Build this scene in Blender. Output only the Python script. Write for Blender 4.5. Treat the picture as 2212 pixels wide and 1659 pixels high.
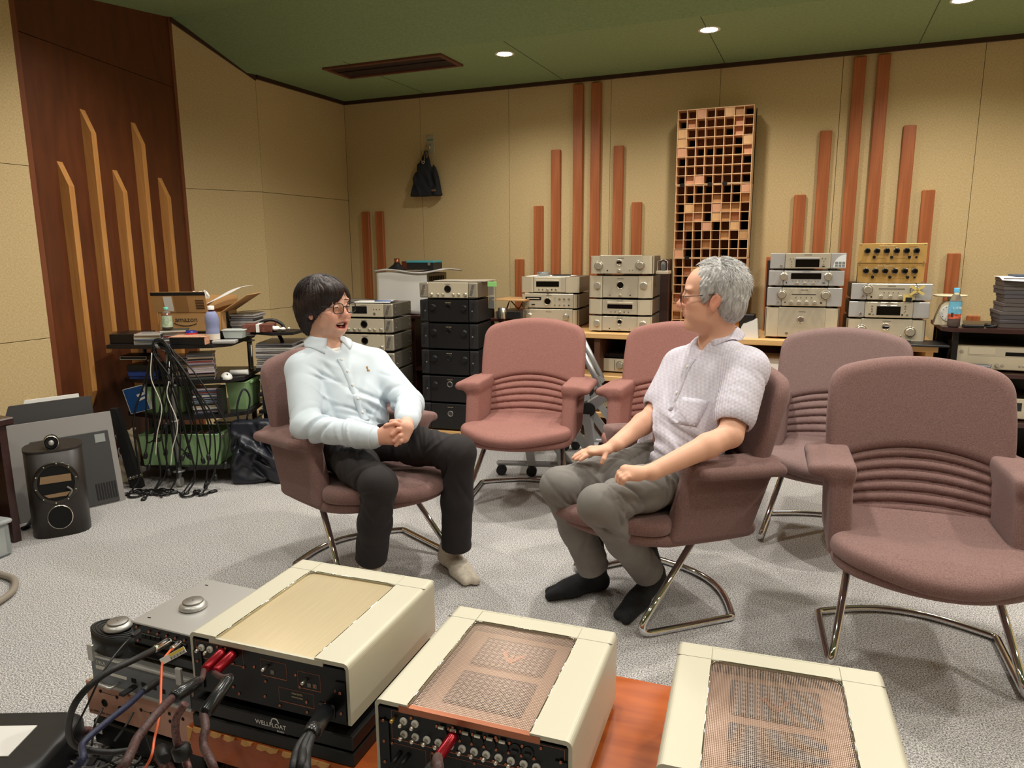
import bpy, bmesh, math, random
import numpy as np
from mathutils import Vector, Matrix

random.seed(7)
for o in list(bpy.data.objects):
    bpy.data.objects.remove(o)
SC = bpy.context.scene
COL = SC.collection

# ---------------------------------------------------------------- camera
IMG_W, IMG_H, FPX = 2212, 1659, 1566.6
CAM = np.array([0.0, 0.0, 1.35])
PITCH, ROLL, YAW = math.radians(10.565), math.radians(-0.409), math.radians(22.737)
_f = np.array([-math.sin(YAW) * math.cos(PITCH), math.cos(YAW) * math.cos(PITCH), -math.sin(PITCH)])
_r = np.array([math.cos(YAW), math.sin(YAW), 0.0])
_u = np.cross(_r, _f)
_r, _u = math.cos(ROLL) * _r + math.sin(ROLL) * _u, -math.sin(ROLL) * _r + math.cos(ROLL) * _u
cam_data = bpy.data.cameras.new('camera')
cam_data.sensor_fit = 'HORIZONTAL'
cam_data.sensor_width = 36.0
cam_data.lens = 36.0 * FPX / IMG_W
cam_data.clip_start = 0.05
cam = bpy.data.objects.new('camera', cam_data)
COL.objects.link(cam)
_m = Matrix(((_r[0], _u[0], -_f[0], CAM[0]), (_r[1], _u[1], -_f[1], CAM[1]), (_r[2], _u[2], -_f[2], CAM[2]), (0, 0, 0, 1)))
cam.matrix_world = _m
SC.camera = cam


def ray(x, y):
    return _r * (x - IMG_W / 2) / FPX - _u * (y - IMG_H / 2) / FPX + _f


def D(px, depth):
    """world point on the line of sight of a photo position, at a given distance along the view axis"""
    return CAM + ray(*px) * depth


def onz(x, y, z=0.0):
    d = ray(x, y)
    return CAM + d * (z - CAM[2]) / d[2]


def ony(x, y, Y):
    d = ray(x, y)
    return CAM + d * Y / d[1]


# ---------------------------------------------------------------- world, exposure, room lamps
world = bpy.data.worlds.new('world')
SC.world = world
world.use_nodes = True
world.node_tree.nodes['Background'].inputs[0].default_value = (0.9, 0.85, 0.78, 1)
world.node_tree.nodes['Background'].inputs[1].default_value = 0.0
SC.view_settings.view_transform = 'Standard'
SC.view_settings.look = 'None'
SC.view_settings.gamma = 1.0
SC.view_settings.use_curve_mapping = False
SC.view_settings.exposure = 0.0

LAMP_X = [-3.33, -2.01, -0.69, 0.61, 1.91]
LAMP_ROWS = [(4.71, 2.62, 66.0), (3.1, 2.75, 96.0), (1.75, 2.72, 44.0), (0.3, 2.72, 26.0)]
LAMP_COLOUR = (1.0, 0.945, 0.865)

# ---------------------------------------------------------------- materials
def lin(c):
    out = []
    for v in c[:3]:
        v = v / 255.0
        out.append(v / 12.92 if v <= 0.04045 else ((v + 0.055) / 1.055) ** 2.4)
    return (out[0], out[1], out[2], 1.0)


MATS = {}


def nn(nt, kind, **kw):
    n = nt.nodes.new(kind)
    for k, v in kw.items():
        setattr(n, k, v)
    return n


def M(name, rgb, rough=0.5, metal=0.0, vary=None, bump=None, spec=None, coat=0.0, trans=0.0, alpha=1.0, emit=None,
      sheen=0.0, sss=0.0, attr=None, stretch=(1, 1, 1), ior=None):
    """procedural principled material; vary=(scale, amount) noise on the colour, bump=(scale, strength, distance)"""
    if name in MATS:
        return MATS[name]
    m = bpy.data.materials.new(name)
    m.use_nodes = True
    nt = m.node_tree
    b = nt.nodes['Principled BSDF']
    c = lin(rgb)
    b.inputs['Base Color'].default_value = c
    b.inputs['Roughness'].default_value = rough
    b.inputs['Metallic'].default_value = metal
    if spec is not None:
        b.inputs['Specular IOR Level'].default_value = spec
    if coat:
        b.inputs['Coat Weight'].default_value = coat
        b.inputs['Coat Roughness'].default_value = 0.08
    if trans:
        b.inputs['Transmission Weight'].default_value = trans
    if ior:
        b.inputs['IOR'].default_value = ior
    b.inputs['Alpha'].default_value = alpha
    if sheen:
        b.inputs['Sheen Weight'].default_value = sheen
    if sss:
        b.inputs['Subsurface Weight'].default_value = sss
        b.inputs['Subsurface Radius'].default_value = (0.012, 0.005, 0.003)
        b.inputs['Subsurface Scale'].default_value = 1.0
    if emit:
        b.inputs['Emission Color'].default_value = lin(emit[0])
        b.inputs['Emission Strength'].default_value = emit[1]
    tc = mp = None
    if vary or bump:
        tc = nn(nt, 'ShaderNodeTexCoord')
        mp = nn(nt, 'ShaderNodeMapping')
        mp.inputs['Scale'].default_value = stretch
        nt.links.new(tc.outputs['Object'], mp.inputs['Vector'])
    if attr:
        at = nn(nt, 'ShaderNodeAttribute', attribute_name=attr)
        nt.links.new(at.outputs['Color'], b.inputs['Base Color'])
    elif vary:
        nz = nn(nt, 'ShaderNodeTexNoise')
        nz.inputs['Scale'].default_value = vary[0]
        nz.inputs['Detail'].default_value = vary[2] if len(vary) > 2 else 4
        nt.links.new(mp.outputs['Vector'], nz.inputs['Vector'])
        r = nn(nt, 'ShaderNodeValToRGB')
        a = vary[1]
        r.color_ramp.elements[0].position = 0.3
        r.color_ramp.elements[1].position = 0.7
        r.color_ramp.elements[0].color = (c[0] * (1 - a), c[1] * (1 - a), c[2] * (1 - a), 1)
        r.color_ramp.elements[1].color = (min(1, c[0] * (1 + a)), min(1, c[1] * (1 + a)), min(1, c[2] * (1 + a)), 1)
        nt.links.new(nz.outputs['Fac'], r.inputs['Fac'])
        nt.links.new(r.outputs['Color'], b.inputs['Base Color'])
    if bump:
        nb = nn(nt, 'ShaderNodeTexNoise')
        nb.inputs['Scale'].default_value = bump[0]
        nb.inputs['Detail'].default_value = 3
        nt.links.new(mp.outputs['Vector'], nb.inputs['Vector'])
        bp = nn(nt, 'ShaderNodeBump')
        bp.inputs['Strength'].default_value = bump[1]
        bp.inputs['Distance'].default_value = bump[2] if len(bump) > 2 else 0.002
        nt.links.new(nb.outputs['Fac'], bp.inputs['Height'])
        nt.links.new(bp.outputs['Normal'], b.inputs['Normal'])
    MATS[name] = m
    return m


def M_weave(name, rgb, rgb2, scale=260.0, rough=0.95, strength=0.35, vertical=1.0):
    """woven cloth: two crossed wave textures tint and raise the threads"""
    if name in MATS:
        return MATS[name]
    m = bpy.data.materials.new(name)
    m.use_nodes = True
    nt = m.node_tree
    b = nt.nodes['Principled BSDF']
    b.inputs['Roughness'].default_value = rough
    b.inputs['Specular IOR Level'].default_value = 0.15
    tc = nn(nt, 'ShaderNodeTexCoord')
    vals = []
    for s in ((scale, scale, scale * 0.25), (scale * 0.25 * vertical, scale * 0.25 * vertical, scale)):
        mp = nn(nt, 'ShaderNodeMapping')
        mp.inputs['Scale'].default_value = s
        nz = nn(nt, 'ShaderNodeTexNoise')
        nz.inputs['Scale'].default_value = 1.0
        nz.inputs['Detail'].default_value = 2
        nt.links.new(tc.outputs['Object'], mp.inputs['Vector'])
        nt.links.new(mp.outputs['Vector'], nz.inputs['Vector'])
        vals.append(nz.outputs['Fac'])
    mx = nn(nt, 'ShaderNodeMath', operation='MULTIPLY_ADD')
    nt.links.new(vals[0], mx.inputs[0])
    mx.inputs[1].default_value = 0.5
    h = nn(nt, 'ShaderNodeMath', operation='MULTIPLY')
    nt.links.new(vals[1], h.inputs[0])
    h.inputs[1].default_value = 0.5
    nt.links.new(h.outputs[0], mx.inputs[2])
    r = nn(nt, 'ShaderNodeValToRGB')
    r.color_ramp.elements[0].position = 0.38
    r.color_ramp.elements[1].position = 0.62
    r.color_ramp.elements[0].color = lin(rgb)
    r.color_ramp.elements[1].color = lin(rgb2)
    nt.links.new(mx.outputs[0], r.inputs['Fac'])
    nt.links.new(r.outputs['Color'], b.inputs['Base Color'])
    bp = nn(nt, 'ShaderNodeBump')
    bp.inputs['Strength'].default_value = strength
    bp.inputs['Distance'].default_value = 0.0015
    nt.links.new(mx.outputs[0], bp.inputs['Height'])
    nt.links.new(bp.outputs['Normal'], b.inputs['Normal'])
    MATS[name] = m
    return m


def M_wood(name, rgb, rgb2, scale=(40, 40, 2.5), rough=0.5, coat=0.0, scratch=None):
    """wood: noise stretched along the grain"""
    if name in MATS:
        return MATS[name]
    m = bpy.data.materials.new(name)
    m.use_nodes = True
    nt = m.node_tree
    b = nt.nodes['Principled BSDF']
    b.inputs['Roughness'].default_value = rough
    if coat:
        b.inputs['Coat Weight'].default_value = coat
        b.inputs['Coat Roughness'].default_value = 0.15
    tc = nn(nt, 'ShaderNodeTexCoord')
    mp = nn(nt, 'ShaderNodeMapping')
    mp.inputs['Scale'].default_value = scale
    nt.links.new(tc.outputs['Object'], mp.inputs['Vector'])
    nz = nn(nt, 'ShaderNodeTexNoise')
    nz.inputs['Scale'].default_value = 1.0
    nz.inputs['Detail'].default_value = 5
    nz.inputs['Distortion'].default_value = 0.6
    nt.links.new(mp.outputs['Vector'], nz.inputs['Vector'])
    r = nn(nt, 'ShaderNodeValToRGB')
    r.color_ramp.elements[0].position = 0.3
    r.color_ramp.elements[1].position = 0.7
    r.color_ramp.elements[0].color = lin(rgb)
    r.color_ramp.elements[1].color = lin(rgb2)
    nt.links.new(nz.outputs['Fac'], r.inputs['Fac'])
    out = r.outputs['Color']
    if scratch:
        n2 = nn(nt, 'ShaderNodeTexNoise')
        n2.inputs['Scale'].default_value = scratch[0]
        n2.inputs['Detail'].default_value = 6
        nt.links.new(tc.outputs['Object'], n2.inputs['Vector'])
        r2 = nn(nt, 'ShaderNodeValToRGB')
        r2.color_ramp.elements[0].position = scratch[1]
        r2.color_ramp.elements[1].position = scratch[1] + 0.03
        mix = nn(nt, 'ShaderNodeMix', data_type='RGBA')
        nt.links.new(n2.outputs['Fac'], r2.inputs['Fac'])
        nt.links.new(r2.outputs['Color'], mix.inputs['Factor'])
        nt.links.new(out, mix.inputs['A'])
        mix.inputs['B'].default_value = lin(scratch[2])
        out = mix.outputs['Result']
    nt.links.new(out, b.inputs['Base Color'])
    bp = nn(nt, 'ShaderNodeBump')
    bp.inputs['Strength'].default_value = 0.12
    bp.inputs['Distance'].default_value = 0.002
    nt.links.new(nz.outputs['Fac'], bp.inputs['Height'])
    nt.links.new(bp.outputs['Normal'], b.inputs['Normal'])
    MATS[name] = m
    return m


def M_stripes(name, cols, axis=2, scale=1.0, noise=0.0, rough=0.7):
    """page edges and coloured spines: random bands along one object axis"""
    if name in MATS:
        return MATS[name]
    m = bpy.data.materials.new(name)
    m.use_nodes = True
    nt = m.node_tree
    b = nt.nodes['Principled BSDF']
    b.inputs['Roughness'].default_value = rough
    tc = nn(nt, 'ShaderNodeTexCoord')
    sx = nn(nt, 'ShaderNodeSeparateXYZ')
    nt.links.new(tc.outputs['Object'], sx.inputs[0])
    mu = nn(nt, 'ShaderNodeMath', operation='MULTIPLY')
    mu.inputs[1].default_value = scale
    nt.links.new(sx.outputs[axis], mu.inputs[0])
    wn = nn(nt, 'ShaderNodeTexNoise', noise_dimensions='1D')
    wn.inputs['Scale'].default_value = 1.0
    wn.inputs['Detail'].default_value = 2
    nt.links.new(mu.outputs[0], wn.inputs['W'])
    r = nn(nt, 'ShaderNodeValToRGB')
    cr = r.color_ramp
    cr.elements[0].position = 0.3
    cr.elements[1].position = 0.7
    cr.elements[0].color = lin(cols[0])
    cr.elements[1].color = lin(cols[-1])
    for i, c in enumerate(cols[1:-1]):
        e = cr.elements.new(0.3 + 0.4 * (i + 1) / (len(cols) - 1))
        e.color = lin(c)
    nt.links.new(wn.outputs['Fac'], r.inputs['Fac'])
    nt.links.new(r.outputs['Color'], b.inputs['Base Color'])
    MATS[name] = m
    return m


# ---------------------------------------------------------------- mesh builder
class MB:
    def __init__(self):
        self.v, self.f, self.smooth = [], [], []

    def add(self, vs, fs, smooth=False):
        n = len(self.v)
        self.v += [tuple(map(float, p)) for p in vs]
        self.f += [tuple(i + n for i in q) for q in fs]
        self.smooth += [smooth] * len(fs)
        return self

    def box(self, x0, x1, y0, y1, z0, z1, bev=0.0):
        if bev <= 0:
            vs = [(x, y, z) for z in (z0, z1) for y in (y0, y1) for x in (x0, x1)]
            return self.add(vs, [(0, 2, 3, 1), (4, 5, 7, 6), (0, 1, 5, 4), (2, 6, 7, 3), (0, 4, 6, 2), (1, 3, 7, 5)])
        b = min(bev, (x1 - x0) * 0.49, (y1 - y0) * 0.49, (z1 - z0) * 0.49)
        vs, idx = [], {}
        for sx in (0, 1):
            for sy in (0, 1):
                for sz in (0, 1):
                    X, Y, Z = (x0, x1)[sx], (y0, y1)[sy], (z0, z1)[sz]
                    ix, iy, iz = (b, -b)[sx], (b, -b)[sy], (b, -b)[sz]
                    for k, p in enumerate(((X, Y + iy, Z + iz), (X + ix, Y, Z + iz), (X + ix, Y + iy, Z))):
                        idx[(sx, sy, sz, k)] = len(vs)
                        vs.append(p)
        fs = []
        for k in range(3):
            for s in (0, 1):
                ring = []
                for a, c in ((0, 0), (1, 0), (1, 1), (0, 1)):
                    t = [0, 0, 0]
                    o = [i for i in range(3) if i != k]
                    t[k], t[o[0]], t[o[1]] = s, a, c
                    ring.append(idx[(t[0], t[1], t[2], k)])
                fs.append(tuple(ring))
        for k in range(3):
            o = [i for i in range(3) if i != k]
            for a in (0, 1):
                for c in (0, 1):
                    q = []
                    for s in (0, 1):
                        t = [0, 0, 0]
                        t[k], t[o[0]], t[o[1]] = s, a, c
                        q.append((idx[(*t, o[0])], idx[(*t, o[1])]))
                    fs.append((q[0][0], q[0][1], q[1][1], q[1][0]))
        for sx in (0, 1):
            for sy in (0, 1):
                for sz in (0, 1):
                    fs.append(tuple(idx[(sx, sy, sz, k)] for k in range(3)))
        return self.add(vs, fs)

    def cyl(self, p, q, r, r2=None, n=16, cap=True, smooth=True):
        return self.lathe_dir(p, q, [(0, r), (1, r if r2 is None else r2)], n, cap, smooth)

    def lathe_dir(self, p, q, prof, n=16, cap=True, smooth=True):
        """profile of (t along p->q, radius)"""
        p, q = np.array(p, float), np.array(q, float)
        w = q - p
        w = w / np.linalg.norm(w)
        a = np.array([0, 0, 1.0]) if abs(w[2]) < 0.9 else np.array([1.0, 0, 0])
        u = np.cross(w, a)
        u /= np.linalg.norm(u)
        v = np.cross(w, u)
        vs, fs = [], []
        for t, r in prof:
            c = p + (q - p) * t
            for i in range(n):
                an = 2 * math.pi * i / n
                vs.append(c + (u * math.cos(an) + v * math.sin(an)) * r)
        for k in range(len(prof) - 1):
            for i in range(n):
                j = (i + 1) % n
                fs.append((k * n + i, k * n + j, (k + 1) * n + j, (k + 1) * n + i))
        self.add(vs, fs, smooth)
        if cap:
            m = len(prof) - 1
            b = len(self.v) - len(vs)
            self.f += [tuple(b + i for i in reversed(range(n))), tuple(b + m * n + i for i in range(n))]
            self.smooth += [False, False]
        return self

    def lathe(self, c, prof, n=24, smooth=True, cap=True):
        """profile of (radius, z) about a vertical axis at c"""
        vs, fs = [], []
        for r, z in prof:
            for i in range(n):
                a = 2 * math.pi * i / n
                vs.append((c[0] + r * math.cos(a), c[1] + r * math.sin(a), c[2] + z))
        for k in range(len(prof) - 1):
            for i in range(n):
                j = (i + 1) % n
                fs.append((k * n + i, k * n + j, (k + 1) * n + j, (k + 1) * n + i))
        b = len(self.v)
        self.add(vs, fs, smooth)
        if cap:
            m = len(prof) - 1
            self.f += [tuple(b + i for i in reversed(range(n))), tuple(b + m * n + i for i in range(n))]
            self.smooth += [False, False]
        return self

    def tube(self, pts, r, n=8, closed=False, cap=True):
        """swept circle; r a number or one radius per point"""
        P = [np.array(p, float) for p in pts]
        N = len(P)
        R = [r] * N if not hasattr(r, '__len__') else r
        tang = []
        for i in range(N):
            if closed:
                t = P[(i + 1) % N] - P[(i - 1) % N]
            else:
                t = P[min(i + 1, N - 1)] - P[max(i - 1, 0)]
            tang.append(t / (np.linalg.norm(t) + 1e-12))
        a = np.array([0, 0, 1.0]) if abs(tang[0][2]) < 0.9 else np.array([1.0, 0, 0])
        u = np.cross(tang[0], a)
        u /= np.linalg.norm(u)
        vs, fs = [], []
        for i in range(N):
            u = u - tang[i] * (u @ tang[i])
            u /= np.linalg.norm(u) + 1e-12
            w = np.cross(tang[i], u)
            for k in range(n):
                an = 2 * math.pi * k / n
                vs.append(P[i] + (u * math.cos(an) + w * math.sin(an)) * R[i])
        m = N if closed else N - 1
        for i in range(m):
            i2 = (i + 1) % N
            for k in range(n):
                k2 = (k + 1) % n
                fs.append((i * n + k, i * n + k2, i2 * n + k2, i2 * n + k))
        b = len(self.v)
        self.add(vs, fs, True)
        if cap and not closed:
            self.f += [tuple(b + i for i in reversed(range(n))), tuple(b + (N - 1) * n + i for i in range(n))]
            self.smooth += [False, False]
        return self

    def prism(self, poly, lo, hi, axis=2, smooth=False):
        """polygon (list of 2D points) extruded along an axis from lo to hi"""
        n = len(poly)

        def P(p, h):
            if axis == 2:
                return (p[0], p[1], h)
            if axis == 1:
                return (p[0], h, p[1])
            return (h, p[0], p[1])
        vs = [P(p, lo) for p in poly] + [P(p, hi) for p in poly]
        fs = [tuple(range(n)), tuple(range(n, 2 * n))]
        b = len(self.v)
        self.add(vs, fs)
        self.f += [(b + i, b + (i + 1) % n, b + n + (i + 1) % n, b + n + i) for i in range(n)]
        self.smooth += [smooth] * n
        return self

    def grid(self, fn, nu, nv, smooth=True):
        vs = [fn(i / nu, j / nv) for j in range(nv + 1) for i in range(nu + 1)]
        fs = [(j * (nu + 1) + i, j * (nu + 1) + i + 1, (j + 1) * (nu + 1) + i + 1, (j + 1) * (nu + 1) + i)
              for j in range(nv) for i in range(nu)]
        return self.add(vs, fs, smooth)

    def slab(self, fn, nu, nv, t, smooth=True):
        """a sheet given by fn(u,v) thickened by t along its normals"""
        g = np.array([[fn(i / nu, j / nv) for i in range(nu + 1)] for j in range(nv + 1)], float)
        du = np.gradient(g, axis=1)
        dv = np.gradient(g, axis=0)
        nrm = np.cross(du, dv)
        nrm /= np.linalg.norm(nrm, axis=2, keepdims=True) + 1e-12
        g2 = g + nrm * t
        w = nu + 1
        n1 = (nu + 1) * (nv + 1)
        vs = list(g.reshape(-1, 3)) + list(g2.reshape(-1, 3))
        fs = []
        for j in range(nv):
            for i in range(nu):
                q = (j * w + i, j * w + i + 1, (j + 1) * w + i + 1, (j + 1) * w + i)
                fs.append(tuple(reversed(q)))
                fs.append(tuple(k + n1 for k in q))
        for i in range(nu):
            fs.append((i, i + 1, n1 + i + 1, n1 + i))
            b = nv * w
            fs.append((b + i + 1, b + i, n1 + b + i, n1 + b + i + 1))
        for j in range(nv):
            fs.append(((j + 1) * w, j * w, n1 + j * w, n1 + (j + 1) * w))
            fs.append((j * w + nu, (j + 1) * w + nu, n1 + (j + 1) * w + nu, n1 + j * w + nu))
        return self.add(vs, fs, smooth)

    def xform(self, mat):
        self.v = [tuple(mat @ Vector(p)) for p in self.v]
        return self

    def mesh(self, name):
        me = bpy.data.meshes.new(name)
        me.from_pydata(self.v, [], self.f)
        me.polygons.foreach_set('use_smooth', self.smooth)
        bm = bmesh.new()
        bm.from_mesh(me)
        bmesh.ops.recalc_face_normals(bm, faces=bm.faces)
        bm.to_mesh(me)
        bm.free()
        me.update()
        return me


def setp(o, label=None, cat=None, group=None, kind=None):
    if label:
        o['label'] = label
    if cat:
        o['category'] = cat
    if group:
        o['group'] = group
    if kind:
        o['kind'] = kind
    return o


def obj(name, mb, mat, parent=None, loc=None, rz=None, label=None, cat=None, group=None, kind=None):
    me = mb.mesh(name) if isinstance(mb, MB) else mb
    o = bpy.data.objects.new(name, me)
    COL.objects.link(o)
    if mat is not None and len(me.materials) == 0:
        me.materials.append(mat)
    if parent is not None:
        o.parent = parent
    if loc is not None:
        o.location = loc
    if rz is not None:
        o.rotation_euler = (0, 0, rz)
    return setp(o, label, cat, group, kind)


def thing(name, label, cat, loc=(0, 0, 0), rz=0.0, group=None):
    o = bpy.data.objects.new(name, None)
    o.empty_display_size = 0.1
    COL.objects.link(o)
    o.location = loc
    o.rotation_euler = (0, 0, rz)
    return setp(o, label, cat, group)


def dup(root, loc, rz, label=None, group=None, parent=None):
    r = root.copy()
    COL.objects.link(r)
    r.location = loc
    r.rotation_euler = (0, 0, rz)
    if parent is not None:
        r.parent = parent
    setp(r, label, None, group)
    for ch in list(root.children):
        c = ch.copy()
        COL.objects.link(c)
        c.parent = r
        for g in list(ch.children):
            d = g.copy()
            COL.objects.link(d)
            d.parent = c
    return r


_TXT = {}


def text_mesh(s, size, extrude=0.0):
    key = (s, size, extrude)
    if key in _TXT:
        return _TXT[key]
    cu = bpy.data.curves.new('lettering', 'FONT')
    cu.body = s
    cu.size = size
    cu.align_x = 'CENTER'
    cu.align_y = 'CENTER'
    cu.extrude = extrude
    cu.resolution_u = 2
    t = bpy.data.objects.new('lettering', cu)
    COL.objects.link(t)
    me = bpy.data.meshes.new_from_object(t)
    bpy.data.objects.remove(t)
    bpy.data.curves.remove(cu)
    me.materials.clear()
    _TXT[key] = me
    return me


def text(s, size, mat, parent, loc, rot, extrude=0.0003, scale_x=1.0, name='lettering'):
    me = text_mesh(s, size, extrude).copy()
    me.name = name
    me.materials.append(mat)
    o = bpy.data.objects.new(name, me)
    COL.objects.link(o)
    o.parent = parent
    o.location = loc
    o.rotation_euler = rot
    o.scale = (scale_x, 1, 1)
    return o


def catmull(pts, n=8):
    """smooth curve through points"""
    P = [np.array(p, float) for p in pts]
    P = [2 * P[0] - P[1]] + P + [2 * P[-1] - P[-2]]
    out = []
    for i in range(1, len(P) - 2):
        for k in range(n):
            t = k / n
            a, b, c, d = P[i - 1], P[i], P[i + 1], P[i + 2]
            out.append(0.5 * ((2 * b) + (c - a) * t + (2 * a - 5 * b + 4 * c - d) * t * t + (3 * b - a - 3 * c + d) * t ** 3))
    out.append(P[-2])
    return out


def fillet(pts, r, n=6):
    """polyline with rounded corners"""
    P = [np.array(p, float) for p in pts]
    out = [P[0]]
    for i in range(1, len(P) - 1):
        a, b, c = P[i - 1], P[i], P[i + 1]
        d1, d2 = (a - b), (c - b)
        l1, l2 = np.linalg.norm(d1), np.linalg.norm(d2)
        rr = min(r, l1 * 0.49, l2 * 0.49)
        p, q = b + d1 / l1 * rr, b + d2 / l2 * rr
        for k in range(n + 1):
            t = k / n
            out.append((1 - t) ** 2 * p + 2 * t * (1 - t) * b + t * t * q)
    out.append(P[-1])
    return out


# ---------------------------------------------------------------- signed distance modelling (cushions, people, cloth)
def axis_coords(lo, hi, step, fine=()):
    out = [lo]
    while out[-1] < hi:
        s = step
        for a, b, fs in fine:
            if a - step <= out[-1] <= b:
                s = fs
        out.append(out[-1] + s)
    return np.array(out, np.float32)


class SDF:
    def __init__(self, xs, ys, zs):
        self.xs, self.ys, self.zs = xs, ys, zs
        self.d = np.full((len(xs), len(ys), len(zs)), 0.2, np.float32)

    def region(self, lo, hi):
        sl = []
        for ax, a, b in zip((self.xs, self.ys, self.zs), lo, hi):
            i, j = np.searchsorted(ax, a), np.searchsorted(ax, b)
            sl.append(slice(max(0, i - 1), min(len(ax), j + 1)))
        X = self.xs[sl[0]][:, None, None]
        Y = self.ys[sl[1]][None, :, None]
        Z = self.zs[sl[2]][None, None, :]
        return tuple(sl), X, Y, Z

    def put(self, fn, lo, hi, k=0.01, mode='add'):
        sl, X, Y, Z = self.region(lo, hi)
        if min(self.d[sl].shape) == 0:
            return self
        n = fn(X, Y, Z).astype(np.float32)
        o = self.d[sl]
        if mode == 'add':
            h = np.clip(0.5 + 0.5 * (o - n) / k, 0, 1)
            self.d[sl] = o * (1 - h) + n * h - k * h * (1 - h)
        elif mode == 'cut':
            h = np.clip(0.5 - 0.5 * (o + n) / k, 0, 1)
            self.d[sl] = o * (1 - h) - n * h + k * h * (1 - h)
        elif mode == 'offset':
            self.d[sl] = o + n
        elif mode == 'and':
            h = np.clip(0.5 - 0.5 * (o - n) / k, 0, 1)
            self.d[sl] = o * (1 - h) + n * h + k * h * (1 - h)
        return self

    def cone(self, p, q, r1, r2, k=0.01, flat=None, mode='add'):
        """tapered limb; flat=(direction, factor) squashes it along a direction"""
        p, q = np.array(p, float), np.array(q, float)
        m = max(r1, r2) * (1.6 if flat else 1.0) + k + 0.015
        lo, hi = np.minimum(p, q) - m, np.maximum(p, q) + m
        ba = q - p
        L2 = float(ba @ ba) + 1e-12

        def fn(X, Y, Z):
            x, y, z = X - p[0], Y - p[1], Z - p[2]
            t = np.clip((x * ba[0] + y * ba[1] + z * ba[2]) / L2, 0, 1)
            x, y, z = x - t * ba[0], y - t * ba[1], z - t * ba[2]
            if flat:
                w = np.array(flat[0], float)
                w /= np.linalg.norm(w)
                s = (x * w[0] + y * w[1] + z * w[2]) * (1.0 / flat[1] - 1.0)
                x, y, z = x + s * w[0], y + s * w[1], z + s * w[2]
            return np.sqrt(x * x + y * y + z * z) - (r1 + (r2 - r1) * t)
        return self.put(fn, lo, hi, k, mode)

    def ell(self, c, rad, axes=None, k=0.01, mode='add'):
        c = np.array(c, float)
        A = np.eye(3) if axes is None else np.array(axes, float)
        m = max(rad) + k + 0.012

        def fn(X, Y, Z):
            x, y, z = X - c[0], Y - c[1], Z - c[2]
            q = [(x * A[i][0] + y * A[i][1] + z * A[i][2]) / rad[i] for i in range(3)]
            k0 = np.sqrt(q[0] ** 2 + q[1] ** 2 + q[2] ** 2) + 1e-9
            k1 = np.sqrt((q[0] / rad[0]) ** 2 + (q[1] / rad[1]) ** 2 + (q[2] / rad[2]) ** 2) + 1e-9
            return k0 * (k0 - 1.0) / k1
        return self.put(fn, c - m, c + m, k, mode)

    def half(self, p, n, k=0.004):
        """keep only the side of the plane at p the normal points away from"""
        p, n = np.array(p, float), np.array(n, float)
        n = n / np.linalg.norm(n)
        lo = (self.xs[0], self.ys[0], self.zs[0])
        hi = (self.xs[-1], self.ys[-1], self.zs[-1])
        return self.put(lambda X, Y, Z: (X - p[0]) * n[0] + (Y - p[1]) * n[1] + (Z - p[2]) * n[2], lo, hi, k, 'and')

    def folds(self, c, rad, direction, wave, amp, seed=0, n=9):
        """cloth creases: a handful of soft ridges and hollows lying across a direction"""
        c = np.array(c, float)
        w = np.array(direction, float)
        w /= np.linalg.norm(w)
        rs = np.random.RandomState(seed)
        for i in range(n):
            a = np.cross(w, rs.normal(0, 1, 3))
            a = a / np.linalg.norm(a) + w * rs.normal(0, .28)
            a /= np.linalg.norm(a)
            m = c + w * rs.uniform(-.62, .62) * rad + rs.normal(0, .16, 3) * rad
            L = rad * rs.uniform(.45, .95)
            wd = wave * rs.uniform(.14, .30)
            s_ = 2.1 * amp * rs.uniform(.55, 1.25) * (1 if rs.rand() < .62 else -.8)
            bow = np.cross(a, w) * rs.normal(0, .25)

            def fn(X, Y, Z, a=a, m=m, L=L, wd=wd, s_=s_, bow=bow):
                x, y, z = X - m[0], Y - m[1], Z - m[2]
                t = np.clip((x * a[0] + y * a[1] + z * a[2]) / L, -1, 1)
                b = (t * t) * L
                x, y, z = x - t * L * a[0] - b * bow[0], y - t * L * a[1] - b * bow[1], z - t * L * a[2] - b * bow[2]
                # distance measured along the fold-crossing direction only
                d = x * w[0] + y * w[1] + z * w[2]
                r2 = x * x + y * y + z * z
                return s_ * np.exp(-(d / wd) ** 2) * np.clip(1 - t * t, 0, 1) * np.exp(-r2 / (rad * .55) ** 2)
            e = rad * 1.15
            self.put(fn, m - e, m + e, mode='offset')
        return self

    def mesh(self, name, smooth=True):
        d = self.d
        S = d < 0
        nx, ny, nz = d.shape
        cs = [S[i:nx - 1 + i, j:ny - 1 + j, k:nz - 1 + k] for i in (0, 1) for j in (0, 1) for k in (0, 1)]
        allin = cs[0].copy()
        anyin = cs[0].copy()
        for c in cs[1:]:
            allin &= c
            anyin |= c
        act = anyin & ~allin
        I, J, K = np.nonzero(act)
        idx = np.full(act.shape, -1, np.int32)
        idx[I, J, K] = np.arange(len(I))
        acc = np.zeros((len(I), 3))
        cnt = np.zeros(len(I))
        X = [self.xs.astype(float), self.ys.astype(float), self.zs.astype(float)]
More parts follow.
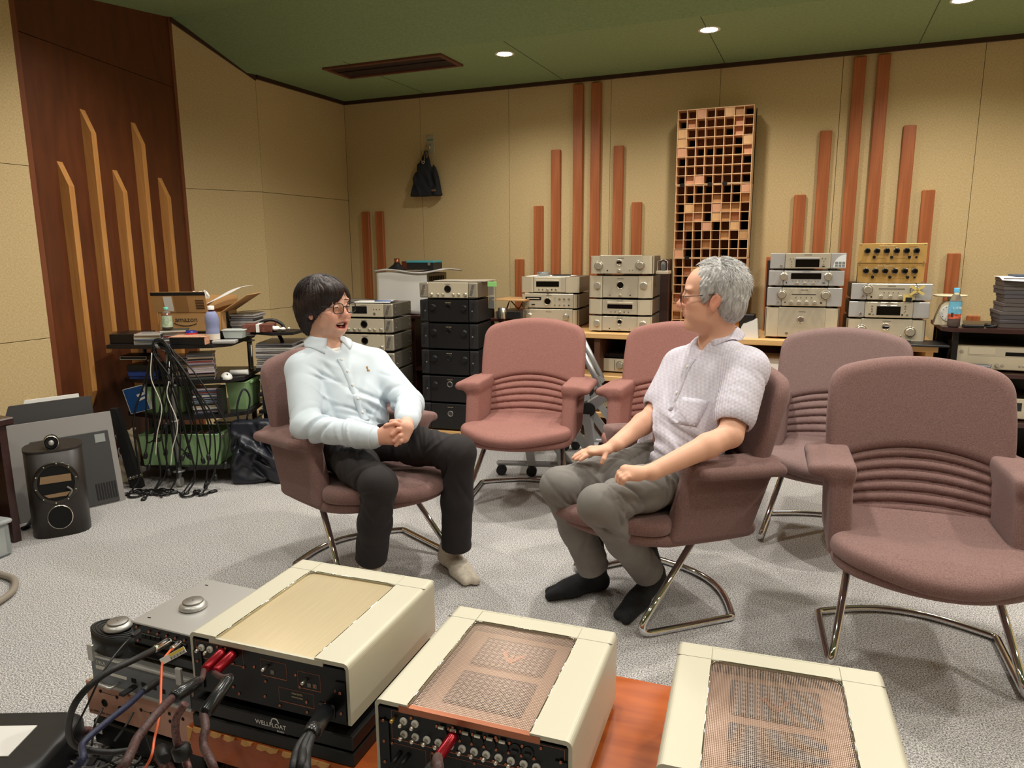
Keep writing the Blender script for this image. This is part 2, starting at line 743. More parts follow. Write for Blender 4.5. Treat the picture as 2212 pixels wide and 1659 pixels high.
        for ax in range(3):
            for a in (0, 1):
                for b in (0, 1):
                    o0 = [0, 0, 0]
                    oth = [q for q in range(3) if q != ax]
                    o0[oth[0]], o0[oth[1]] = a, b
                    o1 = list(o0)
                    o1[ax] = 1
                    d0 = d[I + o0[0], J + o0[1], K + o0[2]].astype(float)
                    d1 = d[I + o1[0], J + o1[1], K + o1[2]].astype(float)
                    m = (d0 < 0) != (d1 < 0)
                    t = np.where(m, d0 / np.where(m, d0 - d1, 1), 0)
                    base = [I, J, K]
                    for q in range(3):
                        p0 = X[q][base[q] + o0[q]]
                        p1 = X[q][base[q] + o1[q]]
                        acc[:, q] += np.where(m, p0 + (p1 - p0) * t, 0)
                    cnt += m
        V = acc / cnt[:, None]
        F = []
        for ax in range(3):
            s0 = [slice(None)] * 3
            s1 = [slice(None)] * 3
            s0[ax], s1[ax] = slice(0, -1), slice(1, None)
            A, B = S[tuple(s0)], S[tuple(s1)]
            ch = A != B
            oth = [q for q in range(3) if q != ax]
            P = list(np.nonzero(ch))
            ok = (P[oth[0]] > 0) & (P[oth[1]] > 0) & (P[oth[0]] < d.shape[oth[0]] - 1) & (P[oth[1]] < d.shape[oth[1]] - 1)
            P = [p[ok] for p in P]
            flip = A[P[0], P[1], P[2]]
            if ax == 1:
                flip = ~flip
            q = []
            for a, b in ((1, 1), (0, 1), (0, 0), (1, 0)):
                off = [0, 0, 0]
                off[oth[0]], off[oth[1]] = a, b
                q.append(idx[P[0] - off[0], P[1] - off[1], P[2] - off[2]])
            Q = np.stack(q, 1)
            Q[~flip] = Q[~flip][:, ::-1]
            F.append(Q)
        F = np.concatenate(F)
        me = bpy.data.meshes.new(name)
        me.vertices.add(len(V))
        me.vertices.foreach_set('co', V.astype(np.float32).ravel())
        me.loops.add(len(F) * 4)
        me.loops.foreach_set('vertex_index', F.astype(np.int32).ravel())
        me.polygons.add(len(F))
        me.polygons.foreach_set('loop_start', np.arange(0, len(F) * 4, 4, dtype=np.int32))
        me.polygons.foreach_set('use_smooth', np.full(len(F), smooth))
        me.update(calc_edges=True)
        me.validate()
        return me


def mesh_co(me):
    a = np.zeros(len(me.vertices) * 3, np.float32)
    me.vertices.foreach_get('co', a)
    return a.reshape(-1, 3)


def relax(me, it=2, lam=0.5):
    """light smoothing of a distance-field mesh"""
    V = mesh_co(me).astype(float)
    e = np.zeros(len(me.edges) * 2, np.int32)
    me.edges.foreach_get('vertices', e)
    e = e.reshape(-1, 2)
    n = len(V)
    cnt = np.bincount(e.ravel(), minlength=n).astype(float)
    for _ in range(it):
        acc = np.zeros_like(V)
        for c in range(3):
            acc[:, c] = np.bincount(e[:, 0], V[e[:, 1], c], n) + np.bincount(e[:, 1], V[e[:, 0], c], n)
        V = V + lam * (acc / np.maximum(cnt, 1)[:, None] - V)
    me.vertices.foreach_set('co', V.astype(np.float32).ravel())
    me.update()
    return me


def colour_attr(me, cols, name='tint'):
    at = me.color_attributes.new(name, 'FLOAT_COLOR', 'POINT')
    c = np.ones((len(me.vertices), 4), np.float32)
    c[:, :3] = cols
    at.data.foreach_set('color', c.ravel())

# ================================================================ the room
WALL_Y, CEIL_Z = 5.6, 2.62
m_wall = M_weave('wall_cloth', (192, 168, 122), (218, 194, 148), scale=330, strength=0.3)
m_joint = M('wall_joint_dark', (96, 78, 48), 0.9)
m_ceiling = M_weave('ceiling_green', (132, 152, 108), (144, 164, 118), scale=200, strength=0.15)
m_trim = M_wood('trim_dark_brown', (52, 30, 20), (66, 40, 26), scale=(3, 30, 30), rough=0.45)
m_redwood = M_wood('panel_red_brown', (84, 42, 18), (104, 54, 25), scale=(14, 14, 3), rough=0.5)
m_redtrim = M_wood('panel_edge_brown', (112, 62, 38), (132, 76, 48), scale=(30, 30, 2), rough=0.45)


def M_carpet():
    m = bpy.data.materials.new('carpet_heather_grey')
    m.use_nodes = True
    nt = m.node_tree
    b = nt.nodes['Principled BSDF']
    b.inputs['Roughness'].default_value = 1.0
    b.inputs['Specular IOR Level'].default_value = 0.05
    tc = nn(nt, 'ShaderNodeTexCoord')
    n1 = nn(nt, 'ShaderNodeTexNoise')
    n1.inputs['Scale'].default_value = 210
    n1.inputs['Detail'].default_value = 4
    n1.inputs['Roughness'].default_value = 0.7
    nt.links.new(tc.outputs['Object'], n1.inputs['Vector'])
    r = nn(nt, 'ShaderNodeValToRGB')
    r.color_ramp.elements[0].position = 0.40
    r.color_ramp.elements[1].position = 0.60
    r.color_ramp.elements[0].color = lin((104, 102, 103))
    r.color_ramp.elements[1].color = lin((238, 235, 230))
    nt.links.new(n1.outputs['Fac'], r.inputs['Fac'])
    n2 = nn(nt, 'ShaderNodeTexNoise')
    n2.inputs['Scale'].default_value = 2.2
    n2.inputs['Detail'].default_value = 3
    nt.links.new(tc.outputs['Object'], n2.inputs['Vector'])
    r2 = nn(nt, 'ShaderNodeValToRGB')
    r2.color_ramp.elements[0].position = 0.3
    r2.color_ramp.elements[1].position = 0.7
    r2.color_ramp.elements[0].color = (0.92, 0.92, 0.94, 1)
    r2.color_ramp.elements[1].color = (1, 1, 1, 1)
    nt.links.new(n2.outputs['Fac'], r2.inputs['Fac'])
    mx = nn(nt, 'ShaderNodeMix', data_type='RGBA', blend_type='MULTIPLY')
    mx.inputs['Factor'].default_value = 1.0
    nt.links.new(r.outputs['Color'], mx.inputs['A'])
    nt.links.new(r2.outputs['Color'], mx.inputs['B'])
    nt.links.new(mx.outputs['Result'], b.inputs['Base Color'])
    bp = nn(nt, 'ShaderNodeBump')
    bp.inputs['Strength'].default_value = 0.7
    bp.inputs['Distance'].default_value = 0.004
    nt.links.new(n1.outputs['Fac'], bp.inputs['Height'])
    nt.links.new(bp.outputs['Normal'], b.inputs['Normal'])
    return m


m_carpet = M_carpet()
RX, FY = 2.7, -2.6            # right wall, wall behind the camera
C1 = (-3.92, WALL_Y)          # corner of back wall and first side wall
C2 = (-3.92, 4.50)            # side wall bends
C3 = (-4.16, 3.98)            # red-brown panel begins
C4 = (-3.80, 2.61)            # ... and ends
obj('floor', MB().box(-4.6, RX + .2, FY - .2, WALL_Y + .2, -0.1, 0.0), m_carpet, kind='structure')

prof = [(WALL_Y + .05, CEIL_Z), (4.43, CEIL_Z), (3.98, 2.905), (2.9, 2.72), (FY - .05, 2.72)]
mb = MB()
cl_poly = prof + [(FY - .05, 3.2), (WALL_Y + .05, 3.2)]
mb.prism(cl_poly, -4.6, RX + .1, axis=0)
ceil = obj('ceiling', mb, m_ceiling, kind='structure')
# thin dark seams between the ceiling boards
mb = MB()
for sx in (-3.1, -1.9, -0.7, 0.5, 1.7):
    mb.box(sx - .002, sx + .002, 4.44, WALL_Y, CEIL_Z - .0015, CEIL_Z + .001)
obj('ceiling_seam', mb, M('ceiling_seam', (70, 72, 50), 0.9), ceil)


def wall_run(name, p, q, rows, cols, z0, ztop, thick=0.12, gap=0.003, mat=None, top_slope=None):
    """a wall of covered boards between two floor points; each board is its own piece over a dark backing"""
    p, q = np.array(p, float), np.array(q, float)
    L = np.linalg.norm(q - p)
    ang = math.atan2(q[1] - p[1], q[0] - p[0])
    zmax = max(ztop) if hasattr(ztop, '__len__') else ztop
    z_a, z_b = ztop if hasattr(ztop, '__len__') else (ztop, ztop)
    back = MB()
    poly = [(0, z0), (L, z0), (L, z_b + .02), (0, z_a + .02)]
    back.prism(poly, 0.012, thick, axis=1)
    w = obj(name, back, m_joint, kind='structure')
    w.location = (p[0], p[1], 0)
    w.rotation_euler = (0, 0, ang)
    xs = cols
    for i in range(len(xs) - 1):
        for j in range(len(rows) - 1):
            a, b = max(0, xs[i]) + gap / 2, min(L, xs[i + 1]) - gap / 2
            if b - a < .02:
                continue
            c, d = rows[j] + gap / 2, rows[j + 1] - gap / 2
            if j == len(rows) - 2:
                d1 = z_a + (z_b - z_a) * a / L
                d2 = z_a + (z_b - z_a) * b / L
                bb = MB().prism([(a, c), (b, c), (b, d2 - .001), (a, d1 - .001)], 0.0, 0.012, axis=1)
            else:
                bb = MB().box(a, b, 0.0, 0.012, c, d, bev=0.0015)
            obj('wall_board', bb, mat or m_wall, w)
    return w


# back wall: seen from the room its boards run left to right
joints = [-3.92, -3.164, -2.358, -1.522, -0.727, 0.064, 0.876, 1.68, 2.49, RX]
wall_run('wall_back', C1, (RX, WALL_Y), [0.0, CEIL_Z], [j - C1[0] for j in joints], 0.0, CEIL_Z)
wall_run('wall_left_rear', C2, C1, [0.0, 0.898, 1.785, CEIL_Z], [0, 5], 0.0, CEIL_Z)
wall_run('wall_left_bend', C3, C2, [0.0, 0.898, 1.785, 2.6], [0, 5], 0.0, (2.905, 2.6))
wall_run('wall_left_front', (-3.77, FY), (-3.77, 2.61), [0.0, 0.898, 1.785, 2.72], [0, .76, 1.61, 2.46, 3.31, 4.16, 5.3], 0.0, 2.72)
wall_run('wall_right', (RX, WALL_Y), (RX, FY), [0.0, 2.9], [0, 9], 0.0, 2.9)
wall_run('wall_camera_side', (RX, FY), (-4.2, FY), [0.0, 2.72], [0, 1.7, 3.4, 5.1, 7], 0.0, 2.72)

# dark strips where the walls meet the ceiling
def strip(name, p, q, za, zb, hgt, thick, mat, off=0.0):
    p, q = np.array(p, float), np.array(q, float)
    L = np.linalg.norm(q - p)
    mb = MB().prism([(0, za - hgt), (L, zb - hgt), (L, zb), (0, za)], -thick + off, off, axis=1)
    return obj(name, mb, mat, loc=(p[0], p[1], 0), rz=math.atan2(q[1] - p[1], q[0] - p[0]), kind='structure')


strip('trim_1', C1, (RX, WALL_Y), CEIL_Z, CEIL_Z, 0.028, 0.02, m_trim)
strip('trim_2', C2, C1, CEIL_Z, CEIL_Z, 0.028, 0.02, m_trim)
strip('trim_3', C3, C2, 2.905, 2.61, 0.03, 0.02, m_trim)
strip('baseboard_left', (-3.77, FY), (-3.77, 2.60), 0.095, 0.095, 0.095, 0.014, m_redtrim)
strip('baseboard_rear', C1, (RX, WALL_Y), 0.095, 0.095, 0.095, 0.014, m_redtrim)

# red-brown panel with an upper board, edge posts and five chamfered battens
p4, p3 = np.array(C4), np.array(C3)
LW = float(np.linalg.norm(p3 - p4))
AW = math.atan2(p3[1] - p4[1], p3[0] - p4[0])
wp = obj('wall_left_panel', MB().prism([(0, 0), (LW, 0), (LW, 2.95), (0, 2.72)], .016, .12, axis=1), m_joint, loc=(p4[0], p4[1], 0), rz=AW, kind='structure')
obj('wall_board', MB().box(0.05, LW - .03, 0, .016, 0.0, 2.449), m_redwood, wp)
obj('wall_board', MB().prism([(.05, 2.453), (LW - .03, 2.453), (LW - .03, 2.92), (.05, 2.70)], 0, .016, axis=1), m_redwood, wp)
obj('edge_post', MB().prism([(-.012, 0), (.048, 0), (.048, 2.705), (-.012, 2.7)], -.012, .016, axis=1), m_redtrim, wp)
obj('edge_post', MB().prism([(LW - .028, 0), (LW + .004, 0), (LW + .004, 2.93), (LW - .028, 2.92)], -.008, .016, axis=1), m_redtrim, wp)

m_batten_light = M_wood('batten_light_oak', (184, 126, 66), (204, 148, 84), scale=(50, 50, 3), rough=0.5)
m_batten_red = M_wood('batten_red_cedar', (156, 84, 42), (184, 108, 60), scale=(60, 60, 2.2), rough=0.5)
BAT = [(0.245, 0.43, 1.835, 'shortest-looking leftmost pale batten on the red-brown panel, reaching lowest'),
       (0.468, 0.75, 2.145, 'second pale batten from the left on the red-brown panel, one of its two tall ones'),
       (0.692, 0.43, 1.835, 'middle one of the five pale battens on the red-brown panel'),
       (0.913, 0.75, 2.145, 'tall pale batten on the red-brown panel, ending behind the open cardboard box'),
       (1.138, 0.43, 1.830, 'rightmost pale batten on the red-brown panel, above the cardboard box')]
BAT[0] = (0.245, 0.43, 1.835, 'leftmost pale wooden batten on the red-brown panel, running down towards the loudspeaker')
ca, sa = math.cos(AW), math.sin(AW)
for s, z0, z1, lab in BAT:
    w2, dp, ch = .021, .055, .13
    b = MB().prism([(0, z0), (-dp, z0 + ch), (-dp, z1 - ch), (0, z1)], -w2, w2, axis=0)
    obj('wall_batten', b, m_batten_light, loc=(p4[0] + ca * s, p4[1] + sa * s, 0), rz=AW, label=lab, cat='batten', group='pale battens on the red-brown panel')

bars = [(-3.735, 1.68, 'leftmost red wooden bar on the back wall, in the short pair beside the corner'),
        (-3.59, 1.68, 'right bar of the short red wooden pair beside the back corner'),
        (-2.265, 1.265, 'lowest leftmost red bar of the group left of the diffuser'),
        (-2.098, 1.685, 'second red bar from the left in the group left of the diffuser'),
        (-1.953, 2.107, 'third red bar from the left in the group left of the diffuser'),
        (-1.772, 2.575, 'left one of the two tallest red bars left of the diffuser'),
        (-1.632, 2.575, 'right one of the two tallest red bars left of the diffuser'),
        (-1.450, 2.107, 'mid-height red bar just right of the tallest pair, left of the diffuser'),
        (-1.302, 1.69, 'shorter red bar nearest to the diffuser on its left'),
        (-0.152, 1.705, 'short red bar nearest to the diffuser on its right'),
        (-0.012, 2.122, 'mid-height red bar, second to the right of the diffuser'),
        (0.165, 2.576, 'left one of the two tallest red bars right of the diffuser'),
        (0.308, 2.576, 'right one of the two tallest red bars right of the diffuser'),
        (0.491, 2.122, 'mid-height red bar above the right end of the gold unit'),
        (0.633, 1.709, 'short red bar just right of the gold unit'),
        (0.815, 1.30, 'low red bar behind the kitchen scale and bottle'),
        (0.962, 0.895, 'lowest rightmost red bar, only its top showing behind the dark shelf')]
for x, zt, lab in bars:
    b = MB().box(-.038, .038, -.03, 0, 0.10, zt, bev=.004)
    obj('wall_bar', b, m_batten_red, loc=(x, WALL_Y, 0), label=lab, cat='wall bar', group='red wooden bars on the back wall')

# ceiling air slot with a mitred frame
vt = thing('ceiling_vent', 'long dark brown recessed ceiling slot with a wooden frame', 'vent', (-2.86, 4.685, CEIL_Z))
m_vent = M('vent_dark', (34, 14, 12), 0.6)
m_ventf = M_wood('vent_frame', (92, 50, 34), (110, 62, 42), scale=(3, 30, 30), rough=0.5)
obj('slot', MB().box(-.455, .455, -.145, .145, -.006, -.0005), m_vent, vt)
for a in (-1, 1):
    obj('frame_side', MB().prism([(-.475, a * .165), (.475, a * .165), (.445, a * .135), (-.445, a * .135)], -.014, -.001), m_ventf, vt)
    obj('frame_end', MB().prism([(a * .475, -.165), (a * .475, .165), (a * .445, .135), (a * .445, -.135)], -.014, -.001), m_ventf, vt)
obj('louvre', MB().box(-.44, .44, -.02, -.012, -.012, -.004), m_vent, vt)

# recessed downlights: bright disc, bezel and the lamp itself
m_lampglow = M('downlight_glow', (255, 250, 240), 0.5, emit=((255, 240, 214), 45.0))
m_bezel = M('downlight_bezel', (225, 222, 205), 0.4)
vis = {(-2.01, 4.71): 'leftmost of the three glowing round downlights by the back wall',
       (-0.69, 4.71): 'middle one of the three glowing round downlights, above the diffuser',
       (0.61, 4.71): 'rightmost glowing round downlight, cut by the top of the picture'}
for (ly, lz, en) in LAMP_ROWS:
    for lx in LAMP_X:
        if lx < -3 and ly > 4:          # the air slot takes this place in the wall row
            continue
        pw_ = en
        if lx < -3:
            lx, pw_ = -2.95, en * .7
        zz = 0.0
        if ly == 3.1:
            zz = 2.905 - (3.98 - 3.1) * (2.905 - 2.72) / (3.98 - 2.9) - lz
        tg = None
        if (lx, ly) in vis:
            tg = thing('downlight', vis[(lx, ly)], 'downlight', (lx, ly, lz), group='ceiling downlights')
            obj('glow_disc', MB().lathe((0, 0, zz - .004), [(.0, 0), (.048, 0), (.048, .003), (0, .003)], 20, cap=False), m_lampglow, tg)
            obj('bezel', MB().lathe((0, 0, zz), [(.05, -.003), (.06, -.006), (.066, -.004), (.066, .004), (.05, .004), (.05, -.003)], 24, cap=False), m_bezel, tg)
        ld = bpy.data.lights.new('downlight_lamp', 'SPOT')
        ld.energy = pw_
        ld.color = LAMP_COLOUR
        ld.spot_size = math.radians(152)
        ld.spot_blend = 0.85
        ld.shadow_soft_size = 0.05
        lo = bpy.data.objects.new('lamp', ld)
        COL.objects.link(lo)
        if tg:
            lo.parent = tg
            lo.location = (0, 0, zz - 0.02)
        else:
            lo.location = (lx, ly, lz + zz - 0.02)

# ================================================================ upholstered cantilever chairs
m_cloth = M_weave('chair_cloth_mauve', (102, 77, 73), (146, 114, 108), scale=1000, strength=0.5)
m_cloth.node_tree.nodes['Principled BSDF'].inputs['Sheen Weight'].default_value = 0.15
m_chrome = M('chrome_tube', (225, 226, 228), 0.06, 1.0)
m_black_plastic = M('black_plastic', (22, 22, 23), 0.45)


def smax(a, b, k):
    h = np.clip(0.5 - 0.5 * (b - a) / k, 0, 1)
    return b * (1 - h) + a * h + k * h * (1 - h)


def chair_meshes(res=0.0055):
    """cushions in chair space: front is -y, floor at z=0"""
    out = {}

    def lean(z):
        return 0.225 + np.where(z > 0.6, (z - 0.6) * 0.30, (z - 0.6) * 0.36)
    # upper back cushion
    s = SDF(np.arange(-.33, .33, res), np.arange(.12, .47, res), np.arange(.53, 1.02, res))

    def back(X, Y, Z):
        top = 0.957 - 0.62 * X * X
        bot = 0.640 - 0.75 * X * X
        hw = 0.299 - 0.30 * (Z - 0.72) ** 2
        e = smax(smax(np.abs(X) - hw, (Z - top) * 0.95, 0.055), (bot - Z) * 0.95, 0.03)
        mid = lean(Z) + 0.058 - 0.42 * X * X
        n = np.abs(Y - mid) * 0.955 - 0.036
        return smax(e, n, 0.035) + 0 * Y
    s.put(back, (-9, -9, -9), (9, 9, 9), 0.001)
    # welt seam round the front edge
    out['back_cushion'] = s.mesh('back_cushion')
    # ribbed lumbar pad
    s = SDF(np.arange(-.29, .29, res * .8), np.arange(.08, .36, res * .8), np.arange(.36, .67, res * .7))

    def ribs(X, Y, Z):
        top = 0.648 - 0.75 * X * X
        bot = 0.385 - 0.12 * X * X
        t = (Z - bot) / (top - bot)
        e = smax(np.abs(X) - 0.268, smax((Z - top), (bot - Z), 0.01), 0.03)
        mid = lean(Z) + 0.062 - 0.42 * X * X
        fr = np.abs(np.sin(np.clip(t, 0, 1) * math.pi * 7)) ** 0.55
        n = np.maximum(mid - 0.020 - 0.016 * fr - Y, Y - mid - 0.03)
        return smax(e, n * .9, 0.012)
    s.put(ribs, (-9, -9, -9), (9, 9, 9), 0.001)
    out['lumbar_pad'] = s.mesh('lumbar_pad')
    # seat cushion: wide round nose, narrower between the arms
    s = SDF(np.arange(-.34, .34, res), np.arange(-.46, .30, res), np.arange(.33, .50, res))

    def seat(X, Y, Z, grow=0.0, z0=0.412, half=0.030, rnd=0.03):
        front = -0.425 + 2.35 * X * X + 1.2 * X ** 4 + 0 * Z
        hw = 0.300 - 0.072 / (1 + np.exp(-(Y + 0.085) / 0.02)) - np.where(Y < -.1, (Y + .1) ** 2 * 0.7, 0)
        e = smax(smax(np.abs(X) - hw, (front - Y) * 0.62, 0.05), Y - 0.235, 0.03) - grow
        dish = 0.012 * np.exp(-((Y - .02) / .16) ** 2) * np.clip(1 - (X / .24) ** 2, 0, 1)
        crown = z0 + 0.018 * np.clip((-Y - .05) / .3, 0, 1) - 0.10 * np.clip(-Y - .30, 0, 1) - dish - 0.25 * X * X * np.clip(-Y, 0, .3)
        n = np.abs(Z - crown) - half
        return smax(e, n, rnd)
    s.put(seat, (-9, -9, -9), (9, 9, 9), 0.001)
    out['seat_cushion'] = s.mesh('seat_cushion')
    s = SDF(np.arange(-.36, .36, res), np.arange(-.46, .36, res), np.arange(.31, .46, res))

    def shell(X, Y, Z):
        front = -0.395 + 2.3 * X * X + 1.2 * X ** 4 + 0 * Z
        e = smax(smax(np.abs(X) - 0.288, (front - Y) * 0.62, 0.06), Y - 0.275 - (Z - .36) * .3, 0.05)
        crown = 0.362 + 0.03 * np.clip((-Y - .1) / .3, 0, 1) + 0.03 * np.clip(Y - .1, 0, .2)
        return smax(e, np.abs(Z - crown) - 0.023, 0.024)
    s.put(shell, (-9, -9, -9), (9, 9, 9), 0.001)
    out['seat_shell'] = s.mesh('seat_shell')
    # arm: upright side panel curling out into a flat pad
    s = SDF(np.arange(.19, .41, res), np.arange(-.14, .40, res), np.arange(.33, .68, res))

    def arm(X, Y, Z):
        fr = -0.105 + 0.26 * (Z - 0.40)
        rr = 0.235 + 0.34 * (Z - 0.36)
        wall = smax(smax(np.abs(X - 0.262 - 0.02 * (Z - .5)) - 0.036, smax(fr - Y, Y - rr, 0.03), 0.03),
                    smax(0.355 - Z, Z - 0.637, 0.03), 0.02)
        tip = 0.368 + 0 * X
        pad = smax(smax(smax(0.228 - X, X - tip, 0.05), smax(-0.060 - Y + .15 * np.clip(X - .27, 0, 1), Y - 0.315, 0.04), 0.03),
                   np.abs(Z - 0.620 + 0.06 * (X - .26) + .03 * (Y - .1)) - 0.022, 0.024)
        k = 0.035
        h = np.clip(0.5 + 0.5 * (wall - pad) / k, 0, 1)
        return wall * (1 - h) + pad * h - k * h * (1 - h)
    s.put(arm, (-9, -9, -9), (9, 9, 9), 0.001)
    out['armrest'] = s.mesh('armrest')
    mir = out['armrest'].copy()
    co = mesh_co(mir)
    co[:, 0] *= -1
    mir.vertices.foreach_set('co', co.ravel())
    mir.flip_normals()
    out['armrest_mirror'] = mir
    return out


CM = chair_meshes()
for me in CM.values():
    me.materials.append(m_cloth)
# one bent chrome tube: down from under the seat, along the floor, round the back and up again
half = []
zr = 0.0125
tube_pts = [(-.205, .085, .345), (-.235, -.02, .20), (-.268, -.19, .012 + zr * 0), (-.285, .19, .0125)]
left = [(-.20, .10, .35), (-.272, -.215, zr), (-.287, .185, zr)]
arc = [(-.255 + .51 * t, .185 + .105 * math.sin(math.pi * (0.06 + 0.88 * t)), zr) for t in [i / 12 for i in range(13)]]
right = [(-x, y, z) for x, y, z in reversed(left)]
path = fillet(left + [arc[0]], 0.075, 9)[:-1] + arc + fillet([arc[-1]] + right, 0.075, 9)[1:]
tube_me = MB().tube(path, 0.0132, 12).mesh('tube_frame')
tube_me.materials.append(m_chrome)
mount_me = MB().box(-.21, .21, .03, .16, .318, .342, bev=.006).mesh('mounting_plate')
mount_me.materials.append(m_black_plastic)


def make_chair(label):
    t = thing('cantilever_chair', label, 'chair', group='mauve cantilever chairs')
    for nm, key in (('back_cushion', 'back_cushion'), ('lumbar_pad', 'lumbar_pad'), ('seat_cushion', 'seat_cushion'),
                    ('seat_shell', 'seat_shell'), ('armrest', 'armrest'), ('armrest', 'armrest_mirror')):
        obj(nm, CM[key], None, t)
    obj('tube_frame', tube_me, None, t, label='bent chrome tube frame')
    obj('mounting_plate', mount_me, None, t)
    return t


def face_angle(fx, fy):
    return math.atan2(fy, fx) + math.pi / 2      # chair front is local -y


CHAIRS = [((-1.727, 2.534), (.916, -.40), 'mauve cloth chair under the man in the pale blue shirt'),
          ((-.543, 2.664), (-.72, -.69), 'mauve cloth chair under the grey-haired man'),
          ((-1.425, 3.537), (.15, -.99), 'empty mauve chair between the two men, in front of the black stack'),
          ((-.66, 3.60), (.0, -1.0), 'mauve chair mostly hidden behind the grey-haired man'),
          ((.115, 3.545), (-.09, -1.0), 'empty mauve chair in the rear row, right of the grey-haired man'),
          ((.376, 2.576), (.057, -1.0), 'nearest empty mauve chair, cut by the right edge of the picture')]
ch0 = None
for (ox, oy), fw, lab in CHAIRS:
    if ch0 is None:
        ch0 = make_chair(lab)
        ch0.location = (ox, oy, 0)
        ch0.rotation_euler = (0, 0, face_angle(*fw))
    else:
        dup(ch0, (ox, oy, 0), face_angle(*fw), lab)
# light's colour cast put into the cloth: rosier middle chairs, greyer rear right
m_rosy_cast = M_weave('chair_cloth_rosy_cast', (128, 88, 81), (168, 122, 113), scale=1000, strength=0.5)
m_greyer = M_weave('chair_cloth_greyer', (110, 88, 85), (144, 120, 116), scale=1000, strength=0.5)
for nm, mm in (('cantilever_chair.002', m_rosy_cast), ('cantilever_chair.003', m_rosy_cast), ('cantilever_chair.004', m_greyer)):
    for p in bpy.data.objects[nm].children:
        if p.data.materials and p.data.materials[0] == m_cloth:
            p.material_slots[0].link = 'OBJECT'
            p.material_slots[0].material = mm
# the two chairs in use sit a little lower and tip back under the weight
for c in [ch0] + [o for o in bpy.data.objects if o.name == 'cantilever_chair.001']:
    for p in c.children:
        if not p.name.startswith('tube_frame'):
            p.location = (0, 0.0, -0.022)
            p.rotation_euler = (math.radians(-2.2), 0, 0)

# ================================================================ the two seated men
def nrm(v):
    v = np.array(v, float)
    return v / np.linalg.norm(v)


class Frame:
    """head frame: x forward (face), y to the person's left, z up"""
    def __init__(self, o, fwd, up, s):
        self.o, self.s = np.array(o, float), s
        self.x = nrm(fwd)
        self.y = nrm(np.cross(up, self.x))
        self.z = np.cross(self.x, self.y)
        self.A = [self.x, self.y, self.z]

    def __call__(self, x, y, z):
        return self.o + (self.x * x + self.y * y + self.z * z) * self.s

    def local(self, P):
        q = P - self.o
        return np.stack([q @ self.x, q @ self.y, q @ self.z], 1) / self.s


def model_head(S, H, neck, mouth_open=False, elder=False):
    s = H.s

    def E(c, r, k=0.012, mode='add', tilt=None):
        S.ell(H(*c), [q * s for q in r], H.A if tilt is None else tilt, k * s, mode)

    def Cn(a, b, r1, r2, k=0.01, mode='add'):
        S.cone(H(*a), H(*b), r1 * s, r2 * s, k * s, None, mode)
    E((-.018, 0, .036), (.097, .075, .084), .01)
    E((-.045, 0, .010), (.068, .070, .072), .02)
    E((.030, 0, .030), (.062, .062, .070), .02)           # forehead
    E((.022, 0, -.040), (.064, .064, .066), .02)          # face
    E((.030, 0, -.080), (.050, .054, .030), .02)          # jaw
    E((.070, 0, -.050), (.024, .030, .020), .02)          # upper lip base
    E((.066, 0, -.098), (.022, .024, .017), .016)         # chin
    for y in (-1, 1):
        E((.052, y * .040, -.026), (.032, .026, .026), .018)   # cheekbone
        E((.046, y * .036, -.060), (.034, .022, .026), .018)
        E((.074, y * .030, .026), (.016, .026, .010), .012)    # brow ridge
        E((.101, y * .032, .000), (.018, .020, .013), .010, 'cut')
        E((.080, y * .031, -.001), (.014, .017, .013), .006)    # lids
        # ear
        tilt = [H.x * .94 + H.z * .34, H.y, H.z * .94 - H.x * .34]
        E((-.012, y * .076, -.010), (.018, .008, .031), .006, tilt=tilt)
        E((-.006, y * .086, -.008), (.011, .008, .021), .004, 'cut', tilt=tilt)
        E((-.006, y * .074, -.036), (.009, .007, .010), .006)
    Cn((.086, 0, .012), (.106, 0, -.028), .0085, .0115, .012)   # nose
    E((.106, 0, -.031), (.0125, .0115, .0105), .008)
    for y in (-1, 1):
        E((.097, y * .0125, -.034), (.011, .0075, .0085), .007)
        E((.104, y * .006, -.0415), (.005, .0035, .004), .003, 'cut')
    if mouth_open:
        E((.078, 0, -.054), (.016, .032, .008), .012)
        E((.076, 0, -.089), (.018, .028, .008), .012)
        E((.098, 0, -.0715), (.036, .0240, .0092), .005, 'cut')
        for y in (-1, 1):
            E((.092, y * .020, -.0675), (.030, .0085, .0062), .004, 'cut')
            E((.066, y * .040, -.040), (.020, .016, .020), .016)
    else:
        E((.083, 0, -.057), (.012, .023, .0060), .010)
        E((.082, 0, -.068), (.012, .020, .0060), .010)
        S.cone(H(.0975, -.022, -.0625), H(.0975, .022, -.0625), .0016 * s, .0016 * s, .003 * s, None, 'cut')
    # neck
    S.cone(H(-.030, 0, -.055), neck, .054 * s, .062 * s, .03)
    if elder:
        E((.045, 0, -.108), (.034, .034, .020), .03)


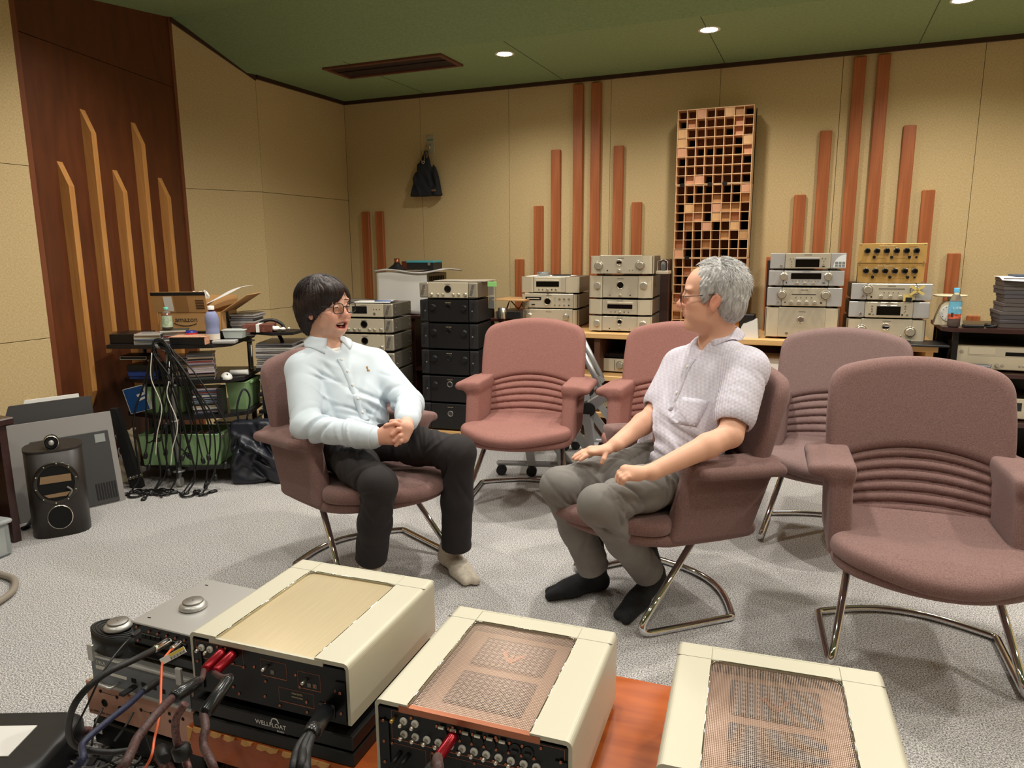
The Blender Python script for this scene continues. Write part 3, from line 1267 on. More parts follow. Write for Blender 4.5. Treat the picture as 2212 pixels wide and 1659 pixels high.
def skin_tint(V, H, base, open_mouth=False, elder=False):
    q = H.local(V)
    c = np.tile(np.array(lin(base)[:3]), (len(V), 1))

    def spot(ctr, rad, col, amt):
        w = np.exp(-(((q - np.array(ctr)) / np.array(rad)) ** 2).sum(1)) * amt
        c[:] = c * (1 - w[:, None]) + np.array(lin(col)[:3]) * w[:, None]
    rosy = (222, 136, 116)
    for y in (-1, 1):
        spot((.06, y * .04, -.03), (.04, .025, .025), rosy, .55)
        spot((-.01, y * .08, -.01), (.03, .015, .04), rosy, .6)
    spot((.108, 0, -.03), (.02, .02, .02), rosy, .5)
    lip = (204, 112, 102) if not elder else (198, 122, 106)
    if open_mouth:
        r = np.sqrt(((q[:, 1]) / .029) ** 2 + ((q[:, 2] + .0715) / .0150) ** 2)
        w = .8 * np.clip(1.2 - np.abs(r - 0.95) * 3.6, 0, 1) * (q[:, 0] > .05)
        c[:] = c * (1 - w[:, None]) + np.array(lin(lip)[:3]) * w[:, None]
        w = ((r < .86) & (q[:, 0] > .05) & (q[:, 0] < .096)).astype(float)
        c[:] = c * (1 - w[:, None]) + np.array(lin((92, 30, 28))[:3]) * w[:, None]
    else:
        w = np.exp(-((q[:, 1] / .021) ** 4) - ((q[:, 2] + .063) / .0088) ** 4) * (q[:, 0] > .075)
        c[:] = c * (1 - w[:, None]) + np.array(lin(lip)[:3]) * w[:, None]
    return c


def limb(S, pts, radii, k=0.02, flat=None):
    for i in range(len(pts) - 1):
        S.cone(pts[i], pts[i + 1], radii[i], radii[i + 1], k, flat)


def fingers(S, polys, r=0.0085, k=0.004):
    for pl in polys:
        rr = r
        if isinstance(pl, tuple):
            pl, rr = pl
        for i in range(len(pl) - 1):
            S.cone(pl[i], pl[i + 1], rr * (1 - .08 * i), rr * (1 - .08 * (i + 1)), k)


def body_grid(pts, pad, step, zones, fine):
    P = np.array(pts)
    lo, hi = P.min(0) - pad, P.max(0) + pad
    ax = []
    for i in range(3):
        ax.append(axis_coords(lo[i], hi[i], step, [(z[0][i] - z[1], z[0][i] + z[1], fine) for z in zones]))
    return SDF(*ax)


def foot(S, heel, toe, up_ankle, r=0.036):
    heel, toe = np.array(heel, float), np.array(toe, float)
    d = nrm(toe - heel)
    side = nrm(np.cross((0, 0, 1), d))
    L = np.linalg.norm(toe - heel)
    S.cone(heel + d * .03 + (0, 0, .034), heel + d * L * .62 + (0, 0, .030), .034, .036, .02)
    S.cone(heel + d * L * .55 + (0, 0, .026) + side * .012, heel + d * (L - .026) + (0, 0, .018) + side * .014, .034, .020, .02)
    S.cone(heel + d * L * .55 + (0, 0, .026) - side * .014, heel + d * (L - .04) + (0, 0, .017) - side * .024, .034, .018, .02)
    S.cone(heel + d * .045 + (0, 0, .045), up_ankle, .039, .043, .025)
    S.cone(heel + d * L * .45 + (0, 0, .045), heel + d * .06 + (0, 0, .085), .028, .034, .03)
    return S


def sock(parent, heel, toe, ankle, mat, up=0.10):
    pts = [heel, toe, ankle]
    P = np.array(pts)
    S = SDF(*[np.arange(P[:, i].min() - .08, P[:, i].max() + .08, .004) for i in range(3)])
    foot(S, heel, toe, ankle)
    S.half((0, 0, 0.002), (0, 0, -1), .006)
    me = relax(S.mesh('sock'), 1)
    me.materials.append(mat)
    return obj('sock', me, None, parent)


def strands(H, n, root_fn, len_rng, seed, width=0.0006, lift=0.5, gravity=0.25, curl=0.0, dirfn=None, jit=.25, hug=None):
    """loose hairs as thin three-sided spikes"""
    rs = np.random.RandomState(seed)
    mb = MB()
    done = 0
    while done < n:
        r = root_fn(rs)
        if r is None:
            continue
        p, nor = r
        L = rs.uniform(*len_rng)
        d = nrm(nor * lift + (dirfn(p, rs) if dirfn is not None else 0) + rs.normal(0, jit, 3))
        pts = [H(*p)]
        v = H.x * d[0] + H.y * d[1] + H.z * d[2]
        q = pts[0]
        c = rs.normal(0, curl, 3)
        for i in range(4):
            v = nrm(v + np.array([0, 0, -gravity * .3]) + c)
            q = q + v * L / 4
            if hug is not None:
                lc = H.local(q[None])[0] - hug[0]
                k_ = np.linalg.norm(lc / hug[1])
                lim = 1.0 + hug[2] * (i + 1)
                if lc[2] > -.02 and k_ > lim:
                    q = H(*(hug[0] + lc * lim / k_))
            pts.append(q)
        mb.tube(pts, [width, width, width * .9, width * .7, width * .3], 3, cap=False)
        done += 1
    return mb


def glasses(parent, H, lens_w, lens_h, y_in, x0, z0, mat, mat_lens, mat_temple, wrap=0.10, round_=0.35, ear=(-.02, .079, .002), thick=.0014):
    g = bpy.data.objects.new('glasses', None)
    COL.objects.link(g)
    g.parent = parent
    for sd in (-1, 1):
        loop = []
        for i in range(28):
            a = 2 * math.pi * i / 28
            ca_, sa_ = math.cos(a), math.sin(a)
            e = 2.0 / (2 + 2.2 * (1 - round_))
            px = math.copysign(abs(ca_) ** e, ca_) * lens_w / 2
            pz = math.copysign(abs(sa_) ** e, sa_) * lens_h / 2
            yy = y_in + lens_w / 2 + px
            loop.append(H(x0 - wrap * yy * yy * 9, sd * yy, z0 + pz))
        obj('lens_rim', MB().tube(loop, thick, 6, closed=True), mat, g)
        c = sum(loop) / len(loop)
        lens = MB()
        lens.add([c] + loop, [(0, i + 1, (i + 1) % 28 + 1) for i in range(28)])
        obj('lens', lens, mat_lens, g)
        yo = y_in + lens_w
        hinge = H(x0 - wrap * yo * yo * 9 - .002, sd * (yo + .001), z0 + lens_h * .22)
        obj('temple', MB().tube([hinge, H(x0 - .02, sd * (ear[1] - .002), z0 + lens_h * .24), H(ear[0], sd * ear[1], ear[2] + .012), H(ear[0] - .022, sd * (ear[1] - .003), ear[2] - .008)], .0016, 6), mat_temple, g)
    obj('bridge', MB().tube([H(x0 - .001, -y_in, z0 + .004), H(x0 + .004, 0, z0 + .008), H(x0 - .001, y_in, z0 + .004)], thick, 6), mat, g)
    return g


m_glass = bpy.data.materials.new('spectacle_glass')
m_glass.use_nodes = True
_nt = m_glass.node_tree
_nt.nodes.remove(_nt.nodes['Principled BSDF'])
_tr = nn(_nt, 'ShaderNodeBsdfTransparent')
_gl = nn(_nt, 'ShaderNodeBsdfGlossy')
_gl.inputs['Roughness'].default_value = 0.02
_mx = nn(_nt, 'ShaderNodeMixShader')
_mx.inputs[0].default_value = 0.07
_nt.links.new(_tr.outputs[0], _mx.inputs[1])
_nt.links.new(_gl.outputs[0], _mx.inputs[2])
_nt.links.new(_mx.outputs[0], _nt.nodes['Material Output'].inputs[0])

m_skin = M('skin', (205, 150, 122), 0.5, attr='tint', sss=0.12, spec=0.35)
m_eye = M('eye_dark', (30, 20, 16), 0.15)
m_eyewhite = M('eye_white', (225, 218, 210), 0.2)
m_teeth = M('teeth', (236, 228, 214), 0.25)
m_hair_dark = M('hair_dark_brown', (42, 31, 28), 0.5, vary=(120, .35), stretch=(1, 1, .2), spec=.3)
m_hair_grey = M('hair_grey', (172, 170, 167), 0.5, vary=(90, .38), stretch=(1, 1, .3))
m_hair_white = M('hair_silver', (220, 219, 217), 0.45)
m_frame_dark = M('spectacle_frame_dark', (40, 26, 30), 0.3)
m_frame_metal = M('spectacle_frame_brown', (70, 44, 34), 0.3, 0.4)
m_shirt_blue = M('shirt_pale_blue', (212, 224, 233), 0.85, vary=(6, .06), bump=(420, .12, .0008), sheen=0.1)
m_tee = M('tee_white', (232, 230, 222), 0.9)
m_black_trs = M('trousers_black', (34, 29, 30), 0.85, vary=(30, .12), bump=(500, .15, .0006))
m_grey_trs = M('trousers_grey', (124, 120, 115), 0.85, vary=(14, .10), bump=(500, .15, .0006))
m_sock_beige = M('sock_oatmeal', (206, 196, 180), 0.95, vary=(90, .14), bump=(350, .4, .001))
m_sock_black = M('sock_charcoal', (30, 31, 33), 0.95, vary=(60, .2), bump=(300, .4, .001))
m_button = M('button_pearl', (238, 236, 228), 0.3)
m_leather = M('belt_leather', (36, 22, 18), 0.45)


def M_seersucker():
    m = bpy.data.materials.new('polo_lilac_check')
    m.use_nodes = True
    nt = m.node_tree
    b = nt.nodes['Principled BSDF']
    b.inputs['Roughness'].default_value = 0.9
    b.inputs['Specular IOR Level'].default_value = 0.15
    tc = nn(nt, 'ShaderNodeTexCoord')
    prev = None
    for dr in ((1, 0.25, 0), (0.1, 0.2, 1)):
        vm = nn(nt, 'ShaderNodeVectorMath', operation='DOT_PRODUCT')
        vm.inputs[1].default_value = dr
        nt.links.new(tc.outputs['Object'], vm.inputs[0])
        mu = nn(nt, 'ShaderNodeMath', operation='MULTIPLY')
        mu.inputs[1].default_value = 2 * math.pi / 0.0046
        nt.links.new(vm.outputs['Value'], mu.inputs[0])
        sn = nn(nt, 'ShaderNodeMath', operation='SINE')
        nt.links.new(mu.outputs[0], sn.inputs[0])
        if prev is None:
            prev = sn.outputs[0]
        else:
            mn = nn(nt, 'ShaderNodeMath', operation='ADD')
            nt.links.new(prev, mn.inputs[0])
            nt.links.new(sn.outputs[0], mn.inputs[1])
            prev = mn.outputs[0]
    r = nn(nt, 'ShaderNodeValToRGB')
    mr = nn(nt, 'ShaderNodeMapRange')
    mr.inputs['From Min'].default_value = -2
    mr.inputs['From Max'].default_value = 2
    nt.links.new(prev, mr.inputs['Value'])
    r.color_ramp.elements[0].position = 0.40
    r.color_ramp.elements[1].position = 0.62
    r.color_ramp.elements[0].color = lin((228, 224, 228))
    r.color_ramp.elements[1].color = lin((186, 178, 198))
    nt.links.new(mr.outputs[0], r.inputs['Fac'])
    nt.links.new(r.outputs['Color'], b.inputs['Base Color'])
    bp = nn(nt, 'ShaderNodeBump')
    bp.inputs['Strength'].default_value = 0.25
    bp.inputs['Distance'].default_value = 0.0012
    nt.links.new(prev, bp.inputs['Height'])
    nt.links.new(bp.outputs['Normal'], b.inputs['Normal'])
    return m


m_polo = M_seersucker()


def face_x(me, H, y, z):
    """how far forward the face surface lies at a height and side (head space)"""
    hit = surf(me, H(.02, y, z), H.x, .2)[0]
    return float(((hit - H.o) @ H.x) / H.s)


def eyes(parent, H, squint, me):
    for sd in (-1, 1):
        if squint:
            arc = [(t, sd * .031 + t * .0145, .001 - (t * t) * .0045) for t in np.linspace(-1, 1, 9)]
            arc = [H(face_x(me, H, y, z) + .0004, y, z) for t, y, z in arc]
            obj('eye', MB().tube(arc, [.0005, .0012, .0018, .0021, .0022, .0021, .0018, .0012, .0005], 6), m_eye, parent)
        else:
            pts = [(t, sd * .031 + t * .012, -.001) for t in np.linspace(-1, 1, 7)]
            eo = obj('eye', MB().tube([H(face_x(me, H, y, z) - .0022, y, z) for t, y, z in pts], [.0008, .003, .0042, .0046, .0042, .003, .0008], 8), m_eyewhite, parent)
            x0 = face_x(me, H, sd * .031, -.001)
            obj('iris', MB().lathe_dir(H(x0 + .001, sd * .030, -.001), H(x0 + .0028, sd * .030, -.001), [(0, .0042), (1, .0032)], 12), m_eye, eo)
            lid = [(t, sd * .031 + t * .0135, .0040 - (t * t) * .003) for t in np.linspace(-1, 1, 9)]
            obj('eyelash', MB().tube([H(face_x(me, H, y, z) + .0006, y, z) for t, y, z in lid], .0009, 5), m_eye, parent)


def eyebrows(parent, H, mat, me, z=.024, arch=.004, thick=.0026):
    for sd in (-1, 1):
        pts = []
        for t in np.linspace(0, 1, 8):
            y, zz = sd * (.012 + .038 * t), z + arch * math.sin(math.pi * (t * .8 + .1)) - .004 * t
            pts.append(H(face_x(me, H, y, zz) + .0002, y, zz))
        obj('eyebrow', MB().tube(pts, [thick * .5, thick, thick, thick, thick * .9, thick * .8, thick * .6, thick * .2], 6), mat, parent)


_BVH = {}


def surf(me, p, d, back=.25):
    """where a line from outside meets a mesh (room coordinates)"""
    from mathutils.bvhtree import BVHTree
    key = me.name
    if key not in _BVH:
        _BVH[key] = BVHTree.FromPolygons([v.co.copy() for v in me.vertices], [tuple(q.vertices) for q in me.polygons])
    o = Vector(np.array(p, float) + nrm(d) * back)
    hit = _BVH[key].ray_cast(o, Vector(-nrm(d)))
    return (np.array(hit[0]), np.array(hit[1])) if hit[0] is not None else (np.array(p, float), nrm(d))


# ---------------------------------------------------------------- man in the pale blue shirt
def man_left():
    root = thing('person', 'laughing dark-haired man in a pale blue shirt and black trousers, hands clasped', 'person', (-1.78, 2.54, 0))
    inv = Matrix.Translation((1.78, -2.54, 0))
    fw, lf = nrm((.916, -.40, 0)), nrm((.40, .916, 0))
    H = Frame(D((703, 663), 3.08), (.989, -.157, .03), (-.03, 0.0, 1), 1.06)
    neck = D((707, 745), 3.12)
    Rsh, Lsh = D((654, 800), 3.04), D((810, 788), 3.25)
    Rel, Rwr = D((662, 922), 2.90), D((806, 945), 2.78)
    Lel, Lwr = D((884, 872), 3.10), D((880, 908), 2.88)
    Rhip, Lhip = D((735, 972), 3.05), D((818, 950), 3.18)
    Rkn, Lkn = D((818, 1048), 2.72), D((990, 978), 2.90)
    Ran, Lan = onz(803, 1222, .09), onz(986, 1196, .09)
    hc = D((848, 934), 2.77)
    px = 2.77 / FPX

    def h(x, y, d):
        """a point near the clasped hands: right, up, towards the viewer, in hand units of a pixel"""
        return hc + _r * x * px + _u * y * px - _f * d
    pel = (Rhip + Lhip) / 2 - fw * .02
    chest = (Rsh + Lsh) / 2 * .62 + pel * .38
    up = nrm(neck - pel)
    sd = nrm(Lsh - Rsh)
    fd = nrm(np.cross(sd, up))
    if fd @ fw < 0:
        fd = -fd
    allp = [H.o, Rsh, Lsh, Rel, Lel, Rkn, Lkn, Ran, Lan, hc, pel]
    S = body_grid(allp, .17, .007, [(H.o, .13), (hc, .08)], .0032)
    model_head(S, H, neck, mouth_open=True)
    A = [sd, fd, up]
    S.ell(chest, (.150, .095, .17), A, .03)
    S.ell(pel + up * .12, (.135, .09, .15), A, .04)
    S.ell(pel, (.150, .095, .10), A, .04)
    S.cone(neck - up * .01, (Rsh + neck) / 2 - up * .015, .056, .055, .03)
    S.cone(neck - up * .01, (Lsh + neck) / 2 - up * .015, .056, .055, .03)
    limb(S, [Rsh, Rel], [.050, .042])
    limb(S, [Lsh, Lel], [.050, .042])
    limb(S, [Rel, Rwr], [.040, .027])
    limb(S, [Lel, Lwr], [.040, .027])
    for hp_, kn_, an_ in ((Rhip, Rkn, Ran), (Lhip, Lkn, Lan)):
        limb(S, [hp_, kn_, kn_ * .3 + (an_ + np.array([0, 0, .07])) * .7], [.060, .044, .030], .03)
    # right hand: back of the hand to the viewer
    S.cone(Rwr, h(-26, -10, .004), .026, .026, .012, flat=(_f, .72))
    S.cone(h(-28, -8, .004), h(-2, 8, .010), .024, .020, .012, flat=(_f, .75))
    S.cone(h(-28, -12, .004), h(0, -16, .010), .024, .020, .012, flat=(_f, .75))
    S.cone(h(-18, -4, .006), h(2, -4, .012), .026, .022, .012, flat=(_f, .75))
    fingers(S, [[h(0, 10, .012), h(17, 7, .004), h(22, -2, -.014)], [h(2, 1, .014), h(18, -3, .006), h(22, -11, -.012)],
                [h(2, -8, .013), h(17, -12, .005), h(19, -19, -.012)], ([h(0, -17, .010), h(13, -21, .003), h(15, -25, -.010)], .0078),
                ([h(-24, 4, .006), h(-10, 16, .010), h(6, 19, .008)], .0095)], .0090, .004)
    # left hand laid over it, fingers coming down across the front
    S.cone(Lwr, h(28, 10, -.004), .026, .026, .012)
    S.cone(h(30, 10, -.002), h(24, -10, .004), .028, .024, .012)
    fingers(S, [[h(26, 14, .004), h(8, 20, .022), h(-14, 15, .020)], [h(27, 6, .010), h(14, 8, .028), h(2, -4, .031)],
                [h(28, -2, .010), h(18, -6, .030), h(6, -18, .029)], [h(28, -11, .008), h(20, -17, .026), h(9, -27, .022)],
                ([h(28, 16, 0), h(14, 25, .010), h(-2, 24, .016)], .0095)], .0088, .0035)
    me = relax(S.mesh('body'), 1, .4)
    V = mesh_co(me).astype(float)
    col = skin_tint(V, H, (226, 178, 154), open_mouth=True)
    dh = np.exp(-(((V - hc) ** 2).sum(1)) / .0045)[:, None]
    col = col * (1 - .55 * dh) + np.array(lin((224, 150, 126))[:3]) * .55 * dh
    colour_attr(me, col)
    me.materials.append(m_skin)
    eyes(root, H, True, me)
    eyebrows(root, H, m_hair_dark, me, z=.0265, thick=.0016)
    me.transform(inv)
    obj('body', me, None, root)
    # mouth, eyes, brows, glasses
    teeth = MB().slab(lambda u, v: H(.0855 - .013 * (2 * u - 1) ** 2, .0215 * (2 * u - 1), -.0630 - .0072 * v + .0025 * (2 * u - 1) ** 2), 12, 3, .003 * H.s)
    obj('teeth', teeth, m_teeth, root)
    obj('tongue', MB().lathe_dir(H(.055, 0, -.086), H(.082, 0, -.081), [(0, .012), (.7, .013), (1, .006)], 12), M('tongue', (190, 92, 88), .35), root)
    glasses(root, H, .051, .039, .0095, .108, -.004, m_frame_dark, m_glass, m_frame_dark, wrap=.09, round_=.3, thick=.0020)
    # hair: heavy straight fringe swept to the side, covering the ear tops and the nape
    S = SDF(*[np.arange(H.o[i] - .19, H.o[i] + .19, .0034) for i in range(3)])
    s = H.s

    def E(c, r, k=.015, mode='add'):
        S.ell(H(*c), [q * s for q in r], H.A, k * s, mode)
    E((-.020, 0, .040), (.116, .094, .093))
    E((-.052, 0, -.005), (.080, .094, .085), .02)
    E((-.066, 0, -.065), (.046, .070, .060), .03)
    for y in (-1, 1):
        E((-.014, y * .074, -.004), (.042, .022, .052), .02)
        E((.034, y * .062, .030), (.036, .024, .048), .02)
    E((.075, -.030, .062), (.040, .050, .040), .02)
    E((.108, .012, -.055), (.070, .066, .090), .010, 'cut')
    E((.112, .030, .014), (.045, .038, .058), .012, 'cut')
    E((.050, 0, -.104), (.082, .100, .070), .02, 'cut')
    for y in (-1, 1):
        E((.006, y * .098, -.046), (.030, .03, .024), .01, 'cut')

    def comb(X, Y, Z):
        x, y, z = X - H.o[0], Y - H.o[1], Z - H.o[2]
        lx = x * H.x[0] + y * H.x[1] + z * H.x[2]
        ly = x * H.y[0] + y * H.y[1] + z * H.y[2]
        a = np.arctan2(ly + .02, lx + .03)
        return .0016 * np.sin(a * 46 + 30 * z + 2.5 * np.sin(a * 9)) + .0012 * np.sin(a * 97 + 60 * z)
    S.put(comb, H.o - .2, H.o + .2, mode='offset')
    me = S.mesh('hair')
    me.materials.append(m_hair_dark)
    hair = obj('hair', me, None, root)

    def root_pt(rs):
        a, b = rs.uniform(-math.pi, math.pi), rs.uniform(-.35, 1.4)
        n = np.array([math.cos(a) * math.cos(b), math.sin(a) * math.cos(b), math.sin(b)])
        if n[0] > .55 and n[2] < .35:
            return None
        return np.array([-.022, 0, .038]) + n * np.array([.116, .094, .095]), n

    def sweep(p, rs):
        n = nrm((p - np.array([-.022, 0, .038])) / np.array([.113, .091, .092]) ** 2)
        dn = np.array([.45 if p[0] > 0 else -.2, .5 * np.sign(p[1] + .02), -1.0])
        return dn - n * (dn @ n)
    obj('hair_strand', strands(H, 900, root_pt, (.04, .075), 3, .0009, .04, .10, .01, sweep, jit=.05, hug=(np.array([-.022, 0, .038]), np.array([.117, .095, .095]), .004)), m_hair_dark, hair, kind='stuff')
    # tee at the neck opening
    S = SDF(*[np.arange(neck[i] - .12, neck[i] + .12, .004) for i in range(3)])
    S.cone(neck - up * .03 - fd * .004, neck + up * .008 - fd * .004, .082, .070, .01)
    S.half(neck + up * .012 + fd * .0, up * .85 + fd * .5, .004)
    me = S.mesh('tee_shirt')
    me.materials.append(m_tee)
    obj('tee_shirt', me, None, root)
    # shirt
    S = body_grid([Rsh, Lsh, Rel, Lel, Rwr, Lwr, pel], .16, .0048, [], .004)
    S.ell(chest + up * .02, (.178, .118, .180), A, .03)
    S.ell((Rsh + Lsh) / 2 - up * .02, (.150, .088, .070), A, .05)
    S.ell(pel + up * .13 + fd * .012, (.165, .122, .14), A, .05)
    S.ell(pel + up * .05 + fd * .012, (.158, .120, .09), A, .04)
    S.cone(neck - up * .028, Rsh + up * .004, .070, .062, .04)
    S.cone(neck - up * .028, Lsh + up * .004, .070, .062, .04)
    limb(S, [Rsh, Rel], [.072, .062], .03)
    limb(S, [Lsh, Lel], [.070, .062], .03)
    limb(S, [Rel, Rel * .25 + Rwr * .75, Rwr], [.060, .050, .044], .02)
    limb(S, [Lel, Lel * .3 + Lwr * .7, Lwr], [.060, .050, .046], .02)
    S.cone(neck - up * .02, neck + up * .06 + fd * .03, .064, .066, .012, None, 'cut')
    S.cone(neck + fd * .050 + up * .03, neck + fd * .105 - up * .055, .050, .006, .008, None, 'cut')
    S.half(Rwr + nrm(Rwr - Rel) * .012, nrm(Rwr - Rel), .004) if False else None
    # creases
    S.folds(Rel, .13, nrm(Rwr - Rsh), .034, .0050, 1)
    S.folds(Rel * .4 + Rwr * .6, .12, nrm(Rwr - Rel) + .4 * up, .030, .0034, 2)
    S.folds(Lel, .12, nrm(Lwr - Lsh) + .2 * sd, .032, .0048, 3)
    S.folds(pel + up * .10 + fd * .08, .17, up + .5 * sd, .042, .0046, 4)
    S.folds(chest + fd * .09 - sd * .05, .17, up * .6 - sd, .06, .0030, 5)
    S.folds(chest + fd * .09 + sd * .08 - up * .06, .14, up * .8 + sd * .8, .05, .0030, 6)
    S.folds(Rsh - up * .07 + sd * .05 + fd * .05, .11, up + sd, .036, .0034, 7)
    me = relax(S.mesh('shirt'), 1)
    me.materials.append(m_shirt_blue)
    shirt = obj('shirt', me, None, root, label='pale blue button-down shirt')
    # cuffs
    for el, wr in ((Rel, Rwr), (Lel, Lwr)):
        d = nrm(wr - el)
        mbc = MB().lathe_dir(wr - d * .055, wr + d * .010, [(0, .0455), (.05, .049), (.5, .0475), (.93, .0455), (1, .043), (.97, .039), (.5, .040)], 28, cap=False)
        obj('cuff', mbc, m_shirt_blue, shirt)
    # collar: two turned-down leaves round the neck
    cu = nrm(up + fd * .42)
    cf = nrm(fd - cu * (fd @ cu))
    nc = neck + up * .022 + fd * .004
    for sg in (-1, 1):
        def leaf(u, v, sg=sg):
            a = math.pi * (1.0 - .88 * u)
            r = .067 + .022 * v + .008 * v * u
            drop = .020 - v * (.036 + .034 * u * u)
            p = nc + cf * math.cos(a) * r + sd * sg * math.sin(a) * r * .98 + cu * drop + sd * sg * .022 * v * u * u
            if v > .25:
                hit = surf(shirt.data, p, cu + cf * .5 * max(0, math.cos(a)), .10)[0]
                if (hit - p) @ cu > -.004 and np.linalg.norm(hit - p) < .09:
                    p = p + cu * ((hit - p) @ cu + .005)
            return p
        obj('collar', MB().slab(leaf, 14, 6, .0028), m_shirt_blue, shirt)
        st = MB().slab(lambda u, v, sg=sg: nc + cf * math.cos(math.pi * (1 - .88 * u)) * (.068 - .003 * v) + sd * sg * math.sin(math.pi * (1 - .88 * u)) * (.067 - .003 * v) + cu * (-.022 + .038 * v), 14, 3, .002)
        obj('collar_stand', st, m_shirt_blue, shirt)
    return root, shirt, dict(H=H, neck=neck, fd=fd, sd=sd, up=up, chest=chest, pel=pel, Rhip=Rhip, Lhip=Lhip, Rkn=Rkn, Lkn=Lkn, Ran=Ran, Lan=Lan, fw=fw, lf=lf)


def finish_children(root):
    """parts were modelled in room coordinates: bring them under the person's own origin"""
    t = Matrix.Translation(-Vector(root.location))
    done = set()

    def go(o, top):
        for c in o.children:
            if c.type == 'MESH' and c.data.name not in done and c.name.split('.')[0] != 'body':
                done.add(c.data.name)
                c.data.transform(t)
            go(c, False)
    go(root, True)


def trousers(root, J, mat, rk, seed, hemR, hemL, name='trousers'):
    fw = J['fw']
    S = body_grid([J['Rhip'], J['Lhip'], J['Rkn'], J['Lkn'], J['Ran'], J['Lan']], .15, .0044, [], .005)
    pel, sd, fd, up = J['pel'], J['sd'], J['fd'], J['up']
    A = [sd, fd, up]
    S.ell(pel - up * .005, (.172, .122, .105), A, .03)
    r1, r2, r3, r4 = rk
    for hp, kn, an, hem in ((J['Rhip'], J['Rkn'], J['Ran'], hemR), (J['Lhip'], J['Lkn'], J['Lan'], hemL)):
        limb(S, [hp, hp * .5 + kn * .5, kn], [r1 + .006, (r1 + r2) / 2 + .004, r2], .035)
        h = hem
        limb(S, [kn, kn * .5 + h * .5, h], [r2, r3, r4], .03)
        d = nrm(kn - hp)
        bk = nrm(np.cross(d, sd))
        S.folds(kn - d * .06 + (0, 0, -.03), .12, nrm(d + np.array([0, 0, -.8])), .030, .0050, seed, 12)
        S.folds(kn * .45 + h * .55, .20, nrm(d + np.array([0, 0, .35])), .05, .0022, seed + 1, 7)
        S.folds(h + (0, 0, .05), .09, (0.2, 0, 1), .030, .0026, seed + 2, 7)
        S.folds(hp + d * .10 + (0, 0, .04), .17, d + .5 * sd, .034, .0048, seed + 3, 14)
        S.folds(hp * .35 + kn * .65 + (0, 0, .05), .17, d * .6 + sd * .8, .030, .0030, seed + 5, 12)
        seed += 9
    # flat hems
    for an, hem, kn in ((J['Ran'], hemR, J['Rkn']), (J['Lan'], hemL, J['Lkn'])):
        d = nrm(hem - kn)
        S.put(lambda X, Y, Z: (X - hem[0]) * d[0] + (Y - hem[1]) * d[1] + (Z - hem[2]) * d[2], hem - .11, hem + .11, .004, 'and')
    me = relax(S.mesh(name), 1)
    me.materials.append(mat)
    return obj(name, me, None, root)


man1, shirt1, J1 = man_left()
hemR, hemL = J1['Ran'] + np.array([.0, .0, .035]), J1['Lan'] + np.array([0, 0, .030])
trs1 = trousers(man1, J1, m_black_trs, (.082, .067, .063, .064), 20, hemR, hemL)
# left foot pointing at the viewer, right foot behind the amplifier
sock(man1, onz(958, 1212, 0), onz(1027, 1270, 0), J1['Lan'] + np.array([0, 0, .13]), m_sock_beige)
rf = J1['Ran'] * np.array([1, 1, 0])
sock(man1, rf + np.array([-.045, .03, 0]), rf + np.array([.13, -.12, 0]), J1['Ran'] + np.array([0, 0, .13]), m_sock_beige)
# placket, buttons and belt
fd, sd, up, neck, pel, chest = [J1[k] for k in ('fd', 'sd', 'up', 'neck', 'pel', 'chest')]
line = []
for i in range(26):
    t = i / 25
    p = (neck + fd * .07 - up * .065) * (1 - t) + (pel + fd * .10 + up * .075) * t
    line.append(surf(shirt1.data, p, fd))
mbp = MB()
pts = [q[0] + q[1] * .0015 for q in line]
pts = [sum(pts[max(0, i - 2):i + 3]) / len(pts[max(0, i - 2):i + 3]) for i in range(len(pts))]
mbp.slab(lambda u, v: pts[int(round(v * 25))] + sd * (.034 * (u - .5)), 1, 25, .0022)
pk = obj('placket', mbp, m_shirt_blue, shirt1)
for k in (1, 6, 11, 16, 21):
    mbb = MB().lathe_dir(pts[k] + fd * .000, pts[k] + fd * .0048, [(0, .0055), (.7, .0055), (1, .0042)], 12)
    obj('button', mbb, m_button, pk)
# small embroidered bear-coloured patch is only a plain tan badge
bp_, bn_ = surf(shirt1.data, D((796, 797), 3.1), fd)
mbb = MB()
for (a, b, r) in ((0, .006, .0042), (-.003, .011, .0022), (.003, .011, .0022), (0, -.003, .006), (.006, -.006, .003), (-.005, -.007, .003)):
    c = bp_ + sd * a + up * b
    mbb.lathe_dir(c - bn_ * .001, c + bn_ * .0022, [(0, r), (1, r * .8)], 10)
obj('badge', mbb, M('badge_tan', (176, 130, 70), .8), shirt1)
bw = []
for i in range(40):
    a = 2 * math.pi * i / 40
    bw.append(pel + up * .055 + (sd * math.cos(a) * .166 + fd * math.sin(a) * .128))
obj('belt', MB().tube(bw, .012, 6, closed=True), m_leather, trs1)
finish_children(man1)


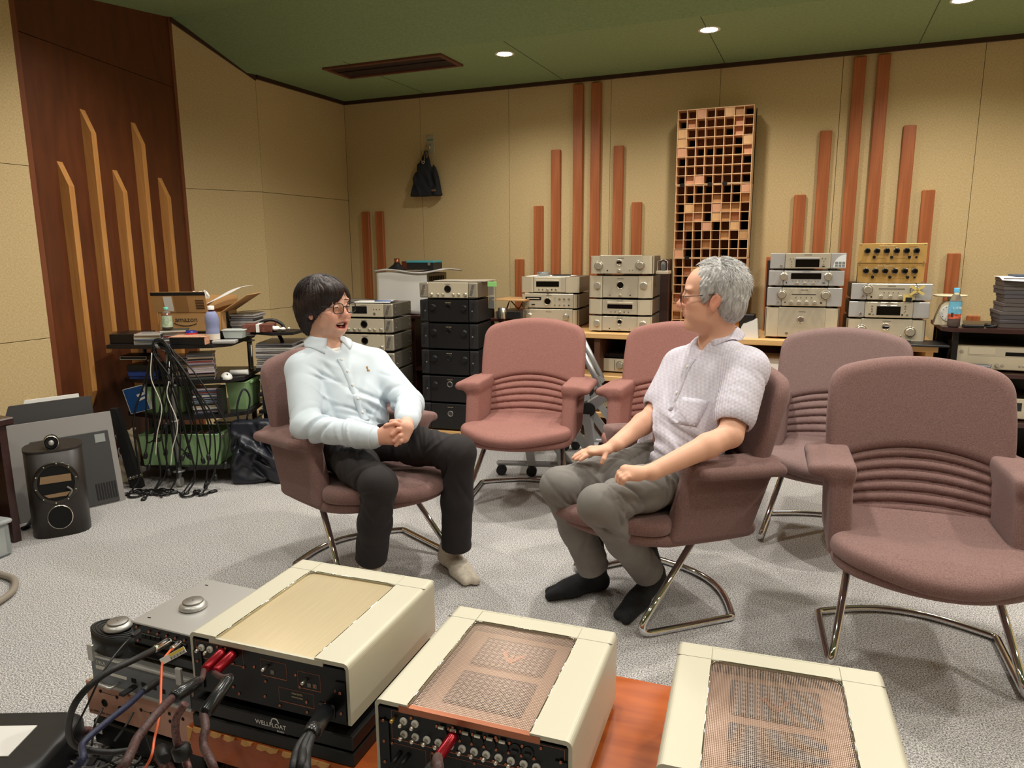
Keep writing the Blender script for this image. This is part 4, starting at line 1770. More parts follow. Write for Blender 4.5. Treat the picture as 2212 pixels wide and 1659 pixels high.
# ---------------------------------------------------------------- grey-haired man
def man_right():
    root = thing('person', 'grey-haired man with glasses in a lilac check polo shirt and grey trousers, seen in profile', 'person', (-.50, 2.64, 0))
    fw, lf = nrm((-.72, -.69, 0)), nrm((.69, -.72, 0))
    H = Frame(D((1537, 641), 2.70), (-1.0, -.16, .02), (.04, 0, 1), 1.06)
    neck = D((1549, 742), 2.765)
    Lsh, Rsh = D((1613, 798), 2.61), D((1472, 794), 2.90)
    Lel, Lwr, Lk = D((1578, 940), 2.50), D((1408, 1020), 2.40), D((1352, 1022), 2.36)
    Rel, Rwr = D((1412, 898), 2.82), D((1330, 960), 2.66)
    Lhip, Rhip = D((1492, 1020), 2.70), D((1428, 998), 2.86)
    Lkn, Rkn = D((1292, 1092), 2.43), D((1208, 1050), 2.64)
    Lan, Ran = onz(1402, 1258, .10), onz(1285, 1250, .10)
    pel = (Rhip + Lhip) / 2 - fw * .02
    up = nrm(neck - pel)
    sd = nrm(Lsh - Rsh)
    fd = nrm(np.cross(sd, up))
    if fd @ fw < 0:
        fd = -fd
    chest = (Rsh + Lsh) / 2 * .60 + pel * .40
    A = [sd, fd, up]

    def hp(dep, p0):
        return lambda x, y, d=0.0: D((p0[0] + x, p0[1] - y), dep - d)
    hl = hp(2.385, (1352, 1024))
    hr = hp(2.64, (1290, 976))
    allp = [H.o, Rsh, Lsh, Rel, Lel, Rkn, Lkn, Ran, Lan, Lk, pel, hr(-60, 0)]
    S = body_grid(allp, .17, .007, [(H.o, .14), (hl(0, 0), .06), (hr(-5, 0), .075)], .0032)
    model_head(S, H, neck, elder=True)
    S.ell(chest, (.155, .100, .17), A, .03)
    S.ell(pel + up * .13 + fd * .02, (.145, .11, .15), A, .04)
    S.ell(pel, (.150, .10, .10), A, .04)
    S.cone(neck - up * .01, (Rsh + neck) / 2 - up * .015, .058, .055, .03)
    S.cone(neck - up * .01, (Lsh + neck) / 2 - up * .015, .058, .055, .03)
    limb(S, [Lsh, Lel], [.054, .043], .02)
    limb(S, [Lel, Lel * .7 + Lwr * .3, Lwr], [.041, .042, .028], .015)
    limb(S, [Rsh, Rel], [.052, .042], .02)
    limb(S, [Rel, Rel * .7 + Rwr * .3, Rwr], [.041, .041, .028], .015)
    for hp_, kn_, an_ in ((Rhip, Rkn, Ran), (Lhip, Lkn, Lan)):
        limb(S, [hp_, kn_, kn_ * .3 + (an_ + np.array([0, 0, .07])) * .7], [.060, .044, .030], .03)
    # near hand: half-closed on the thigh
    S.cone(Lwr, hl(22, 2), .027, .026, .012, flat=(_u, .85))
    S.cone(hl(26, 3), hl(0, 9, .01), .025, .021, .012, flat=(_u + _f * -.4, .8))
    S.cone(hl(24, -2), hl(2, -4, .02), .025, .021, .012, flat=(_u + _f * -.4, .8))
    fingers(S, [[hl(0, 10, .005), hl(-15, 3, .006), hl(-20, -9, .004)], [hl(1, 5, .020), hl(-14, -2, .022), hl(-18, -14, .016)],
                [hl(3, -1, .032), hl(-10, -8, .034), hl(-13, -18, .026)], ([hl(6, -6, .040), hl(-4, -13, .042), hl(-7, -21, .034)], .0078),
                ([hl(22, 8, -.015), hl(4, 14, -.02), hl(-10, 8, -.015)], .0095)], .0092, .004)
    # far hand: flat on the knee, fingers spread
    S.cone(Rwr, hr(10, 2), .027, .026, .012, flat=(_u, .7))
    S.cone(hr(16, 4), hr(-12, 6, -.02), .024, .020, .012, flat=(_u, .65))
    S.cone(hr(16, 2), hr(-10, -1, .015), .024, .020, .012, flat=(_u, .65))
    fingers(S, [[hr(-12, 7, -.025), hr(-32, 1, -.028), hr(-48, -9, -.03)], [hr(-14, 4, -.010), hr(-34, -4, -.012), hr(-52, -14, -.014)],
                [hr(-12, 0, .005), hr(-30, -8, .006), hr(-46, -17, .004)], ([hr(-9, -3, .018), hr(-24, -10, .02), hr(-36, -18, .02)], .0078),
                ([hr(18, -4, .022), hr(14, -16, .034), hr(10, -24, .034)], .0098)], .0090, .004)
    me = relax(S.mesh('body'), 1, .4)
    V = mesh_co(me).astype(float)
    col = skin_tint(V, H, (226, 174, 146), elder=True)
    colour_attr(me, col)
    me.materials.append(m_skin)
    bo = obj('body', me, None, root)
    eyes(root, H, False, me)
    eyebrows(root, H, M('eyebrow_grey', (92, 82, 76), .7), me, z=.024, thick=.0026)
    me.transform(Matrix.Translation(-Vector(root.location)))
    glasses(root, H, .042, .031, .011, .105, -.003, m_frame_metal, m_glass, m_frame_metal, wrap=.08, round_=.6, thick=.0021)
    # hair: short grey sides, receding front, loose top
    S = SDF(*[np.arange(H.o[i] - .18, H.o[i] + .18, .0034) for i in range(3)])
    s = H.s

    def E(c, r, k=.015, mode='add'):
        S.ell(H(*c), [q * s for q in r], H.A, k * s, mode)
    E((-.026, 0, .044), (.103, .083, .088))
    E((-.055, 0, .000), (.070, .083, .080), .02)
    E((-.068, 0, -.040), (.045, .070, .050), .03)
    for y in (-1, 1):
        E((.022, y * .070, .020), (.020, .012, .040), .015)
    E((.100, 0, -.030), (.088, .068, .112), .012, 'cut')
    E((.088, 0, .062), (.050, .058, .058), .012, 'cut')
    E((.060, 0, -.105), (.092, .110, .070), .02, 'cut')
    for y in (-1, 1):
        E((-.004, y * .094, -.026), (.030, .03, .044), .01, 'cut')

    def comb(X, Y, Z):
        x, y, z = X - H.o[0], Y - H.o[1], Z - H.o[2]
        lx = x * H.x[0] + y * H.x[1] + z * H.x[2]
        ly = x * H.y[0] + y * H.y[1] + z * H.y[2]
        return .0016 * np.sin(lx * 520 + 160 * z + 2 * np.sin(z * 90)) + .0014 * np.sin(ly * 480 + lx * 260 + 2 * np.sin(z * 70))
    S.put(comb, H.o - .2, H.o + .2, mode='offset')
    me = S.mesh('hair')
    me.materials.append(m_hair_grey)
    hair = obj('hair', me, None, root)

    def root_pt(rs):
        a, b = rs.uniform(-math.pi, math.pi), rs.uniform(-.1, 1.5)
        n = np.array([math.cos(a) * math.cos(b), math.sin(a) * math.cos(b), math.sin(b)])
        if n[0] > .25 and n[2] < .80:
            return None
        return np.array([-.026, 0, .044]) + n * np.array([.100, .080, .085]), n

    def swirl(p, rs):
        n = nrm((p - np.array([-.026, 0, .044])) / np.array([.100, .080, .085]) ** 2)
        dn = np.array([.9, .1, .45]) if (p[0] > -.02 and p[2] > .085) else np.array([-.35, .1 * np.sign(p[1]), -1.0])
        return dn - n * (dn @ n) + n * (.45 if p[2] > .105 else 0)
    obj('hair_strand', strands(H, 1500, root_pt, (.018, .042), 5, .0007, .10, .12, .06, swirl, jit=.16, hug=(np.array([-.026, 0, .044]), np.array([.103, .083, .088]), .028)), m_hair_white, hair, kind='stuff')
    obj('hair_strand', strands(H, 900, root_pt, (.018, .040), 8, .0007, .16, .12, .08, swirl, jit=.2, hug=(np.array([-.026, 0, .044]), np.array([.103, .083, .088]), .034)), m_hair_grey, hair, kind='stuff')
    # polo shirt
    S = body_grid([Rsh, Lsh, Rel, Lel, pel], .19, .0046, [], .004)
    S.ell(chest + up * .02, (.185, .128, .180), A, .03)
    S.ell((Rsh + Lsh) / 2 - up * .02, (.150, .092, .070), A, .05)
    S.ell(pel + up * .14 + fd * .03, (.178, .140, .14), A, .05)
    S.ell(pel + up * .035 + fd * .030, (.182, .142, .09), A, .05)
    S.cone(neck - up * .028, Rsh + up * .004, .072, .066, .04)
    S.cone(neck - up * .028, Lsh + up * .004, .072, .066, .04)
    slL = Lsh + (Lel - Lsh) * .70
    slR = Rsh + (Rel - Rsh) * .72
    limb(S, [Lsh, slL], [.080, .072], .03)
    limb(S, [Rsh, slR], [.078, .070], .03)
    S.cone(neck - up * .02, neck + up * .06 + fd * .03, .066, .070, .012, None, 'cut')
    S.cone(neck + fd * .050 + up * .03, neck + fd * .110 - up * .075, .046, .006, .008, None, 'cut')
    S.folds(pel + up * .13 + fd * .11 + sd * .06, .18, up + .35 * sd, .050, .0060, 11)
    S.folds(chest - up * .06 + sd * .12, .15, up * .8 + fd * .7, .05, .0045, 12)
    S.folds(Lsh * .5 + slL * .5, .10, nrm(slL - Lsh) + .4 * fd, .05, .0030, 13)
    S.folds(chest + fd * .10, .16, up * .5 + sd, .06, .0026, 14)
    S.folds(pel + up * .03 + fd * .1 + sd * .12, .12, sd + fd * .6, .05, .0040, 15)
    S.half(pel - up * .020 - fd * .02, -up * .96 - fd * .0, .006)
    for a, sl in ((Lsh, slL), (Rsh, slR)):
        d = nrm(sl - a)
        S.cone(sl + d * .034, sl + d * .20, .052, .090, .004, None, 'cut')
        #S.cone(sl + d * .046, sl + d * .14, .0, .10, .004, None, 'cut')
    me = relax(S.mesh('polo_shirt'), 1)
    me.materials.append(m_polo)
    shirt = obj('polo_shirt', me, None, root, label='lilac and white checked polo shirt')
    cu = nrm(up + fd * .55)
    cf = nrm(fd - cu * (fd @ cu))
    nc = neck + up * .030 + fd * .004
    for sg in (-1, 1):
        def leaf(u, v, sg=sg):
            a = math.pi * (1.0 - .88 * u)
            r = .067 + .022 * v + .008 * v * u
            drop = .020 - v * (.036 + .034 * u * u)
            p = nc + cf * math.cos(a) * r + sd * sg * math.sin(a) * r * .98 + cu * drop + sd * sg * .022 * v * u * u
            if v > .25:
                hit = surf(shirt.data, p, cu + cf * .5 * max(0, math.cos(a)), .10)[0]
                if (hit - p) @ cu > -.004 and np.linalg.norm(hit - p) < .09:
                    p = p + cu * ((hit - p) @ cu + .005)
            return p
        obj('collar', MB().slab(leaf, 14, 6, .0028), m_polo, shirt)
    J = dict(H=H, neck=neck, fd=fd, sd=sd, up=up, chest=chest, pel=pel, Rhip=Rhip, Lhip=Lhip, Rkn=Rkn, Lkn=Lkn, Ran=Ran, Lan=Lan, fw=fw, lf=lf)
    return root, shirt, J


man2, shirt2, J2 = man_right()
trousers(man2, J2, m_grey_trs, (.085, .065, .062, .062), 60, J2['Ran'] + np.array([-.005, 0, .045]), J2['Lan'] + np.array([-.005, -.005, .045]))
sock(man2, onz(1312, 1270, 0), onz(1172, 1296, 0), J2['Ran'] + np.array([-.012, 0, .15]), m_sock_black)
sock(man2, onz(1425, 1262, 0), onz(1338, 1352, 0), J2['Lan'] + np.array([-.012, -.03, .15]), m_sock_black)
fd, sd, up, neck, pel, chest = [J2[k] for k in ('fd', 'sd', 'up', 'neck', 'pel', 'chest')]
pts = []
for i in range(13):
    t = i / 12
    p = (neck + fd * .08 - up * .085) * (1 - t) + (chest + fd * .12 - up * .04) * t
    q = surf(shirt2.data, p, fd)
    pts.append(q[0] + q[1] * .0015)
pk = obj('placket', MB().slab(lambda u, v: pts[int(round(v * 12))] + sd * (.032 * (u - .5)), 1, 12, .0022), m_polo, shirt2)
for k in (2, 8):
    obj('button', MB().lathe_dir(pts[k], pts[k] + fd * .005, [(0, .0055), (.7, .0055), (1, .0042)], 12), m_button, pk)
pc = chest + sd * .085 + fd * .1 - up * .035
gridp = {}
for i in range(7):
    for j in range(7):
        q = surf(shirt2.data, pc + sd * .095 * (i / 6 - .5) - up * .105 * (j / 6 - .5), fd)
        gridp[(i, j)] = q[0] + q[1] * .001
obj('breast_pocket', MB().slab(lambda u, v: gridp[(int(round(u * 6)), int(round(v * 6)))], 6, 6, .0022), m_polo, shirt2)
finish_children(man2)

# ================================================================ hi-fi stacks along the back wall
m_champ = M('champagne_metal', (204, 193, 168), 0.4, 0.22, vary=(3, .03))
m_champ2 = M('champagne_brushed', (198, 189, 168), 0.36, 0.32, vary=(60, .05), stretch=(.05, 1, 6))
m_silver = M('silver_metal', (194, 193, 190), 0.36, 0.38, vary=(60, .05), stretch=(.05, 1, 6))
m_silver_dark = M('silver_side', (150, 146, 140), 0.4, 0.7)
m_casegrey = M('case_sheet_grey', (126, 120, 108), 0.42, 0.6)
m_blackmetal = M('black_metal', (22, 21, 22), 0.42, 0.2)
m_blackwing = M('black_wing', (36, 35, 37), 0.5, 0.2, bump=(180, .4, .001))
m_silverwing = M('silver_wing', (176, 168, 152), 0.45, 0.6, bump=(180, .3, .001))
m_dispblack = M('display_black', (8, 7, 8), 0.12)
m_ringmetal = M('ring_metal', (224, 218, 204), 0.18, 0.9)
m_knob = M('knob_satin', (205, 198, 180), 0.28, 0.7)
m_knobblack = M('knob_black', (26, 26, 27), 0.4, 0.3)
m_copper = M('copper_foot', (150, 86, 60), 0.3, 0.8)
m_ink = M('ink_dark', (48, 40, 32), 0.7)
m_inklight = M('ink_pale', (188, 170, 130), 0.6)
m_hole = M('hole_black', (5, 5, 5), 0.9)
FRONT = (math.pi / 2, 0, 0)

_KN = {}


def knob_mesh(r, L, style):
    key = (round(r, 4), round(L, 4), style)
    if key not in _KN:
        mb = MB().lathe_dir((0, 0, 0), (0, -L, 0), [(0, r * 1.16), (.12, r * 1.16), (.13, r), (.9, r * .97), (1, r * .86)], 22)
        _KN[key] = mb.mesh('knob')
    return _KN[key]


def disc_mesh(r, t):
    key = ('disc', round(r, 4), t)
    if key not in _KN:
        _KN[key] = MB().lathe_dir((0, 0, 0), (0, -t, 0), [(0, r), (.85, r), (1, r * .92)], 20).mesh('disc')
    return _KN[key]


def ring_mesh(r, w, t):
    key = ('ring', round(r, 4), w, t)
    if key not in _KN:
        _KN[key] = MB().lathe_dir((0, 0, 0), (0, -1, 0), [(0, r - w), (t, r - w * .8), (t * 1.1, r), (t * .5, r + w * .5), (0, r + w * .5)], 26, cap=False).mesh('ring')
    return _KN[key]


def mobj(name, me, mat, parent, loc):
    """a small part sharing its mesh; the material sits on the object"""
    if len(me.materials) == 0:
        me.materials.append(mat)
    o = bpy.data.objects.new(name, me)
    COL.objects.link(o)
    o.parent = parent
    o.location = loc
    o.material_slots[0].link = 'OBJECT'
    o.material_slots[0].material = mat
    return o


def unit(name, label, cat, loc, rz, w, h, d, face, els, col=None, col2=None, body=None, brand=None, foot=0.011, footr=.028, group=None,
         footmat=None, brand_v=.88, ink=None, knobmat=None, wing=.17, brand_size=.0115):
    """one hi-fi unit: x along the front from its left end, y to the back, z up from the feet"""
    col, col2, body = col or m_champ, col2 or m_champ2, body or m_casegrey
    t = thing(name, label, cat, loc, rz, group)
    z0, z1 = foot, h
    H = z1 - z0
    obj('case', MB().box(.004, w - .004, .014, d, z0, z1 - .002, bev=.003), body, t)
    for fx in (.07, w - .07):
        for fy in (.06, d - .07):
            mobj('foot', foot_mesh(footr, foot), footmat or m_silver_dark, t, (fx, fy, 0))
    if face == 'flat':
        obj('front_panel', MB().box(0, w, 0, .014, z0, z1, bev=.004), col, t)
    elif face == 'round':      # rounded cheeks either side of a flat centre
        a = wing * w
        cur = [(0, .05), (.002, .03), (.010, .012), (.024, .003), (.05, 0), (a, 0)]
        obj('side_cheek', MB().prism(cur + [(a, .05)], z0, z1, smooth=False), col, t)
        obj('side_cheek', MB().prism([(w - x, y) for x, y in cur] + [(w - a, .05)], z0, z1), col, t)
        obj('front_panel', MB().box(a + .001, w - a - .001, -.004, .014, z0, z1 + .004, bev=.003), col2, t)
    elif face == 'wings':      # centre plate set back between two angled wings
        a, b = .215 * w, .05
        obj('side_wing', MB().prism([(0, .035), (0, .016), (a - .012, -.004), (a, -.002), (a, .014)], z0, z1), col, t)
        obj('side_wing', MB().prism([(w, .035), (w, .016), (w - a + .012, -.004), (w - a, -.002), (w - a, .014)], z0, z1), col, t)
        obj('front_panel', MB().box(a + .002, w - a - .002, .002, .014, z0 + .001, z1 - .001, bev=.002), col2, t)
    elif face == 'textured':   # ribbed wings with a screw, plain centre
        a = .155 * w
        for s in (0, 1):
            x0, x1 = (0, a) if s == 0 else (w - a, w)
            pw = obj('side_wing', MB().box(x0, x1, -.002, .02, z0, z1, bev=.007), body if body is not m_casegrey else m_silverwing, t)
            xs = x0 + a * (.62 if s == 0 else .42)
            mobj('screw', disc_mesh(.006, .003), m_ringmetal if body is m_casegrey else m_silver_dark, t, (xs, -.002, z0 + H * .5))
            rib = MB()
            for k in range(7):
                xa = x0 + a * (.12 + .045 * k)
                rib.prism([(xa, z0 + H * .15), (xa + .0022, z0 + H * .15), (xa + .0022 + a * .3, z0 + H * .85), (xa + a * .3, z0 + H * .85)], -.0035, -.001, axis=1)
            obj('rib', rib, body if body is not m_casegrey else m_silver_dark, pw, kind='stuff')
        obj('front_panel', MB().box(a + .001, w - a - .001, -.006, .014, z0, z1, bev=.003), col, t)
    elif face == 'lines':      # centre plate bounded by bright vertical edges (thin cheeks set back)
        a = wing * w
        obj('side_cheek', MB().box(0, a, .002, .016, z0, z1, bev=.003), col, t)
        obj('side_cheek', MB().box(w - a, w, .002, .016, z0, z1, bev=.003), col, t)
        obj('front_panel', MB().box(a + .0015, w - a - .0015, -.008, .014, z0, z1, bev=.004), col2, t)
    fy = {'flat': 0, 'round': -.004, 'wings': .002, 'textured': -.006, 'lines': -.008}[face]
    km = knobmat or m_knob
    for e in els:
        k = e[0]
        if k == 'knob':
            x, z, r = e[1] * w, z0 + e[2] * H, e[3]
            off = fy
            if face == 'wings' and (e[1] < .21 or e[1] > .79):
                off = .004
            mobj('knob', knob_mesh(r, .024, 0), km, t, (x, off + .002, z))
            if len(e) > 4:
                mobj('knob_ring', ring_mesh(r * 1.25, .003, .003), m_ringmetal if e[4] else m_silver_dark, t, (x, off, z))
        elif k == 'port':
            x, z, r = e[1] * w, z0 + e[2] * H, e[3]
            mobj('porthole', disc_mesh(r, .002), e[4] if len(e) > 4 else m_dispblack, t, (x, fy, z))
            mobj('porthole_ring', ring_mesh(r, .0045, .005), e[5] if len(e) > 5 else m_ringmetal, t, (x, fy, z))
        elif k == 'disp':
            obj('display', MB().box(e[1] * w, e[3] * w, fy - .0032, fy + .004, z0 + e[2] * H, z0 + e[4] * H, bev=.0015), m_dispblack, t)
        elif k == 'tray':
            obj('disc_tray', MB().box(e[1] * w, e[3] * w, fy - .0042, fy + .004, z0 + e[2] * H, z0 + e[4] * H, bev=.0015), e[5] if len(e) > 5 else col, t)
        elif k == 'slot':
            obj('disc_slot', MB().box(e[1] * w, e[3] * w, fy - .0012, fy + .003, z0 + e[2] * H, z0 + e[4] * H), m_hole, t)
        elif k == 'btn':
            mobj('button', disc_mesh(e[3], .004), e[4] if len(e) > 4 else m_ringmetal, t, (e[1] * w, fy, z0 + e[2] * H))
        elif k == 'plate':
            obj('inset_plate', MB().box(e[1] * w, e[3] * w, fy - (.0048 if e[5] is m_dispblack else .0016), fy + .004, z0 + e[2] * H, z0 + e[4] * H, bev=.0008), e[5], t)
    if brand:
        text(brand, brand_size, ink or m_ink, t, (w / 2, fy - .0006, z0 + brand_v * H), FRONT, 0.0002, 1.15)
    return t


_FT = {}


def foot_mesh(r, h):
    k = (r, h)
    if k not in _FT:
        _FT[k] = MB().lathe((0, 0, 0), [(r * .85, 0), (r, h * .2), (r, h)], 18).mesh('foot')
    return _FT[k]


# ---- pine shelf
m_pine = M_wood('pine_shelf', (204, 158, 98), (224, 180, 120), scale=(2.5, 40, 40), rough=0.5)
m_shelfback = M_wood('shelf_back_brown', (74, 44, 26), (92, 56, 34), scale=(30, 30, 3), rough=0.6)
SZ = 0.768
sh = thing('pine_shelf', 'long low pine shelf unit carrying the champagne hi-fi stacks', 'shelf', (-2.12, 4.86, 0))
SLn = 2.80
for nm, z, y1 in (('top_board', SZ, .62), ('middle_board', .470, .60), ('lower_board', .205, .60)):
    obj(nm, MB().box(0, SLn, 0, y1, z - .036, z, bev=.003), m_pine, sh)
for x in (.02, .70, 1.36, 2.06, 2.74):
    obj('upright', MB().box(x, x + .04, .03, .58, 0, SZ - .036), m_pine if x > 2 else m_shelfback, sh)
obj('back_board', MB().box(.06, SLn - .02, .59, .605, .06, SZ - .036), m_shelfback, sh)

BR = 'marantz'
G2, G1, G3, G4 = 'left shelf stack', 'far-left shelf stack', 'stack right of the diffuser', 'stack under the gold unit'
rz = math.radians(3)
p = (-1.477, 4.935)
unit('amplifier', 'champagne amplifier at the bottom of the stack left of the diffuser, two satin knobs', 'amplifier', (*p, SZ), rz, .44, .114, .40, 'wings',
     [('knob', .135, .52, .022), ('knob', .865, .50, .022), ('port', .5, .62, .019), ('knob', .5, .16, .008), ('btn', .34, .17, .004, m_hole), ('btn', .66, .17, .003)], brand=BR, group=G2)
unit('disc_player', 'champagne disc player second from bottom in the stack left of the diffuser', 'disc player', (*p, SZ + .116), rz, .44, .114, .40, 'wings',
     [('plate', .29, .32, .71, .86, m_champ), ('tray', .30, .72, .70, .82), ('disp', .30, .38, .70, .68), ('knob', .5, .16, .008), ('btn', .36, .17, .004), ('btn', .43, .17, .004), ('btn', .57, .17, .004, m_hole), ('btn', .64, .17, .005)], brand=BR, brand_v=.92, group=G2)
unit('amplifier', 'tall champagne amplifier with dark round window, second from top left of the diffuser', 'amplifier', (*p, SZ + .232), rz, .44, .160, .40, 'wings',
     [('knob', .135, .56, .023), ('knob', .865, .58, .023), ('port', .5, .58, .026), ('knob', .5, .12, .0085), ('btn', .34, .12, .005, m_ringmetal), ('btn', .66, .12, .004, m_hole)], brand=BR, group=G2)
unit('preamplifier', 'champagne preamplifier on copper feet, topmost left of the diffuser', 'amplifier', (p[0] + .004, p[1] - .01, SZ + .394), rz, .44, .135, .36, 'round',
     [('knob', .15, .45, .024, 1), ('knob', .80, .48, .025, 1), ('port', .475, .62, .021, m_ringmetal), ('plate', .44, .58, .51, .68, m_dispblack), ('knob', .475, .18, .011), ('btn', .29, .18, .0045, m_hole), ('btn', .64, .22, .004), ('btn', .69, .22, .004)], brand=BR, footmat=m_copper, footr=.03, foot=.014, group=G2)
p = (-2.05, 5.07)
rz = math.radians(4)
unit('amplifier', 'champagne amplifier with two round knobs half hidden by the empty chair back', 'amplifier', (*p, SZ), rz, .44, .135, .42, 'round',
     [('knob', .155, .60, .022), ('knob', .80, .58, .022), ('knob', .80, .1, .008), ('btn', .5, .55, .002)], brand=BR, wing=.08, group=G1)
unit('disc_player', 'champagne disc player with round window in the far-left shelf stack', 'disc player', (*p, SZ + .137), rz, .44, .112, .42, 'round',
     [('slot', .09, .56, .37, .80), ('tray', .12, .64, .34, .70), ('port', .48, .48, .027), ('btn', .115, .26, .008), ('btn', .61, .78, .003), ('btn', .61, .55, .003), ('btn', .69, .66, .009), ('btn', .77, .66, .009), ('btn', .85, .66, .009),
      ('btn', .61, .22, .006), ('btn', .69, .22, .006), ('btn', .77, .22, .006), ('btn', .85, .22, .005, m_hole), ('tray', .20, .20, .26, .28, m_hole)], brand=BR, brand_v=.93, wing=.07, group=G1)
t = unit('disc_player', 'champagne disc player topping the far-left shelf stack, wide dark display', 'disc player', (p[0] + .005, p[1], SZ + .251), rz, .44, .126, .42, 'wings',
         [('plate', .24, .05, .70, .95, m_champ), ('tray', .265, .72, .665, .80), ('disp', .265, .36, .665, .70), ('knob', .465, .18, .009), ('btn', .315, .18, .006), ('btn', .38, .18, .006), ('btn', .54, .18, .005, m_hole), ('btn', .61, .18, .008)], brand=BR, brand_v=.90, group=G1)
# things lying on the far-left stack
m_paper = M('paper_white', (236, 234, 228), 0.85)
zt = SZ + .251 + .126
o = obj('paper_sheet', MB().box(0, .33, 0, .24, 0, .004), m_paper, loc=(p[0] + .04, p[1] + .02, zt), rz=rz, label='loose white sheets lying on the far-left shelf stack', cat='paper')
m_clear = M('clear_plastic', (235, 240, 240), 0.08, 0.0, trans=0.9, ior=1.3)
d = thing('glass_dish', 'small clear round dish on the far-left shelf stack', 'dish', (p[0] + .14, p[1] + .12, zt + .004))
obj('bowl', MB().lathe((0, 0, 0), [(.046, 0), (.050, .004), (.051, .028), (.048, .028), (.046, .006), (0, .005)], 24, cap=False), m_clear, d)
obj('contents', MB().lathe((0, 0, .006), [(.0, 0), (.043, 0), (.040, .008), (.02, .012), (0, .013)], 16, cap=False), M('trinkets', (170, 166, 158), .4, vary=(120, .5)), d)
obj('dark_plate', MB().lathe((0, 0, 0), [(0, 0), (.068, 0), (.074, .006), (.066, .009), (0, .007)], 26, cap=False), m_black_plastic, loc=(p[0] + .275, p[1] + .14, zt + .004), label='flat round black plate beside the clear dish', cat='plate')

p = (-.300, 4.945)
rz = math.radians(2)
unit('power_amplifier', 'large champagne power amplifier with small round window, bottom of the stack right of the diffuser', 'amplifier', (*p, SZ), rz, .44, .200, .42, 'round',
     [('port', .49, .60, .021, m_ringmetal), ('btn', .31, .13, .010), ('btn', .49, .16, .009), ('btn', .67, .13, .003)], brand=BR, footmat=m_copper, foot=.014, footr=.03, wing=.185, group=G3)
unit('amplifier', 'silver amplifier with four small knobs, third from top right of the diffuser', 'amplifier', (p[0] + .006, p[1], SZ + .202), rz, .44, .126, .40, 'lines',
     [('knob', .20, .62, .023, 1), ('knob', .785, .60, .023, 1), ('slot', .335, .62, .655, .66), ('knob', .33, .20, .010), ('knob', .435, .20, .010), ('knob', .54, .20, .010), ('knob', .645, .20, .010),
      ('btn', .155, .20, .008), ('btn', .25, .20, .004, m_hole), ('btn', .39, .47, .004), ('btn', .46, .47, .004), ('btn', .53, .47, .004), ('btn', .60, .47, .004), ('btn', .73, .19, .005, m_hole)], col=m_silver, col2=m_champ2, brand=BR, wing=.20, group=G3)
unit('tuner', 'slim silver receiver with wide black display, second from top right of the diffuser', 'receiver', (p[0] + .010, p[1], SZ + .330), rz, .44, .104, .40, 'lines',
     [('knob', .205, .62, .021), ('knob', .79, .62, .021), ('disp', .30, .44, .70, .84), ('knob', .385, .16, .0085), ('knob', .49, .16, .0085), ('knob', .60, .16, .0085), ('btn', .15, .20, .008), ('btn', .245, .19, .004, m_hole), ('tray', .72, .17, .755, .22, m_hole)]
     + [('btn', .33 + .042 * k, .32, .003) for k in range(9)], col=m_silver, col2=m_silver, brand=BR, brand_v=.94, wing=.20, group=G3)
t = unit('disc_player', 'silver disc player with a label sheet on its corner, topmost right of the diffuser', 'disc player', (p[0] + .014, p[1], SZ + .436), rz, .44, .106, .38, 'lines',
         [('tray', .34, .60, .655, .72), ('disp', .34, .10, .655, .60), ('btn', .15, .18, .008), ('btn', .27, .64, .004), ('btn', .31, .64, .004), ('btn', .29, .45, .003), ('btn', .29, .30, .003), ('btn', .29, .15, .003),
          ('btn', .69, .66, .004), ('btn', .73, .66, .004), ('btn', .71, .45, .003), ('btn', .71, .30, .003), ('tray', .69, .12, .73, .18, m_hole)], col=m_silver, col2=m_champ2, brand=BR, brand_v=.90, wing=.20, group=G3)
fan = [(.438, .018)] + [(.438 - .070 * math.cos(a), .018 + .078 * math.sin(a)) for a in [math.pi / 2 * k / 8 for k in range(9)]]
obj('feature_label', MB().prism(fan, -.0012, .002, axis=1), M('label_white', (226, 228, 228), .5), t)
lab = MB()
for k in range(3):
    for j in range(2):
        lab.box(.378 + .020 * k, .394 + .020 * k, -.0018, 0, .022 + .017 * j, .036 + .017 * j)
obj('label_print', lab, M('label_print_grey', (120, 126, 122), .7), t)
p = (.183, 4.955)
t4a = unit('amplifier', 'champagne amplifier with rounded cheeks, bottom of the stack under the gold unit', 'amplifier', (*p, SZ), rz, .44, .140, .42, 'round',
           [('knob', .19, .48, .025, 1), ('knob', .80, .44, .025, 1), ('port', .495, .66, .022, m_ringmetal), ('plate', .455, .58, .535, .70, m_dispblack), ('btn', .49, .28, .008), ('btn', .63, .24, .004), ('btn', .69, .24, .004)], brand=BR, brand_v=.93, foot=.014, wing=.18, group=G4)
t4b = unit('disc_player', 'silver disc player with big black display, middle of the stack under the gold unit', 'disc player', (p[0] + .006, p[1], SZ + .142), rz, .44, .106, .40, 'lines',
           [('tray', .35, .72, .645, .80), ('disp', .35, .16, .645, .72), ('btn', .15, .22, .008), ('btn', .29, .72, .005), ('btn', .29, .55, .005), ('btn', .29, .40, .005), ('tray', .25, .18, .28, .24, m_hole), ('btn', .31, .2, .004),
            ('btn', .70, .74, .005), ('btn', .70, .58, .005), ('btn', .70, .42, .005), ('btn', .67, .2, .005, m_hole), ('btn', .73, .2, .006)], col=m_silver, col2=m_champ2, brand=BR, brand_v=.91, wing=.20, group=G4)
